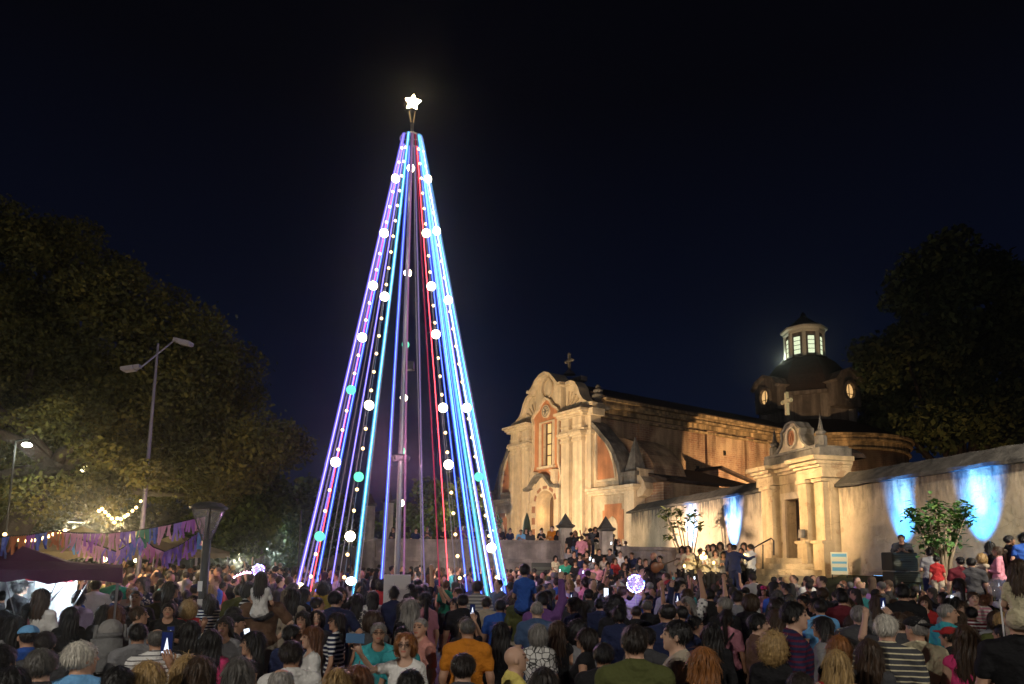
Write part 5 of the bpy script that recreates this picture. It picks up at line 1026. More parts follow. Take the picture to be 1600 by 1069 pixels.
def shirt_mesh(g, pose, sl):
    key = ('s', g, pose, sl)
    if key in CACHE: return CACHE[key]
    xs, ys, zs = body_grid(pose); k0 = int(np.searchsorted(zs, .80)); k1 = int(np.searchsorted(zs, 2.05)); zs = zs[k0:k1]; S = Field(xs, ys, zs); f = torso(S, g) - .014
    f = sm(f, ell(S, (0, -.005, .99), (.18, .13, .16)) , .04); th = 1 if g == 'm' else .82
    for s_, e_, w_, h_ in arms(g, pose):
        if sl == 'none': continue
        m = s_ + (e_ - s_) * .62
        if sl == 'short': f = sm(f, cap(S, s_, m, .070 * th, .066 * th), .03)
        else: f = sm(f, cap(S, s_, e_, .068 * th, .056 * th), .03); f = sm(f, cap(S, e_, w_, .056 * th, .042 * th), .02)
    f = f + (.0045 * np.sin(S.Z * 38 + S.X * 21 + 3 * np.sin(S.Y * 17)) + .0035 * np.sin(S.Z * 22 - S.X * 34 + 2 * np.sin(S.Y * 25 + S.Z * 9))) * np.clip((1.44 - S.Z) * 8, .25, 1)
    f = np.maximum(f, -(ell(S, (0, .030, 1.515), (.072 if g == 'm' else .085, .085, .085)))); f = np.maximum(f, .885 - S.Z + .01 * np.sin(S.X * 30))
    P, Q = nets(xs, ys, zs, f); CACHE[key] = mk('shirt', P, Q, m=cloth['plain']); return CACHE[key]
def pants_mesh(g, sit, short):
    key = ('p', g == 'm', sit, short)
    if key in CACHE: return CACHE[key]
    xs = np.arange(-.3, .3, .028, dtype=np.float32); ys = np.arange(-.2, .56 if sit else .26, .028, dtype=np.float32); zs = np.arange(.03, 1.08, .03, dtype=np.float32); S = Field(xs, ys, zs)
    f = sm(ell(S, (0, 0, .965), (.168, .118, .12)), legs(S, sit), .05) - .016; f = np.maximum(f, S.Z - 1.0); f = np.maximum(f, ((.42 if short else .10) if not sit else .50) - S.Z)
    P, Q = nets(xs, ys, zs, f); CACHE[key] = mk('trousers', P, Q, m=cloth['plain']); return CACHE[key]
def shoes_mesh(sit):
    key = ('sh', sit)
    if key in CACHE: return CACHE[key]
    xs = np.arange(-.24, .24, .022, dtype=np.float32); ys = np.arange(-.14, .66, .022, dtype=np.float32); zs = np.arange(-.02, .60, .022, dtype=np.float32); S = Field(xs, ys, zs); f = None
    for s in (-1, 1):
        c = cap(S, (s * .14, .35, .46), (s * .15, .53, .43), .055, .046) if sit else cap(S, (s * .105, -.04, .055), (s * .12, .16, .045), .055, .046); f = c if f is None else np.minimum(f, c)
    f = np.maximum(f, (.37 if sit else .0) - S.Z); P, Q = nets(xs, ys, zs, f); CACHE[key] = mk('shoes', P, Q, m=cloth['plain']); return CACHE[key]
def wisps(P, Q, kind):
    """loose locks and flyaway strands lying over the hair"""
    rg = np.random.default_rng(len(P)); N = np.zeros_like(P); a = P[Q]; fn = np.cross(a[:, 2] - a[:, 0], a[:, 3] - a[:, 1])
    for k in range(4): np.add.at(N, Q[:, k], fn)
    N /= np.linalg.norm(N, axis=1)[:, None] + 1e-9
    if (N * (P - P.mean(0))).sum() < 0: N = -N
    nn = {'short': 1000, 'crop': 420, 'thin': 420}.get(kind, 1100); L0 = {'short': .030, 'crop': .012, 'thin': .018, 'curly': .045, 'bob': .055}.get(kind, .085)
    i = rg.integers(0, len(P), nn); p = P[i]; n = N[i]; ok = ~((p[:, 1] > .075) & (p[:, 2] < 1.70)); p = p[ok]; n = n[ok]; m = len(p)
    w0 = np.array((.012, -.045, 1.79)); d = p - w0; d[:, 2] -= .10; d += rg.normal(0, .03, (m, 3)); d -= n * (d * n).sum(1)[:, None]; d /= np.linalg.norm(d, axis=1)[:, None] + 1e-9
    if kind == 'curly': d = np.cross(n, rg.normal(size=(m, 3))); d /= np.linalg.norm(d, axis=1)[:, None] + 1e-9
    L = (L0 * rg.uniform(.5, 1.5, m))[:, None]; out = (rg.uniform(.0005, .006, m) * (1 + 2.2 * (rg.random(m) < .12)))[:, None] * (1.6 if kind == 'curly' else 1); s = np.cross(d, n); wd = (rg.uniform(.0014, .0034, m))[:, None]
    pts = [p - n * .001, p + d * L * .45 + n * out, p + d * L + n * out * rg.uniform(.0, 1.8, (m, 1)) + s * rg.normal(0, .006, (m, 1))]; V = []; 
    for q, f in zip(pts, (1, .9, .25)): V += [q - s * wd * f, q + s * wd * f]
    V = np.stack(V, 1).reshape(-1, 3); b = len(P) + np.arange(m) * 6; F_ = np.concatenate([np.stack([b, b + 1, b + 3, b + 2], 1), np.stack([b + 2, b + 3, b + 5, b + 4], 1)])
    return np.concatenate([P, V]), np.concatenate([Q, F_])
def hair_mesh(kind, g):
    key = ('h', kind, g == 'c')
    if key in CACHE: return CACHE[key]
    h = 1.13 if g == 'c' else 1.0
    zb = {'long': 1.12, 'xlong': .98, 'pony': 1.22, 'bob': 1.42, 'curly': 1.34}.get(kind, 1.52)
    xs = np.arange(-.19, .19, .0095, dtype=np.float32); ys = np.arange(-.22, .19, .0095, dtype=np.float32); zs = np.arange(zb, 1.86, .0105, dtype=np.float32); S = Field(xs, ys, zs)
    X, Y, Z = S.X, S.Y, S.Z; ang = np.arctan2(X, -Y)
    tuft = .0028 * np.sin(X * 160 + 4 * np.sin(Z * 60)) * np.cos(Y * 130) ; front = .83 * Y - .56 * (Z - 1.605)
    base = ell(S, (0, -.014, 1.674), (.087, .104, .101))
    if kind == 'short': f = np.maximum(base + tuft, front); f = np.maximum(f, 1.585 - Z - .2 * np.minimum(Y, 0)); f = np.maximum(f, -ell(S, (0.0, .0, 1.63), (.2, .030, .022)) if False else f)
    elif kind == 'thin': f = np.maximum(base + tuft + .006, front); f = np.maximum(f, -ell(S, (0, .02, 1.77), (.065, .085, .05))); f = np.maximum(f, 1.59 - Z)
    elif kind == 'crop': f = np.maximum(base + .007 + tuft * .4, front + .01); f = np.maximum(f, 1.60 - Z)
    elif kind in ('long', 'xlong'):
        L = 1.30 if kind == 'long' else 1.16
        f = np.maximum(base - .006, front - .004); dr = ell(S, (0, -.060, (1.70 + L) / 2), (.105, .058, (1.78 - L) / 2)); sd = np.minimum(cap(S, (.075, -.01, 1.66), (.105, -.02, L + .16), .030, .026), cap(S, (-.075, -.01, 1.66), (-.105, -.02, L + .16), .030, .026))
        f = sm(sm(f, dr, .03), sd, .03) + .0045 * np.sin(ang * 17 + 3 * np.sin(Z * 14)); f = np.maximum(f, np.where(Z < 1.50, -1., front - .03))
    elif kind == 'bob':
        f = ell(S, (0, -.03, 1.64), (.112, .112, .140)); f = f + .004 * np.sin(ang * 15 + 2 * np.sin(Z * 25)); f = np.maximum(f, 1.50 - Z); f = np.maximum(f, front - .018); f = np.maximum(f, -ell(S, (0, .10, 1.60), (.064, .10, .12)))
    elif kind == 'curly':
        f = ell(S, (0, -.03, 1.63), (.135, .125, .175)) + .010 * np.sin(X * 75 + 2 * np.sin(Z * 40)) * np.sin(Y * 70 + Z * 30) * np.sin(Z * 66); f = np.maximum(f, front - .022); f = np.maximum(f, -ell(S, (0, .11, 1.61), (.066, .10, .115)))
    elif kind in ('pony', 'bun'):
        f = np.maximum(base + .003 + .5 * tuft, front); f = np.maximum(f, 1.585 - Z)
        if kind == 'pony': f = sm(f, cap(S, (0, -.10, 1.70), (0, -.155, 1.66), .026, .03), .02); f = sm(f, cap(S, (0, -.15, 1.66), (.01, -.15, 1.36), .034, .02), .02) + .003 * np.sin(ang * 20)
        else: f = sm(f, ell(S, (0, -.095, 1.76), (.045, .045, .04)), .015)
    elif kind == 'cap':
        f = ell(S, (0, -.012, 1.690), (.094, .108, .092)); f = np.maximum(f, 1.690 - Z - .15 * Y); f = np.minimum(f, np.maximum(ell(S, (0, .10, 1.712), (.072, .085, .011)), -.02 + .02 - Y))
    elif kind == 'hood':
        f = ell(S, (0, -.03, 1.65), (.125, .125, .145)); f = np.maximum(f, -ell(S, (0, .12, 1.64), (.078, .12, .105))); f = np.maximum(f, 1.50 - Z)
    elif kind == 'santa':
        f = ell(S, (0, -.012, 1.72), (.092, .106, .085)); f = sm(f, cap(S, (0, -.05, 1.76), (.10, -.10, 1.74), .05, .02), .02); f = np.maximum(f, 1.70 - Z)
    P, Q = nets(xs, ys, zs, f)
    if kind not in ('cap', 'hood', 'santa'): P, Q = wisps(P, Q, kind)
    P = P.copy(); P[:, 0] *= h; P[:, 1] *= h; P[:, 2] = 1.56 + (P[:, 2] - 1.56) * h
    CACHE[key] = mk('hair', P, Q, m=cloth['hair' if kind not in ('cap', 'hood', 'santa') else 'plain']); return CACHE[key]
SKN = [(.52, .30, .20), (.46, .26, .17), (.40, .22, .14), (.56, .35, .25), (.34, .18, .11)]
HC = {'black': (.009, .008, .008), 'dark': (.020, .014, .011), 'brown': (.055, .031, .017), 'auburn': (.13, .05, .02), 'blond': (.42, .28, .12), 'grey': (.26, .25, .24), 'white': (.62, .60, .55), 'ginger': (.28, .11, .03), 'darkgrey': (.10, .095, .09)}
CC = {'black': (.015, .015, .017), 'white': (.70, .69, .67), 'grey': (.22, .22, .23), 'dark grey': (.06, .06, .065), 'navy': (.018, .025, .07), 'blue': (.03, .10, .42), 'light blue': (.16, .40, .72), 'teal': (.05, .36, .40), 'green': (.03, .26, .16), 'olive': (.085, .095, .03),
      'orange': (.62, .22, .02), 'red': (.40, .03, .03), 'maroon': (.14, .02, .03), 'pink': (.62, .26, .33), 'salmon': (.58, .26, .22), 'cream': (.60, .54, .36), 'yellow': (.65, .55, .15), 'purple': (.16, .07, .24), 'lilac': (.42, .34, .50), 'brown': (.14, .08, .05), 'beige': (.42, .36, .28), 'hot pink': (.75, .06, .22), 'denim': (.05, .09, .18), 'mustard': (.40, .26, .04)}
PEOPLE = []; USED = {}
def setc(o, c): o.color = (*c, 1)
def clothe(o, c, kind='plain', c2=None):
    setc(o, c)
    if kind != 'plain': o.material_slots[0].link = 'OBJECT'; o.material_slots[0].material = cloth[kind]; o['second'] = [*(c2 or (.8, .8, .8))]
def person(x, y, z, H, ang, g='m', hair='short', hc='dark', top='grey', sl='short', pose='down', turn=0, label='', pants=None, pat='plain', c2=None, skin=None, group='people in the crowd', cat='person', glasses=False, cap=None, strap=None, capc=None):
    t = thing('person', label, cat, (x, y, z), ang, group); s = H / 1.75; t.scale = (s * random.uniform(.97, 1.05) * (1.06 if g == 'm' else 1), s * 1.04, s); i = len(PEOPLE)
    sk = SKN[skin if skin is not None else (0, 1, 3, 0, 2, 1, 4)[i % 7]]
    b = link('body', body_mesh(g, pose, turn), t); setc(b, sk)
    sh = link('shirt' if sl != 'long' else 'long_sleeved_shirt', shirt_mesh(g, pose, sl), t); c_ = CC[top] if isinstance(top, str) else top; j = random.uniform(.85, 1.1); clothe(sh, [min(1, v * j) for v in c_], pat, c2)
    sit = pose in ('sit', 'ride', 'rideup'); p = link('trousers', pants_mesh(g, sit, (i % 3 == 0) if not sit else False), t); setc(p, CC[pants or ('denim', 'black', 'dark grey', 'navy', 'beige')[i % 5]])
    so = link('shoes', shoes_mesh(sit), t); setc(so, (CC['black'], CC['white'], CC['dark grey'])[i % 3])
    if hair and hair != 'bald':
        h = link('hair' if hair not in ('santa', 'hood') else {'santa': 'red_hat', 'hood': 'hood'}[hair], hair_mesh(hair, g), t, None, R(turn)); setc(h, HC[hc] if hc in HC else CC[hc]); h.scale = (random.uniform(.97, 1.06), random.uniform(.97, 1.05), 1.0)
    if cap: h = link('cap', hair_mesh('cap', g), t, None, R(turn) + (math.pi if cap == 'back' else 0)); setc(h, CC[capc or 'grey'])
    if glasses:
        bm = bmesh.new(); M = Matrix.Rotation(R(turn), 4, 'Z')
        for s_ in (-1, 1):
            tube(bm, [M @ Vector((s_ * .031 + .021 * math.cos(a), .098, 1.664 + .017 * math.sin(a))) for a in [k * math.pi / 6 for k in range(13)]], .0028, 5); tube(bm, [M @ Vector((s_ * .052, .096, 1.668)), M @ Vector((s_ * .082, .02, 1.665)), M @ Vector((s_ * .083, -.02, 1.66))], .0025, 5)
        tube(bm, [M @ Vector((-.01, .1, 1.667)), M @ Vector((.01, .1, 1.667))], .0028, 5); bobj('glasses', bm, ironm, t)
    if strap:
        bm = bmesh.new(); q = [(-.15, -.12, 1.10), (-.02, -.145, 1.28), (.10, -.10, 1.44), (.13, 0.0, 1.50), (.08, .10, 1.38), (-.08, .13, 1.15)]; tube(bm, q, .012, 6); bobj('bag_strap', bm, mat('strap_black', (.02, .02, .02), .6), t)
    PEOPLE.append((x, y, H, t)); return t
def phone(t, c, aim, label, bright=1.0, size=1.0, show=True, case=(.03, .03, .035)):
    """c: world place, aim: angle about z that the screen faces"""
    p = thing('mobile_phone', label, 'phone', c, aim, 'lit phones held up in the crowd'); bm = bmesh.new(); box(bm, -.038 * size, .038 * size, -.005, .005, -.078 * size, .078 * size); bmesh.ops.bevel(bm, geom=[e for e in bm.edges], offset=.003, segments=1, affect='EDGES'); bobj('case', bm, mat('phone_case_%.2f' % case[2], case, .4), p)
    bm = bmesh.new(); box(bm, -.034 * size, .034 * size, -.0075, -.0055, -.07 * size, .07 * size); bobj('screen', bm, emat('phone_screen_%.1f' % bright, (.008, .013, .055) if show else (.75, .88, 1), bright, False), p)
    if show:
        bm = bmesh.new(); v = [bm.verts.new((a * size, -.0082, b * size)) for a, b in ((-.016, -.04), (.016, -.04), (.002, .035), (-.002, .035))]; bm.faces.new(v); box(bm, -.03 * size, .03 * size, -.0085, -.0078, -.06 * size, -.047 * size); bobj('picture', bm, emat('phone_picture', (.8, .85, 1), 1.4, False), p)
    return p
EXP = []      # (px, top, w, D) of the people placed one by one
def face_angle(deg, x, y): return R(deg) - math.atan2(x, y)
def place(px, top, w, deg, g, hair, hc, topc, sl, label, pose='down', z=0., H=None, D=None, **k):
    """deg: 0 back to the camera, 180 facing it, 90 looking towards the left of the picture, -90 towards its right"""
    hw = {'m': .194, 'f': .188, 'c': .18}[g] * (1.18 if hair in ('curly', 'bob', 'hood') else 1.1 if hair in ('long', 'xlong') else 1)
    D = D or 1063 * hw / w; hz = at(px, top, D).z
    if H is None:
        H = hz - z; lo, hi = (1.0, 1.5) if g == 'c' else (1.50, 1.90)
        if not lo <= H <= hi: H2 = max(lo, min(hi, H)); D = min(max(D * .75, (CH - z - H2) / max(.004, (CH - hz) / D)) if (CH - hz) * (CH - z - H2) > 0 else D, D * 1.3); H = H2
    X = at(px, top, D).x; EXP.append((px, top, w, D)); return person(X, D, z, H, face_angle(deg, X, D), g, hair, hc, topc, sl, pose, label=label, **k)
random.seed(3)
N_ = place
# nearest people, row by row
N_(4, 1012, 46, 5, 'm', 'short', 'black', 'dark grey', 'short', 'dark haired man at the very edge beside the pale blue cap', turn=-45)
N_(45, 981, 31, 8, 'm', 'crop', 'dark', 'blue', 'short', 'man in a pale blue cap and blue t-shirt with dark strap across his back', cap='fwd', capc='light blue', strap=True)
N_(65, 1018, 47, 0, 'm', 'short', 'darkgrey', 'dark grey', 'short', 'dark grey haired head seen from behind beside the white haired man in sky blue')
N_(129, 1007, 46, -12, 'm', 'short', 'white', 'light blue', 'short', 'white haired elderly man in a sky blue polo shirt looking aside', turn=-45, skin=0)
N_(66, 923, 24, -30, 'f', 'long', 'brown', 'white', 'short', 'woman in a dark cap with long light brown hair and white t-shirt', pose='fold', cap='fwd', capc='black')
GH = N_(174, 973, 27, 0, 'f', 'hood', 'grey', 'grey', 'long', 'person in a grey hood carrying a grey backpack')
N_(110, 951, 24, 10, 'f', 'xlong', 'black', 'black', 'short', 'woman with very long black hair and black t-shirt beside the grey backpack')
N_(123, 926, 20, 0, 'f', 'bun', 'dark', 'lilac', 'short', 'short dark haired woman in a pale lilac top at the stall table')
N_(150, 907, 17, 5, 'm', 'short', 'black', 'white', 'short', 'black haired man with his back turned in a white t-shirt by the gazebo edge')
N_(182, 897, 16, 0, 'm', 'short', 'white', 'green', 'short', 'white haired man in a bright green t-shirt seen from behind')
N_(213, 925, 20, 165, 'm', 'crop', 'black', 'black', 'short', 'broad man in a black t-shirt facing the camera near the bright green t-shirt', skin=4, pose='hip')
N_(217, 977, 30, 0, 'm', 'short', 'black', 'grey', 'short', 'thick black haired man in a mid grey t-shirt before the phone holders')
N_(246, 985, 31, 5, 'm', 'thin', 'darkgrey', 'white', 'short', 'balding grey haired man in a white t-shirt with thin dark stripes', pat='thin_stripes', c2=(.08, .08, .09))
p1 = N_(232, 1038, 42, 0, 'f', 'bob', 'blond', 'beige', 'short', 'blond head hidden behind the big upright phone at the bottom edge', pose='up1')
N_(164, 948, 21, 10, 'f', 'long', 'black', 'dark grey', 'short', 'long black haired girl in a dark top beside her brown haired friend')
N_(182, 948, 21, -5, 'f', 'long', 'auburn', 'black', 'short', 'long reddish brown haired girl in black beside her black haired friend')
N_(33, 907, 19, -60, 'f', 'bun', 'black', 'black', 'short', 'stall woman in a black top and dark headwear lit by the white stall', cap='fwd', capc='black')
N_(6, 925, 18, -10, 'm', 'short', 'black', 'dark grey', 'long', 'dark figure in a dark jacket at the edge beside the stall woman')
N_(47, 944, 19, -20, 'f', 'pony', 'black', 'pink', 'short', 'woman with tied black hair and pale pink top in front of the white stall')
N_(264, 944, 19, 172, 'm', 'short', 'black', 'black', 'short', 'young man facing the camera between the raised phones', pose='text')
p2 = N_(248, 925, 18, 0, 'm', 'short', 'dark', 'olive', 'short', 'man holding a small bright phone above his head near the slim street light', pose='up1')
N_(5, 955, 24, 0, 'f', 'pony', 'black', 'navy', 'short', 'woman in navy at the picture edge behind the pale blue cap')
N_(22, 965, 24, 20, 'f', 'long', 'black', 'grey', 'short', 'long black haired woman in grey just behind the man in the pale blue cap')
N_(72, 990, 28, -10, 'm', 'short', 'dark', 'dark grey', 'short', 'dark haired boy between the pale blue cap and the grey backpack')
N_(293, 1028, 40, 0, 'f', 'long', 'blond', 'grey', 'short', 'woman with smooth bright blond hair at the bottom edge')
N_(313, 1030, 38, 0, 'f', 'long', 'brown', 'black', 'short', 'brown haired woman pressed against the smooth blond hair at the bottom edge')
N_(374, 1032, 42, 0, 'f', 'long', 'darkgrey', 'black', 'short', 'woman with straight greying dark hair at the bottom edge')
N_(456, 1005, 39, 8, 'm', 'short', 'dark', 'white', 'short', 'short brown haired man in a white shirt seen from behind', turn=-30)
N_(440, 1048, 42, 0, 'm', 'thin', 'grey', 'dark grey', 'short', 'greying crown of a head below the man in the white shirt')
N_(458, 979, 29, -40, 'm', 'short', 'black', 'navy', 'short', 'black haired man in a navy shirt leaning to the woman in the white top', turn=-45)
N_(487, 987, 25, 100, 'f', 'xlong', 'auburn', 'white', 'short', 'woman with long auburn hair and a white top in profile', pose='fold')
N_(395, 995, 27, 90, 'f', 'long', 'black', 'black', 'none', 'woman in profile with long black hair and bare shoulder')
N_(350, 983, 22, 165, 'f', 'long', 'dark', 'grey', 'short', 'dark haired woman in a grey t-shirt facing the camera with hand at her hair', pose='up1')
N_(299, 973, 27, 0, 'f', 'xlong', 'black', 'black', 'short', 'woman with a wide sheet of straight black hair near the lamp post')
N_(330, 987, 28, 0, 'f', 'xlong', 'black', 'hot pink', 'none', 'woman with long black hair over a hot pink top')
N_(370, 962, 24, -85, 'm', 'crop', 'black', 'dark grey', 'short', 'man in profile wearing a dark cap among the long haired women', cap='fwd', capc='black')
N_(526, 960, 22, 70, 'f', 'long', 'dark', 'navy', 'short', 'woman with glasses in a navy and white striped t-shirt looking back', pat='stripes', glasses=True, pose='down', turn=45)
N_(495, 970, 21, 175, 'f', 'bob', 'dark', 'dark grey', 'short', 'small dark woman facing the camera next to the striped t-shirt')
N_(473, 958, 21, 160, 'f', 'long', 'dark', 'black', 'short', 'smiling dark haired woman facing the camera above the navy shirt')
N_(458, 921, 21, -15, 'f', 'xlong', 'black', 'beige', 'long', 'woman with long black hair and a beige jacket near the leftmost strands')
N_(505, 911, 17, 0, 'f', 'curly', 'dark', 'mustard', 'long', 'person in a mustard jacket with pale scarf near the leftmost strands')
N_(375, 915, 18, 10, 'm', 'short', 'black', 'olive', 'short', 'broad man in a grey green t-shirt beside the girl on the shoulders')
N_(295, 944, 18, 0, 'f', 'curly', 'blond', 'red', 'short', 'curly blond woman in red beside the unlit lamp post')
N_(328, 930, 17, 0, 'f', 'long', 'dark', 'navy', 'short', 'woman in a black and white striped t-shirt just behind the unlit lamp post', pat='stripes')
rc = N_(410, 952, 22, 0, 'm', 'short', 'black', 'brown', 'short', 'man in a grey brown shirt carrying the girl in white on his shoulders', pose='hip', H=1.80)
N_(528, 1050, 36, 0, 'f', 'bun', 'blond', 'grey', 'short', 'untidy blond hair at the bottom edge below the striped t-shirt')
N_(592, 976, 27, 182, 'm', 'short', 'grey', 'teal', 'short', 'smiling grey haired man with glasses in a teal polo shirt posing for the selfie', glasses=True, skin=1)
sf = N_(634, 993, 33, 168, 'f', 'bob', 'ginger', 'white', 'short', 'ginger haired woman in sunglasses and white blouse taking a selfie', pose='selfie', glasses=True, skin=3)
N_(657, 968, 28, 120, 'm', 'crop', 'grey', 'salmon', 'short', 'grey bearded man in a salmon t-shirt turned in profile', turn=30, skin=0)
N_(628, 982, 25, 170, 'f', 'short', 'black', 'teal', 'short', 'dark haired person half hidden behind the selfie group', D=6.9)
N_(731, 969, 23, 0, 'm', 'crop', 'darkgrey', 'orange', 'short', 'broad man in an orange t-shirt seen from behind', skin=1, D=7.0)
N_(724, 1025, 39, 0, 'm', 'short', 'dark', 'dark grey', 'short', 'thick brown haired head below the orange t-shirt')
N_(642, 1051, 40, 0, 'm', 'short', 'black', 'black', 'short', 'round dark head at the bottom edge in front of the selfie woman')
N_(560, 1058, 38, 0, 'f', 'long', 'auburn', 'dark grey', 'short', 'reddish brown hair at the bottom edge beside the man in teal')
N_(806, 1012, 37, -80, 'm', 'bald', 'dark', 'yellow', 'short', 'bald man in profile with a pale yellow shirt', skin=3)
N_(782, 938, 20, 0, 'm', 'short', 'black', 'blue', 'short', 'man in a royal blue jersey with white print on the back')
N_(783, 975, 25, 0, 'f', 'xlong', 'black', 'black', 'long', 'woman with long black hair and black top in front of the royal blue jersey')
N_(697, 909, 14, 5, 'c', 'short', 'auburn', 'green', 'short', 'red haired child in a green t-shirt raised above the crowd', z=.35)
N_(583, 925, 18, 0, 'f', 'xlong', 'black', 'white', 'short', 'woman in a white t-shirt with long black hair by the cyan strand')
N_(616, 919, 17, 0, 'f', 'bun', 'black', 'navy', 'long', 'woman in a navy long sleeved top in front of the white panel')
N_(597, 908, 14, 0, 'f', 'curly', 'black', 'red', 'short', 'person in a dark red shirt between the cyan strand and the white panel')
N_(723, 930, 20, 10, 'm', 'short', 'black', 'black', 'short', 'big man in a loose black t-shirt behind the orange t-shirt')
N_(746, 909, 17, 10, 'm', 'short', 'dark', 'grey', 'short', 'man in a grey t-shirt with pale stripes close to the cone foot', pat='stripes', c2=(.45, .43, .40))
N_(760, 935, 18, -10, 'm', 'short', 'dark', 'beige', 'short', 'man in a pale beige t-shirt between the royal blue jersey and the black t-shirt')
br = N_(820, 940, 18, 0, 'm', 'short', 'dark', 'olive', 'short', 'man in yellow green carrying the boy in blue on his shoulders', H=1.74, D=10.2)
N_(991, 981, 44, 8, 'm', 'short', 'dark', 'olive', 'short', 'dark haired man in an olive t-shirt seen from behind', glasses=True, skin=0)
N_(1056, 973, 39, 88, 'm', 'short', 'black', 'beige', 'short', 'young man in sharp profile with dark quiff and pale shirt', skin=3)
N_(943, 1008, 34, 0, 'm', 'short', 'black', 'black', 'short', 'boy with short black hair and black t-shirt beside the olive t-shirt')
N_(871, 973, 28, 0, 'f', 'xlong', 'brown', 'black', 'none', 'girl with very long brown hair and a pink headband')
N_(841, 978, 30, 0, 'f', 'bob', 'grey', 'white', 'short', 'grey haired woman in a white blouse with black wavy print', pat='print', c2=(.03, .03, .03))
N_(902, 973, 29, 0, 'f', 'curly', 'black', 'grey', 'short', 'woman with curly black hair in grey behind the boy in black')
N_(914, 998, 26, 75, 'f', 'bob', 'dark', 'black', 'none', 'woman with glasses in profile next to the boy in black', glasses=True)
N_(876, 933, 18, 5, 'f', 'santa', 'red', 'dark grey', 'short', 'person wearing a red and white Santa hat')
p3 = N_(937, 936, 19, 0, 'm', 'short', 'black', 'navy', 'short', 'man in a navy and blue t-shirt filming with a raised phone', pose='up1')
N_(1052, 909, 18, -10, 'm', 'short', 'black', 'grey', 'short', 'black haired man in a light grey t-shirt behind the young man in profile')
N_(994, 948, 19, 0, 'm', 'crop', 'dark', 'black', 'short', 'short haired man in black above the olive t-shirt')
N_(1011, 938, 20, 0, 'm', 'thin', 'darkgrey', 'black', 'short', 'balding man in black with an arm stretched towards the LED balloon', pose='high')
N_(1011, 983, 25, -20, 'm', 'short', 'black', 'dark grey', 'short', 'dark haired man hidden behind the man in the olive t-shirt', D=6.6)
N_(890, 907, 14, 180, 'f', 'long', 'blond', 'lilac', 'short', 'blond woman in lilac facing the camera behind the Santa hat')
N_(912, 905, 13, 90, 'f', 'bob', 'dark', 'pink', 'long', 'woman in a pink top raising her arm near the Santa hat', pose='out')
N_(1099, 1016, 45, 0, 'f', 'xlong', 'ginger', 'dark grey', 'short', 'woman with glossy copper orange hair at the bottom edge')
N_(1113, 977, 31, 0, 'f', 'xlong', 'black', 'black', 'long', 'woman with a straight curtain of black hair behind the copper orange hair')
N_(1086, 965, 26, -80, 'm', 'short', 'black', 'navy', 'short', 'young man with glasses in profile beside the curtain of black hair', glasses=True)
N_(1135, 954, 23, -10, 'f', 'pony', 'dark', 'pink', 'short', 'woman in a pale pink top with ponytail and black bag strap', strap=True)
N_(1185, 962, 29, -75, 'm', 'short', 'black', 'brown', 'short', 'young person in a dark brown t-shirt looking aside', skin=3, turn=-10)
N_(1207, 993, 40, 0, 'f', 'curly', 'blond', 'black', 'long', 'woman with curly blond hair and a black studded jacket')
N_(1241, 944, 34, -85, 'm', 'short', 'black', 'navy', 'short', 'tall man in profile wearing a navy and red plaid shirt', pat='plaid', c2=(.10, .012, .035), turn=-5)
N_(1284, 967, 30, 80, 'f', 'long', 'black', 'grey', 'long', 'woman with straight black hair in a pale grey coat looking towards the plaid shirt')
N_(1311, 997, 36, 0, 'f', 'long', 'ginger', 'black', 'none', 'woman with ginger brown hair behind the smooth dark blond hair')
N_(1307, 1020, 38, 0, 'f', 'long', 'blond', 'red', 'short', 'woman with smooth dark blond hair and red floral top', pat='floral', c2=(.6, .5, .4))
N_(1281, 940, 21, 25, 'm', 'short', 'dark', 'light blue', 'short', 'man in a pale blue t-shirt behind the woman in the pale grey coat', skin=0)
N_(1316, 926, 19, 0, 'm', 'short', 'black', 'maroon', 'short', 'man in a dark maroon t-shirt seen from behind')
N_(1342, 949, 26, 0, 'm', 'short', 'grey', 'dark grey', 'short', 'grey haired man in a black floral shirt', pat='floral', c2=(.35, .34, .30))
N_(1152, 925, 18, 0, 'f', 'short', 'dark', 'grey', 'short', 'woman in a blue grey blouse behind the pale pink top')
N_(1109, 922, 17, 0, 'm', 'short', 'black', 'black', 'short', 'man in black with one hand stretched high', pose='high')
N_(1193, 917, 14, 175, 'f', 'long', 'dark', 'pink', 'short', 'woman with a pink cap facing the camera', cap='fwd', capc='hot pink')
N_(1384, 964, 35, 3, 'm', 'short', 'white', 'dark grey', 'short', 'white haired old man in a charcoal polo with cream stripes', pat='thin_stripes', c2=(.62, .56, .38), turn=-20, skin=0)
N_(1431, 968, 32, 25, 'm', 'crop', 'grey', 'cream', 'short', 'old man in a black cap and cream shirt', cap='back', capc='black', turn=25, skin=0)
N_(1444, 934, 18, 178, 'f', 'long', 'brown', 'red', 'short', 'pale girl in a red t-shirt looking at the camera', skin=3)
N_(1480, 946, 25, -55, 'm', 'crop', 'grey', 'teal', 'short', 'grey cropped haired man in a bright turquoise shirt', turn=-25, skin=0)
N_(1509, 981, 36, 0, 'f', 'xlong', 'brown', 'hot pink', 'none', 'woman with long wavy brown hair hiding a hot pink bag')
bg = N_(1590, 934, 30, 0, 'm', 'crop', 'black', 'black', 'short', 'very large man in a black t-shirt carrying the small child in cream', H=1.84, D=5.6)
N_(1357, 1003, 38, 0, 'f', 'long', 'brown', 'dark grey', 'short', 'woman with loose brown hair beside the cream striped polo')
N_(1517, 950, 20, 10, 'm', 'short', 'black', 'maroon', 'short', 'man in a maroon and white jersey near the clear balloon', pat='stripes', c2=(.6, .6, .6))
N_(1371, 932, 22, 0, 'f', 'long', 'brown', 'grey', 'short', 'woman with wide brown hair above the white haired old man')
N_(1498, 905, 16, 15, 'f', 'pony', 'dark', 'white', 'short', 'woman in white with a black bag strap and lit phone', strap=True, pose='text')
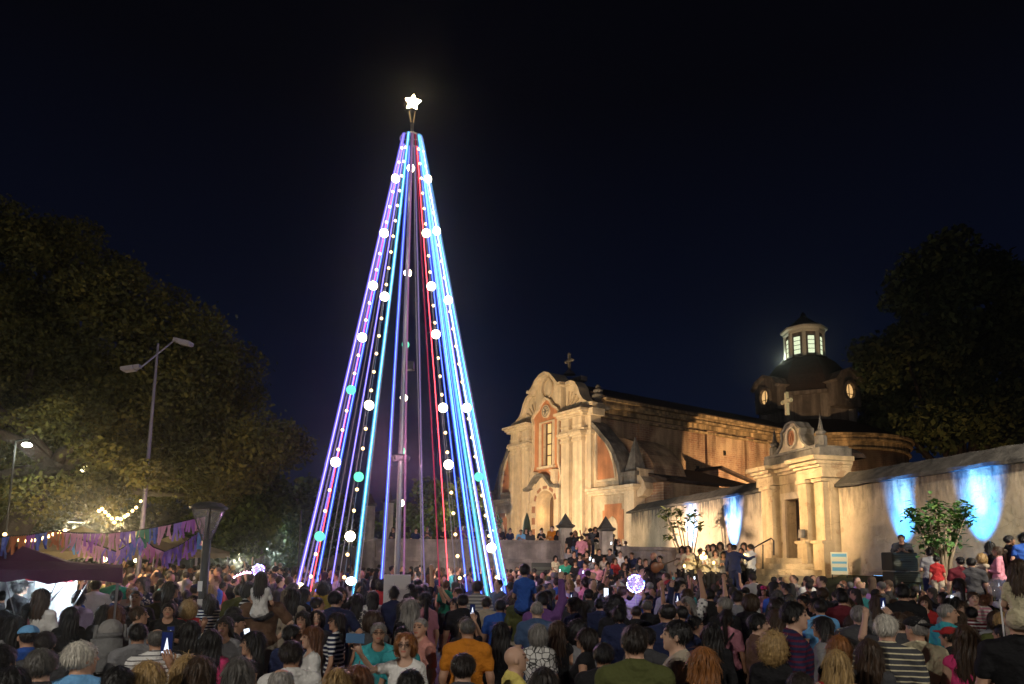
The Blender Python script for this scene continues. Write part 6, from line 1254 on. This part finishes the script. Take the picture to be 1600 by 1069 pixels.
N_(1410, 915, 21, 0, 'm', 'short', 'black', 'black', 'short', 'broad man in black behind the old man in the black cap')
N_(1345, 950, 0 + 22, 20, 'm', 'short', 'grey', 'dark grey', 'short', 'grey haired head half hidden beside the black floral shirt', D=7.9)
N_(1410, 1030, 1 + 36, 0, 'm', 'bald', 'dark', 'grey', 'short', 'shaved head at the bottom edge below the cream shirt') if False else None
N_(850, 1050, 38, 0, 'f', 'long', 'dark', 'dark grey', 'short', 'dark haired woman at the bottom edge in front of the wavy printed blouse')
N_(1250, 1055, 40, 0, 'f', 'short', 'dark', 'dark grey', 'short', 'dark head at the bottom edge in front of the plaid shirt')
N_(1460, 1052, 40, 0, 'm', 'short', 'dark', 'dark grey', 'short', 'dark head at the bottom edge between the cream shirt and the wavy hair') if False else None
N_(185, 1046, 38, 0, 'm', 'short', 'black', 'black', 'short', 'dark head at the bottom edge between the sky blue polo and the big phone')
N_(20, 1048, 40, 0, 'f', 'long', 'black', 'black', 'short', 'dark haired head in the bottom corner below the picture edge figure')
# riders
def ride(px, top, D, base, g, hair, hc, topc, label, pose='ride', h=1.15, **k):
    X = at(px, top, D).x; H = h * 1.75 / 1.75; s = H / 1.75; hz = at(px, top, D).z; z = hz - H; t = person(X, D - .0, z, H, face_angle(k.pop('deg', 0), X, D), g, hair, hc, topc, k.pop('sl', 'short'), pose, label=label, **k); EXP.append((px, top, 16, D)); return t
ride(409, 897, 9.2, rc, 'c', 'long', 'dark', 'white', 'little girl with long dark hair and white top riding on shoulders', sl='short', deg=-25)
ride(820, 885, 10.0, br, 'c', 'short', 'black', 'blue', 'boy in a bright blue t-shirt riding on shoulders before the terrace wall', h=1.3)
ride(1592, 880, 5.5, bg, 'c', 'long', 'brown', 'cream', 'small child in cream riding on the very large man in black', h=1.0)
# stage: choir, conductor, musicians
def on(px, top, D, deg, g, hair, hc, topc, sl, label, pose='text', **k):
    p = at(px, top, D); z = k.pop('z'); Hm = k.pop('Hm', 1.66); Hr = p.z - z; Hr = Hr if 1.4 < Hr < 1.95 else Hm; EXP.append((px, top, 8, D)); return person(p.x, D, z, Hr, face_angle(deg, p.x, D), g, hair, hc, topc, sl, pose, label=label, **k)
chz = STG[2]; wds = ['leftmost']
for i, (px, top, dD, hr, hc, c) in enumerate(((1066, 869, .3, 'long', 'dark', 'cream'), (1075, 871, 0, 'bob', 'black', 'cream'), (1083, 866, .5, 'long', 'black', 'cream'), (1094, 858, .8, 'bun', 'black', 'beige'), (1101, 861, .2, 'long', 'black', 'cream'), (1107, 852, 1.1, 'bob', 'black', 'beige'), (1114, 851, 1.0, 'long', 'dark', 'cream'), (1118, 860, .1, 'long', 'brown', 'cream'), (1125, 848, 1.3, 'long', 'black', 'cream'), (1130, 863, 0, 'long', 'dark', 'grey'), (1140, 850, 1.0, 'short', 'black', 'navy'), (1162, 849, 1.2, 'long', 'dark', 'grey'), (1158, 857, .4, 'short', 'black', 'cream'))):
    lab = ('slight choir singer with long hair at the end nearest the slender tree', 'choir singer with bobbed black hair and low folder light near the slender tree', 'choir singer with long black hair third from the slender tree', 'choir singer with tied up hair behind the candle lit front row', 'choir singer in cream holding a bright warm folder light', 'tall back row choir singer with bobbed black hair', 'tall back row choir singer with long dark hair against the pale blue light', 'front row choir singer with brown hair and folder', 'tallest back row choir singer standing in the gap between the wall lights', 'choir singer in grey next to the dark suited conductor', 'young singer in navy behind the conductor', 'back row singer in grey near the steps', 'singer in cream beside the man in the white shirt')[i]
    on(px, top, 22.4 + dD, 170 + 8 * math.sin(i * 2.1), 'f' if hr != 'short' else 'm', hr, hc, c, 'long', lab, z=chz, group='choir singers on the stage', pants='black')
on(1147, 852, 22.0, -20, 'm', 'short', 'black', 'navy', 'long', 'conductor in a dark suit with his back to the square', z=chz, group='choir singers on the stage', pants='navy', pose='out')
on(1172, 851, 22.4, 60, 'm', 'short', 'dark', 'white', 'long', 'man in a white shirt and black trousers holding a microphone by the steps', z=chz, group='choir singers on the stage', pants='black')
on(1021, 864, 21.6, 100, 'm', 'bald', 'dark', 'black', 'long', 'bald man in a black suit standing before the warm wall', z=.75, group='musicians beside the stage', pants='black')
gt = on(1031, 869, 21.4, 150, 'm', 'short', 'black', 'dark grey', 'long', 'guitar player in dark clothes beside the bald man in the suit', z=.75, group='musicians beside the stage', pants='black')
gp = at(1034, 884, 21.1); g_ = thing('guitar', 'dark electric guitar held by the player before the warm wall', 'guitar', gp, .2); bm = bmesh.new()
tube(bm, [(-.06, 0, -.01), (.5, 0, .20)], .022, 6); bobj('neck', bm, woodm, g_); bm = bmesh.new(); sphere(bm, (-.20, 0, -.06), .17, 14, sy=.25); sphere(bm, (-.05, 0, -.0), .12, 14, sy=.3); bobj('body', bm, mat('guitar_wood', (.18, .07, .03), .35), g_, True); bm = bmesh.new(); box(bm, .48, .60, -.015, .015, .18, .25); bobj('headstock', bm, woodm, g_)
t = thing('stage_riser', 'low black riser under the two musicians', 'platform', (at(1026, 880, 21.5).x, 21.5, 0)); bm = bmesh.new(); box(bm, -.9, .9, -.8, .8, 0, .75); bobj('box', bm, MATS['stage_black'], t)
for i, (px, py) in enumerate(((1098, 873), (1105, 873), (1117, 882), (1071, 887), (1166, 870), (1101, 867))):
    c = at(px, py, 21.9 if i != 4 else 22.0); t = thing('candle_light', ('brightest warm folder light in the choir', 'warm folder light beside the brightest one', 'warm folder light held low in the choir', 'dim orange folder light at the choir end near the slender tree', 'small warm light by the man in the white shirt', 'warm folder light held highest in the choir')[i], 'light', c); bm = bmesh.new(); sphere(bm, (0, 0, 0), .045 if i else .07, 8, sz=1.3); bobj('flame', bm, emat('candle_flame', (1, .62, .2), 7, False), t); bm = bmesh.new(); tube(bm, [(0, 0, -.16), (0, 0, -.04)], .02, 6); bobj('candle', bm, whitep, t); lamp('POINT', c, 5, (1, .7, .35), size=.05, parent=t, name='candle_glow'); t.children[-1].location = (0, .12, .05)
on(1409, 852, 20.3, 178, 'm', 'short', 'black', 'dark grey', 'short', 'young man just visible behind the loudspeaker stack', z=at(1406, 892, 19.6).z - .62, group='people along the stained wall')
for px, top, dD, deg, g, hr, hc, c, lab in ((1452, 857, -1.6, 10, 'f', 'bun', 'black', 'grey', 'woman in grey with pale skirt standing before the frangipani'), (1463, 870, -1.8, 0, 'c', 'short', 'black', 'red', 'child in a dark red shirt by the frangipani stems'), (1500, 872, -2.6, 10, 'm', 'crop', 'black', 'maroon', 'man in a dark cap and maroon shirt below the bank'), (1534, 866, -1.2, 0, 'f', 'bob', 'blond', 'beige', 'blond child in beige on the bank'), (1546, 848, -.9, 30, 'f', 'long', 'black', 'navy', 'woman in navy with long black hair in front of the brightest blue light'), (1558, 855, -1.3, 90, 'f', 'pony', 'brown', 'pink', 'woman in a pink hooded top looking at a phone on the bank'), (1577, 838, -1.0, -70, 'm', 'short', 'black', 'black', 'tall young man in a black jacket on the bank looking aside'), (1597, 835, -1.0, 20, 'f', 'bun', 'black', 'blue', 'person in blue cut by the picture edge high on the bank'), (1517, 873, -2.4, 0, 'm', 'short', 'black', 'dark grey', 'dark haired boy at the foot of the bank')):
    a, b = 0, 40
    for _ in range(30):
        m_ = (a + b) / 2; q = WA.p(m_, 0, 1.0); 
        if q.x / q.y * 1063 + 800 < px - 2: a = m_
        else: b = m_
    D = q.y + dD; pz = at(px, top, D).z; Hh = 1.25 if g == 'c' else 1.62; person(at(px, top, D).x, D, pz - Hh, Hh, face_angle(deg, at(px, top, D).x, D), g, hr, hc, c, 'long' if c in ('black', 'pink', 'navy') else 'short', 'fold' if g == 'f' else 'down', label=lab, group='people along the stained wall', cap='fwd' if 'cap' in lab else None, capc='black'); EXP.append((px, top, 10, D))
# terrace onlookers
tl = ['behind the lit strands', 'beside the small gate tree']
TER = [(615, 824, 36), (650, 826, 35.4), (668, 823, 35.6), (693, 822, 34.6), (712, 822, 35), (722, 818, 35.4), (741, 822, 34.4), (752, 821, 35.2), (765, 820, 35.6), (781, 824, 34.2), (797, 826, 34.4), (814, 828, 34.3), (822, 826, 35.0), (829, 829, 34.2), (846, 826, 34.4), (863, 819, 35.5), (872, 829, 34.4)]
tcols = ['black', 'navy', 'dark grey', 'black', 'brown', 'purple', 'black', 'grey', 'navy', 'black', 'navy', 'light blue', 'black', 'dark grey', 'black', 'orange', 'black']
for i, (px, top, D) in enumerate(TER):
    p = at(px, top, D); H = max(1.45, min(1.8, p.z - GZ)); g = 'fm'[i % 2]
    nm = ['far end behind the blue strand', 'second from the far end of the parapet', 'third from the far end of the parapet', 'beside the lavender strand', 'behind the dim red strand', 'tallest behind the bright red strand', 'behind the thin grey strand', 'just past the thin grey strand', 'next to the dazzling floodlight', 'first beyond the cyan strand', 'between the cyan strand and the facade edge', 'in front of the folded parasol', 'behind the pale blue top', 'leaning next to the folded parasol', 'before the church door frame', 'standing in front of the glowing church doorway', 'touching the first gate pillar'][i]
    person(p.x, D, GZ, H, face_angle(180 + (i * 37 % 50) - 25, p.x, D), g, ('long', 'short', 'bun', 'short')[i % 4] if g == 'f' else 'short', ('black', 'dark')[i % 2], tcols[i], 'short' if i % 3 else 'long', ('fold', 'down', 'text')[i % 3], label='%s onlooker on the terrace %s' % (tcols[i], nm), group='onlookers on the church terrace')
ST = [(893, 832, 31.6, 'black', 0), (899, 830, 31.2, 'black', 0), (909, 838, 30.9, 'pink', 0), (917, 835, 31.5, 'brown', 0), (922, 826, 32.1, 'dark grey', 0), (930, 824, 32.6, 'black', 0), (958, 835, 33.4, 'navy', 0), (966, 843, 33.0, 'black', 0), (977, 846, 33.2, 'grey', 0), (888, 856, 29.3, 'grey', 1), (897, 862, 28.6, 'black', 1), (906, 866, 28.0, 'navy', 1), (917, 862, 28.9, 'brown', 1), (927, 870, 27.6, 'grey', 1), (936, 858, 29.6, 'black', 1), (944, 868, 28.0, 'beige', 1), (953, 858, 29.5, 'dark grey', 1), (961, 872, 27.2, 'red', 1), (969, 862, 28.6, 'white', 1), (978, 870, 27.8, 'black', 1), (987, 864, 28.2, 'navy', 1), (868, 869, 29.4, 'cream', 1), (884, 874, 27.4, 'green', 1), (899, 876, 26.9, 'black', 1), (914, 879, 26.6, 'purple', 1), (999, 872, 27.0, 'dark grey', 1), (1009, 874, 26.8, 'black', 1), (950, 879, 26.4, 'navy', 1), (932, 881, 26.2, 'pink', 1), (975, 881, 26.2, 'black', 1)]
for i, (px, top, D, c, sit) in enumerate(ST):
    p = at(px, top, D); g = 'mf'[i % 2]; H = 1.68 if g == 'm' else 1.6
    if sit: z = p.z - H
    else: z = p.z - H
    st_n = 'seated' if sit else 'standing'
    pos_n = ['beside the first gate pillar', 'with tied hair near the first gate pillar', 'between the gate pillars', 'behind the pink shirt', 'near the top of the stair', 'tallest before the second gate pillar', 'behind the stair parapet', 'leaning on the stair parapet', 'at the wall end of the stair parapet', 'highest at the first pillar', 'one step below the first pillar', 'near the stair middle by the pillar', 'up the stair below the pink shirt', 'low in the stair middle', 'under the second gate pillar', 'below the second gate pillar', 'next to the second gate pillar', 'low near the wall in red', 'in a white top by the parapet', 'by the parapet low down', 'nearest the warm wall', 'against the terrace wall by the speaker cabinet', 'at the stair foot in green', 'at the stair foot in front of the first pillar', 'at the stair foot in purple', 'at the wall foot with lit face', 'at the wall foot beside the bald musician', 'low on the stair in navy', 'low on the stair in pink', 'low on the stair near the wall foot'][i]
    person(p.x, D, z, H, face_angle(180 + (i * 53 % 70) - 35 if sit or i % 2 else 10, p.x, D), g, ('short', 'long', 'short', 'bun')[i % 4], ('black', 'dark', 'brown')[i % 3], c, 'short', 'sit' if sit else ('down', 'up2', 'fold')[i % 3], label='%s person in %s %s' % (st_n, c, pos_n), group='people on the terrace stair')
# crowd filling the square
from math import hypot
def blocked(x, y):
    if hypot(x - TC.x, y - TC.y) < 2.95: return True
    u1 = ((x - tn.location.x) * .842 + (y - tn.location.y) * .474) / .632; v1 = ((x - tn.location.x) * .545 + (y - tn.location.y) * 1.057) / .632
    if abs(u1) < 2.3 and abs(v1) < 1.05: return True
    if abs(x - tb.location.x) < .7 and abs(y - 8.9) < .5: return True
    if STG[0] - 1.7 < x < STG[0] + 2.6 and 21.6 < y < 24.8: return True
    if y > 20.5 and 3.4 < x < 6.0 and y < 22.5: return True
    n = (Vector((x, y, 0)) - WA.o).dot(WA.n)
    if n < 2.6: return True
    if 1.6 < x < 7.2 and y > 26.0: return True
    if x > -10 and y > 31.8: return True
    if hypot(x - nl_.location.x, y - nl_.location.y) < .45: return True
    for q in ((at(1406, 891, 19.6).x, 19.8, 1.1), (at(620, 940, 13.6).x, 13.6, .5)):
        if hypot(x - q[0], y - q[1]) < q[2]: return True
    return False
spots = []; tries = 0; occ = [(p[0], p[1]) for p in PEOPLE]; rf = random.Random(11)
cell = {}
def near(x, y, r):
    for i in range(int(x // 1) - 1, int(x // 1) + 2):
        for j in range(int(y // 1) - 1, int(y // 1) + 2):
            for a, b in cell.get((i, j), ()):
                if hypot(a - x, b - y) < r: return True
    return False
for a, b in occ: cell.setdefault((int(a // 1), int(b // 1)), []).append((a, b))
cand = []
for _ in range(22000):
    y = 6.0 + 26 * rf.random() ** .75; x = (rf.random() * 1.66 - .83) * y; cand.append((y, x))
for y, x in cand:
    if blocked(x, y) or near(x, y, rf.uniform(.44, .74) + .004 * y): continue
    H = rf.gauss(1.66, .075); H = max(1.42, min(1.86, H)); u_ = x / (y * 1.023); px = 800 + 1071 * x / y; f = 1071 / y; top = hor(px) + (2.2 - H) * f; w_ = .18 * f
    if px < -25 or px > 1625: continue
    if px < 120 and y < 10.5 and top < 962: continue
    if (742 < px < 796 or 540 < px < 562) and 8.6 < y < 14.2 and top < 948: continue
    if any(y < D and abs(px - ex) < .52 * (w_ + we) and top < et + 1.15 * we for ex, et, we, D in EXP if we > 9): continue
    if any(y > D and abs(px - ex) < .3 * we and abs(top - et) < .3 * we for ex, et, we, D in EXP if we > 9): continue
    cell.setdefault((int(x // 1), int(y // 1)), []).append((x, y)); spots.append((y, x, H, px, top))
spots.sort()
cols = ['black'] * 13 + ['dark grey'] * 6 + ['navy'] * 6 + ['grey'] * 3 + ['white'] * 2 + ['beige'] * 1 + ['maroon', 'brown', 'blue', 'lilac', 'pink', 'olive', 'teal', 'purple', 'red', 'denim']
hnames = {'black': 'black haired', 'dark': 'dark haired', 'brown': 'brown haired', 'auburn': 'auburn haired', 'blond': 'blond', 'grey': 'grey haired', 'darkgrey': 'greying'}
LM = [(130, 11, 'by the gazebo edge'), (205, 24, 'under the tan market tents'), (216, 13, 'near the slim street light'), (313, 12, 'by the unlit cone lamp'), (405, 14, 'near the small lit balloon'), (465, 15, 'at the warm spotlight by the cone foot'), (550, 14, 'near the cyan strand foot'), (623, 14, 'beside the white panel'), (700, 13, 'near the bright red strand'), (787, 14, 'by the brightest strands'), (845, 26, 'below the terrace speaker cabinet'), (780, 28, 'under the terrace wall'), (640, 28, 'under the terrace wall behind the cone'), (900, 24, 'at the stair foot'), (993, 12, 'near the LED balloon'), (1021, 20, 'below the two musicians'), (1100, 20, 'below the choir'), (1165, 19, 'below the conductor'), (1240, 21, 'below the fan steps'), (1312, 20, 'in front of the notice board'), (1406, 17, 'below the loudspeaker stack'), (1470, 15, 'below the frangipani'), (1545, 14, 'below the grass bank'), (1560, 8, 'by the clear balloon'), (940, 8, 'behind the raised phone'), (1060, 9, 'behind the young man in profile'), (1200, 8, 'behind the curly blond woman'), (1330, 8, 'behind the black floral shirt'), (1460, 8, 'beside the girl in red'), (600, 8, 'behind the selfie group'), (730, 9, 'near the orange t-shirt'), (480, 9, 'behind the striped t-shirt'), (340, 8, 'among the long haired women'), (180, 9, 'behind the grey backpack'), (30, 10, 'in front of the white stall'), (870, 9, 'near the Santa hat')]
NIND = 300 - sum(1 for _ in PEOPLE)
nseen = 0; rest = []; HOLD = []
poses = ['down'] * 8 + ['fold'] * 4 + ['text'] * 2 + ['up1', 'up2', 'hip', 'high']
for i, (y, x, H, px, top) in enumerate(spots):
    g = 'f' if rf.random() < .52 else 'm'; hr = rf.choice(['long', 'long', 'xlong', 'pony', 'bun', 'bob', 'curly', 'long']) if g == 'f' else rf.choice(['short', 'short', 'short', 'crop', 'thin'])
    if g == 'f': H = H - .05
    hc = rf.choice(['black'] * 6 + ['dark'] * 6 + ['brown'] * 3 + ['auburn', 'blond', 'darkgrey', 'grey']); c = rf.choice(cols)
    back = rf.random() < (.72 if y < 10 else .5)
    tx, ty = ((2.8, 24) if px > 900 else (-2.8, 17)); aim = math.degrees(-math.atan2(tx - x, ty - y)) if back and y < 16 else 0
    deg = (rf.gauss(0, 20) if back else rf.choice([180, 150, 210, 90, -90, 120, -120]) + rf.gauss(0, 12)); po = rf.choice(poses); ang = R(deg) + (R(aim) if back else -math.atan2(x, y))
    if nseen < NIND:
        lm = min(LM, key=lambda q: hypot((q[0] - px) / 40, (q[1] - y) / 2.2)); who = {'f': 'woman', 'm': 'man'}[g]; hs = {'long': 'long haired', 'xlong': 'very long haired', 'pony': 'ponytailed', 'bun': 'woman with a bun', 'bob': 'bobbed', 'curly': 'curly', 'short': 'short haired', 'crop': 'crop haired', 'thin': 'balding'}[hr]
        desc = '%s %s %s in %s %s' % (hs.replace('woman with a bun', 'bun wearing'), hnames.get(hc, hc).replace(' haired', ''), who, c, {'down': '', 'fold': 'with folded arms', 'text': 'looking down', 'up1': 'with one hand raised', 'up2': 'with both hands up', 'hip': 'hand on hip', 'high': 'with an arm up'}[po])
        fc = 'facing away' if abs((deg + 180) % 360 - 180) < 50 else 'turned to the camera' if abs(deg) > 140 and abs(deg) < 225 else 'in profile'
        lab = ' '.join((desc + ' ' + fc + ' ' + lm[2]).split()); sk_ = 0
        if lab in USED: lab = ' '.join((('taller ' if H > USED[lab] else 'shorter ') + desc + ' ' + lm[2]).split())
        USED[lab] = H; lab = ' '.join(lab.split()[:16]); cap_ = 'fwd' if hr in ('short', 'crop') and rf.random() < .10 else None
        person(x, y, 0, H, ang, g, hr, hc, c, rf.choice(['short', 'short', 'long', 'short', 'none' if g == 'f' else 'short']), po, label=lab, turn=rf.choice([0, 0, 30, -30]), pat='plain' if y < 9.5 else rf.choice(['plain'] * 13 + ['stripes', 'print', 'thin_stripes', 'floral', 'floral']), c2=rf.choice([(.5, .5, .5), (.1, .1, .12), (.6, .55, .5)]), cap=cap_, capc=rf.choice(['black', 'navy', 'white', 'red']), strap=rf.random() < .12); nseen += 1
        if po in ('up1', 'up2') and y < 17: HOLD.append((PEOPLE[-1][3], po, g, hs, hnames.get(hc, hc), c, lm[2]))
    else: rest.append((x, y, H, ang, g, hr, hc, c, rf.choice(SKN), po))
# the far rest of the crowd: one mesh of coarser figures
def coarse(g, long_, pose):
    key = ('c', g, long_, pose)
    if key in CACHE: return CACHE[key]
    xs = np.arange(-.46, .46, .036, dtype=np.float32); ys = np.arange(-.2, .46, .036, dtype=np.float32); zs = np.arange(-.03, 2.1 if pose == 'high' else 1.86, .036, dtype=np.float32); S = Field(xs, ys, zs)
    hd = sm(ell(S, (0, .005, 1.655), (.085, .098, .115)), cap(S, (0, -.01, 1.44), (0, 0, 1.58), .06, .055), .02); tp = torso(S, g) - .012; lg = legs(S, False, .015); ha = np.maximum(ell(S, (0, -.02, 1.685), (.096, .105, .098)), .83 * S.Y - .56 * (S.Z - 1.605))
    if long_: ha = sm(ha, ell(S, (0, -.07, 1.48), (.11, .06, .22)), .03)
    sk = hd
    for s_, e_, w_, h_ in arms(g, pose): tp = sm(tp, cap(S, s_, s_ + (e_ - s_) * .6, .066, .06), .03); sk = np.minimum(sk, cap(S, e_ + (s_ - e_) * .4, e_, .048, .045)); sk = np.minimum(sk, cap(S, e_, h_, .045, .035))
    f = np.minimum(np.minimum(sk, tp), np.minimum(lg, ha)); P, Q = nets(xs, ys, zs, f)
    ix = [np.clip(np.searchsorted(a, P[:, k]), 0, len(a) - 1) for k, a in enumerate((xs, ys, zs))]; st_ = np.stack([q[ix[0], ix[1], ix[2]] for q in (sk, tp, lg, ha)], 1); ids = st_.argmin(1); CACHE[key] = (P, Q, ids); return CACHE[key]
PV = []; PQ = []; PC = []; n0 = 0
for x, y, H, ang, g, hr, hc, c, sk, po in rest:
    P, Q, ids = coarse(g, hr in ('long', 'xlong', 'curly', 'bob'), po if po in ('down', 'fold', 'high') else 'down'); s = H / 1.75; co, si = math.cos(ang), math.sin(ang)
    V = P * s; V = np.stack([V[:, 0] * co - V[:, 1] * si + x, V[:, 0] * si + V[:, 1] * co + y, V[:, 2]], 1); cl = np.array([sk, CC[c], CC[rf.choice(['denim', 'black', 'navy'])], HC[hc]])[ids]; PV.append(V); PQ.append(Q + n0); PC.append(np.concatenate([cl, np.ones((len(cl), 1))], 1)); n0 += len(V)
if PV:
    cm = bpy.data.materials.new('far_crowd'); cm.use_nodes = True; t_ = cm.node_tree; a_ = t_.nodes.new('ShaderNodeAttribute'); a_.attribute_name = 'tint'; t_.links.new(a_.outputs['Color'], t_.nodes['Principled BSDF'].inputs['Base Color']); t_.nodes['Principled BSDF'].inputs['Roughness'].default_value = .8
    me = mk('crowd', np.concatenate(PV), np.concatenate(PQ), None, np.concatenate(PC), cm); o = link('crowd_of_people', me); props(o, 'dense far part of the crowd standing towards the terrace and the wall', 'crowd', None, 'stuff')
print([o['label'] for o in bpy.data.objects if 'label' in o and len(o['label'].replace("'", '').split()) > 16])
print('PEOPLE', len(PEOPLE), 'rest', len(rest))
# phones and hand-held things
def palm(t, pose, side=0, g='m'):
    a = arms(g, pose)[side]; v = a[3] + (a[3] - a[2]) * .25; s = t.scale; q = Vector((v[0] * s.x, (v[1] + .03) * s.y, v[2] * s.z)); q.rotate(t.rotation_euler); return t.location + q
c = palm(p1, 'up1', 0, 'f'); phone(p1, c + Vector((-.0, .01, .05)), 0, 'big upright phone filming the lit cone at the bottom edge', 1.0, 1.1)
c = palm(p2, 'up1'); phone(p2, c + Vector((0, .01, .05)), 0, 'small bright phone held above the man near the slim street light', 1.2, 1.0)
c = palm(p3, 'up1'); phone(p3, c + Vector((0, .01, .05)), 0, 'phone raised by the man in navy with a very bright picture', 2.5, 1.0, False)
c = palm(sf, 'selfie', 0, 'f'); ph = phone(sf, c + Vector((0, -.01, .04)), math.pi, 'blue backed phone held sideways for the selfie', .9, 1.05, False, (.07, .16, .30)); ph.rotation_euler = (0, math.pi / 2, math.pi - .2)
seen_ = set(); HOLD = [q for q in HOLD if not ((q[2], q[5], q[6]) in seen_ or seen_.add((q[2], q[5], q[6])))]
for t_, po, g, hs, hn, c_, where in HOLD[:12]:
    c = palm(t_, po, 0, g); q = phone(t_, c + Vector((0, .01, .05)), t_.rotation_euler.z, 'phone held up by the %s in %s %s' % (('woman' if g == 'f' else 'man'), c_, where), .8, .85)
bk = thing('backpack', 'grey backpack with a front pocket worn by the person in the grey hood', 'backpack', GH.location, GH.rotation_euler.z); bgm = mat('grey_canvas', (.17, .17, .17), .85, var=.2, scale=20, bump=.3)
bm = bmesh.new(); box(bm, -.16, .16, -.30, -.14, 1.02, 1.42); bmesh.ops.bevel(bm, geom=bm.edges[:], offset=.05, segments=3, affect='EDGES'); bobj('bag', bm, bgm, bk, True)
bm = bmesh.new(); box(bm, -.11, .11, -.35, -.29, 1.06, 1.22); bmesh.ops.bevel(bm, geom=bm.edges[:], offset=.02, segments=2, affect='EDGES'); bobj('pocket', bm, bgm, bk)
for sx in (-.1, .1): bm = bmesh.new(); tube(bm, [(sx, -.16, 1.05), (sx * 1.3, -.10, 1.36), (sx * 1.2, -.02, 1.47), (sx * 1.3, .08, 1.40), (sx * 1.4, .10, 1.15)], .018, 6); bobj('strap', bm, bgm, bk)
for px, py, Y, sz, b, sh, lab in ((267, 990, 7.2, 1.0, 1.0, True, 'phone with blue picture behind the white striped t-shirt'), (387, 991, 7.0, .8, 2.0, False, 'glaring phone in front of the woman in profile'), (343, 975, 8.2, .8, 1.6, False, 'tilted small phone behind the unlit lamp post'), (922, 873, 22, .7, 4, False, 'greenish phone light held on the stair under the gate pillar'), (927, 876, 21, .6, 4, False, 'second greenish phone light next to the first on the stair'), (955, 849, 27, .7, 4, False, 'phone torch shining above the stair parapet'), (875, 892, 18, .55, 3, False, 'pair of blue white phone glints below the speaker cabinet'), (911, 894, 18, .5, 3, False, 'yellow green phone light at the stair foot'), (1101, 936, 12, .8, 1.6, False, 'cyan phone screen below the stretched hand'), (1208, 931, 12.5, .5, 4, False, 'white phone glare in the crowd below the conductor'), (1487, 935, 10, .6, 1.8, False, 'cyan phone screen by the woman with the bag strap'), (972, 935, 12, .6, 1.8, False, 'thin pale phone by the LED balloon'), (1085, 903, 18, .5, 3, False, 'small white phone light below the musicians')):
    c = at(px, py, Y); p_ = phone(None, c, math.atan2(-c.x, c.y) * .3, lab, b, sz, sh); p_.rotation_euler[1] = random.uniform(-.3, .3)
# ------------------------------------------------------------------ thin haze added to give bright lamps halos
hm = bpy.data.materials.new('night_haze'); hm.use_nodes = True; t_ = hm.node_tree; t_.nodes.remove(t_.nodes['Principled BSDF']); pv = t_.nodes.new('ShaderNodeVolumePrincipled'); pv.inputs['Density'].default_value = .0016; pv.inputs['Color'].default_value = (.9, .93, 1, 1); pv.inputs['Anisotropy'].default_value = .93
t_.links.new(pv.outputs[0], t_.nodes['Material Output'].inputs['Volume'])
bm = bmesh.new(); box(bm, -40, 62, -12, 100, -1.0, 34); hz_ = bobj('haze', bm, hm); hz_['kind'] = 'stuff'; hz_['label'] = 'thin haze added over the square so bright lamps get halos'
cy.volume_bounces = 0; cy.volume_step_rate = 4
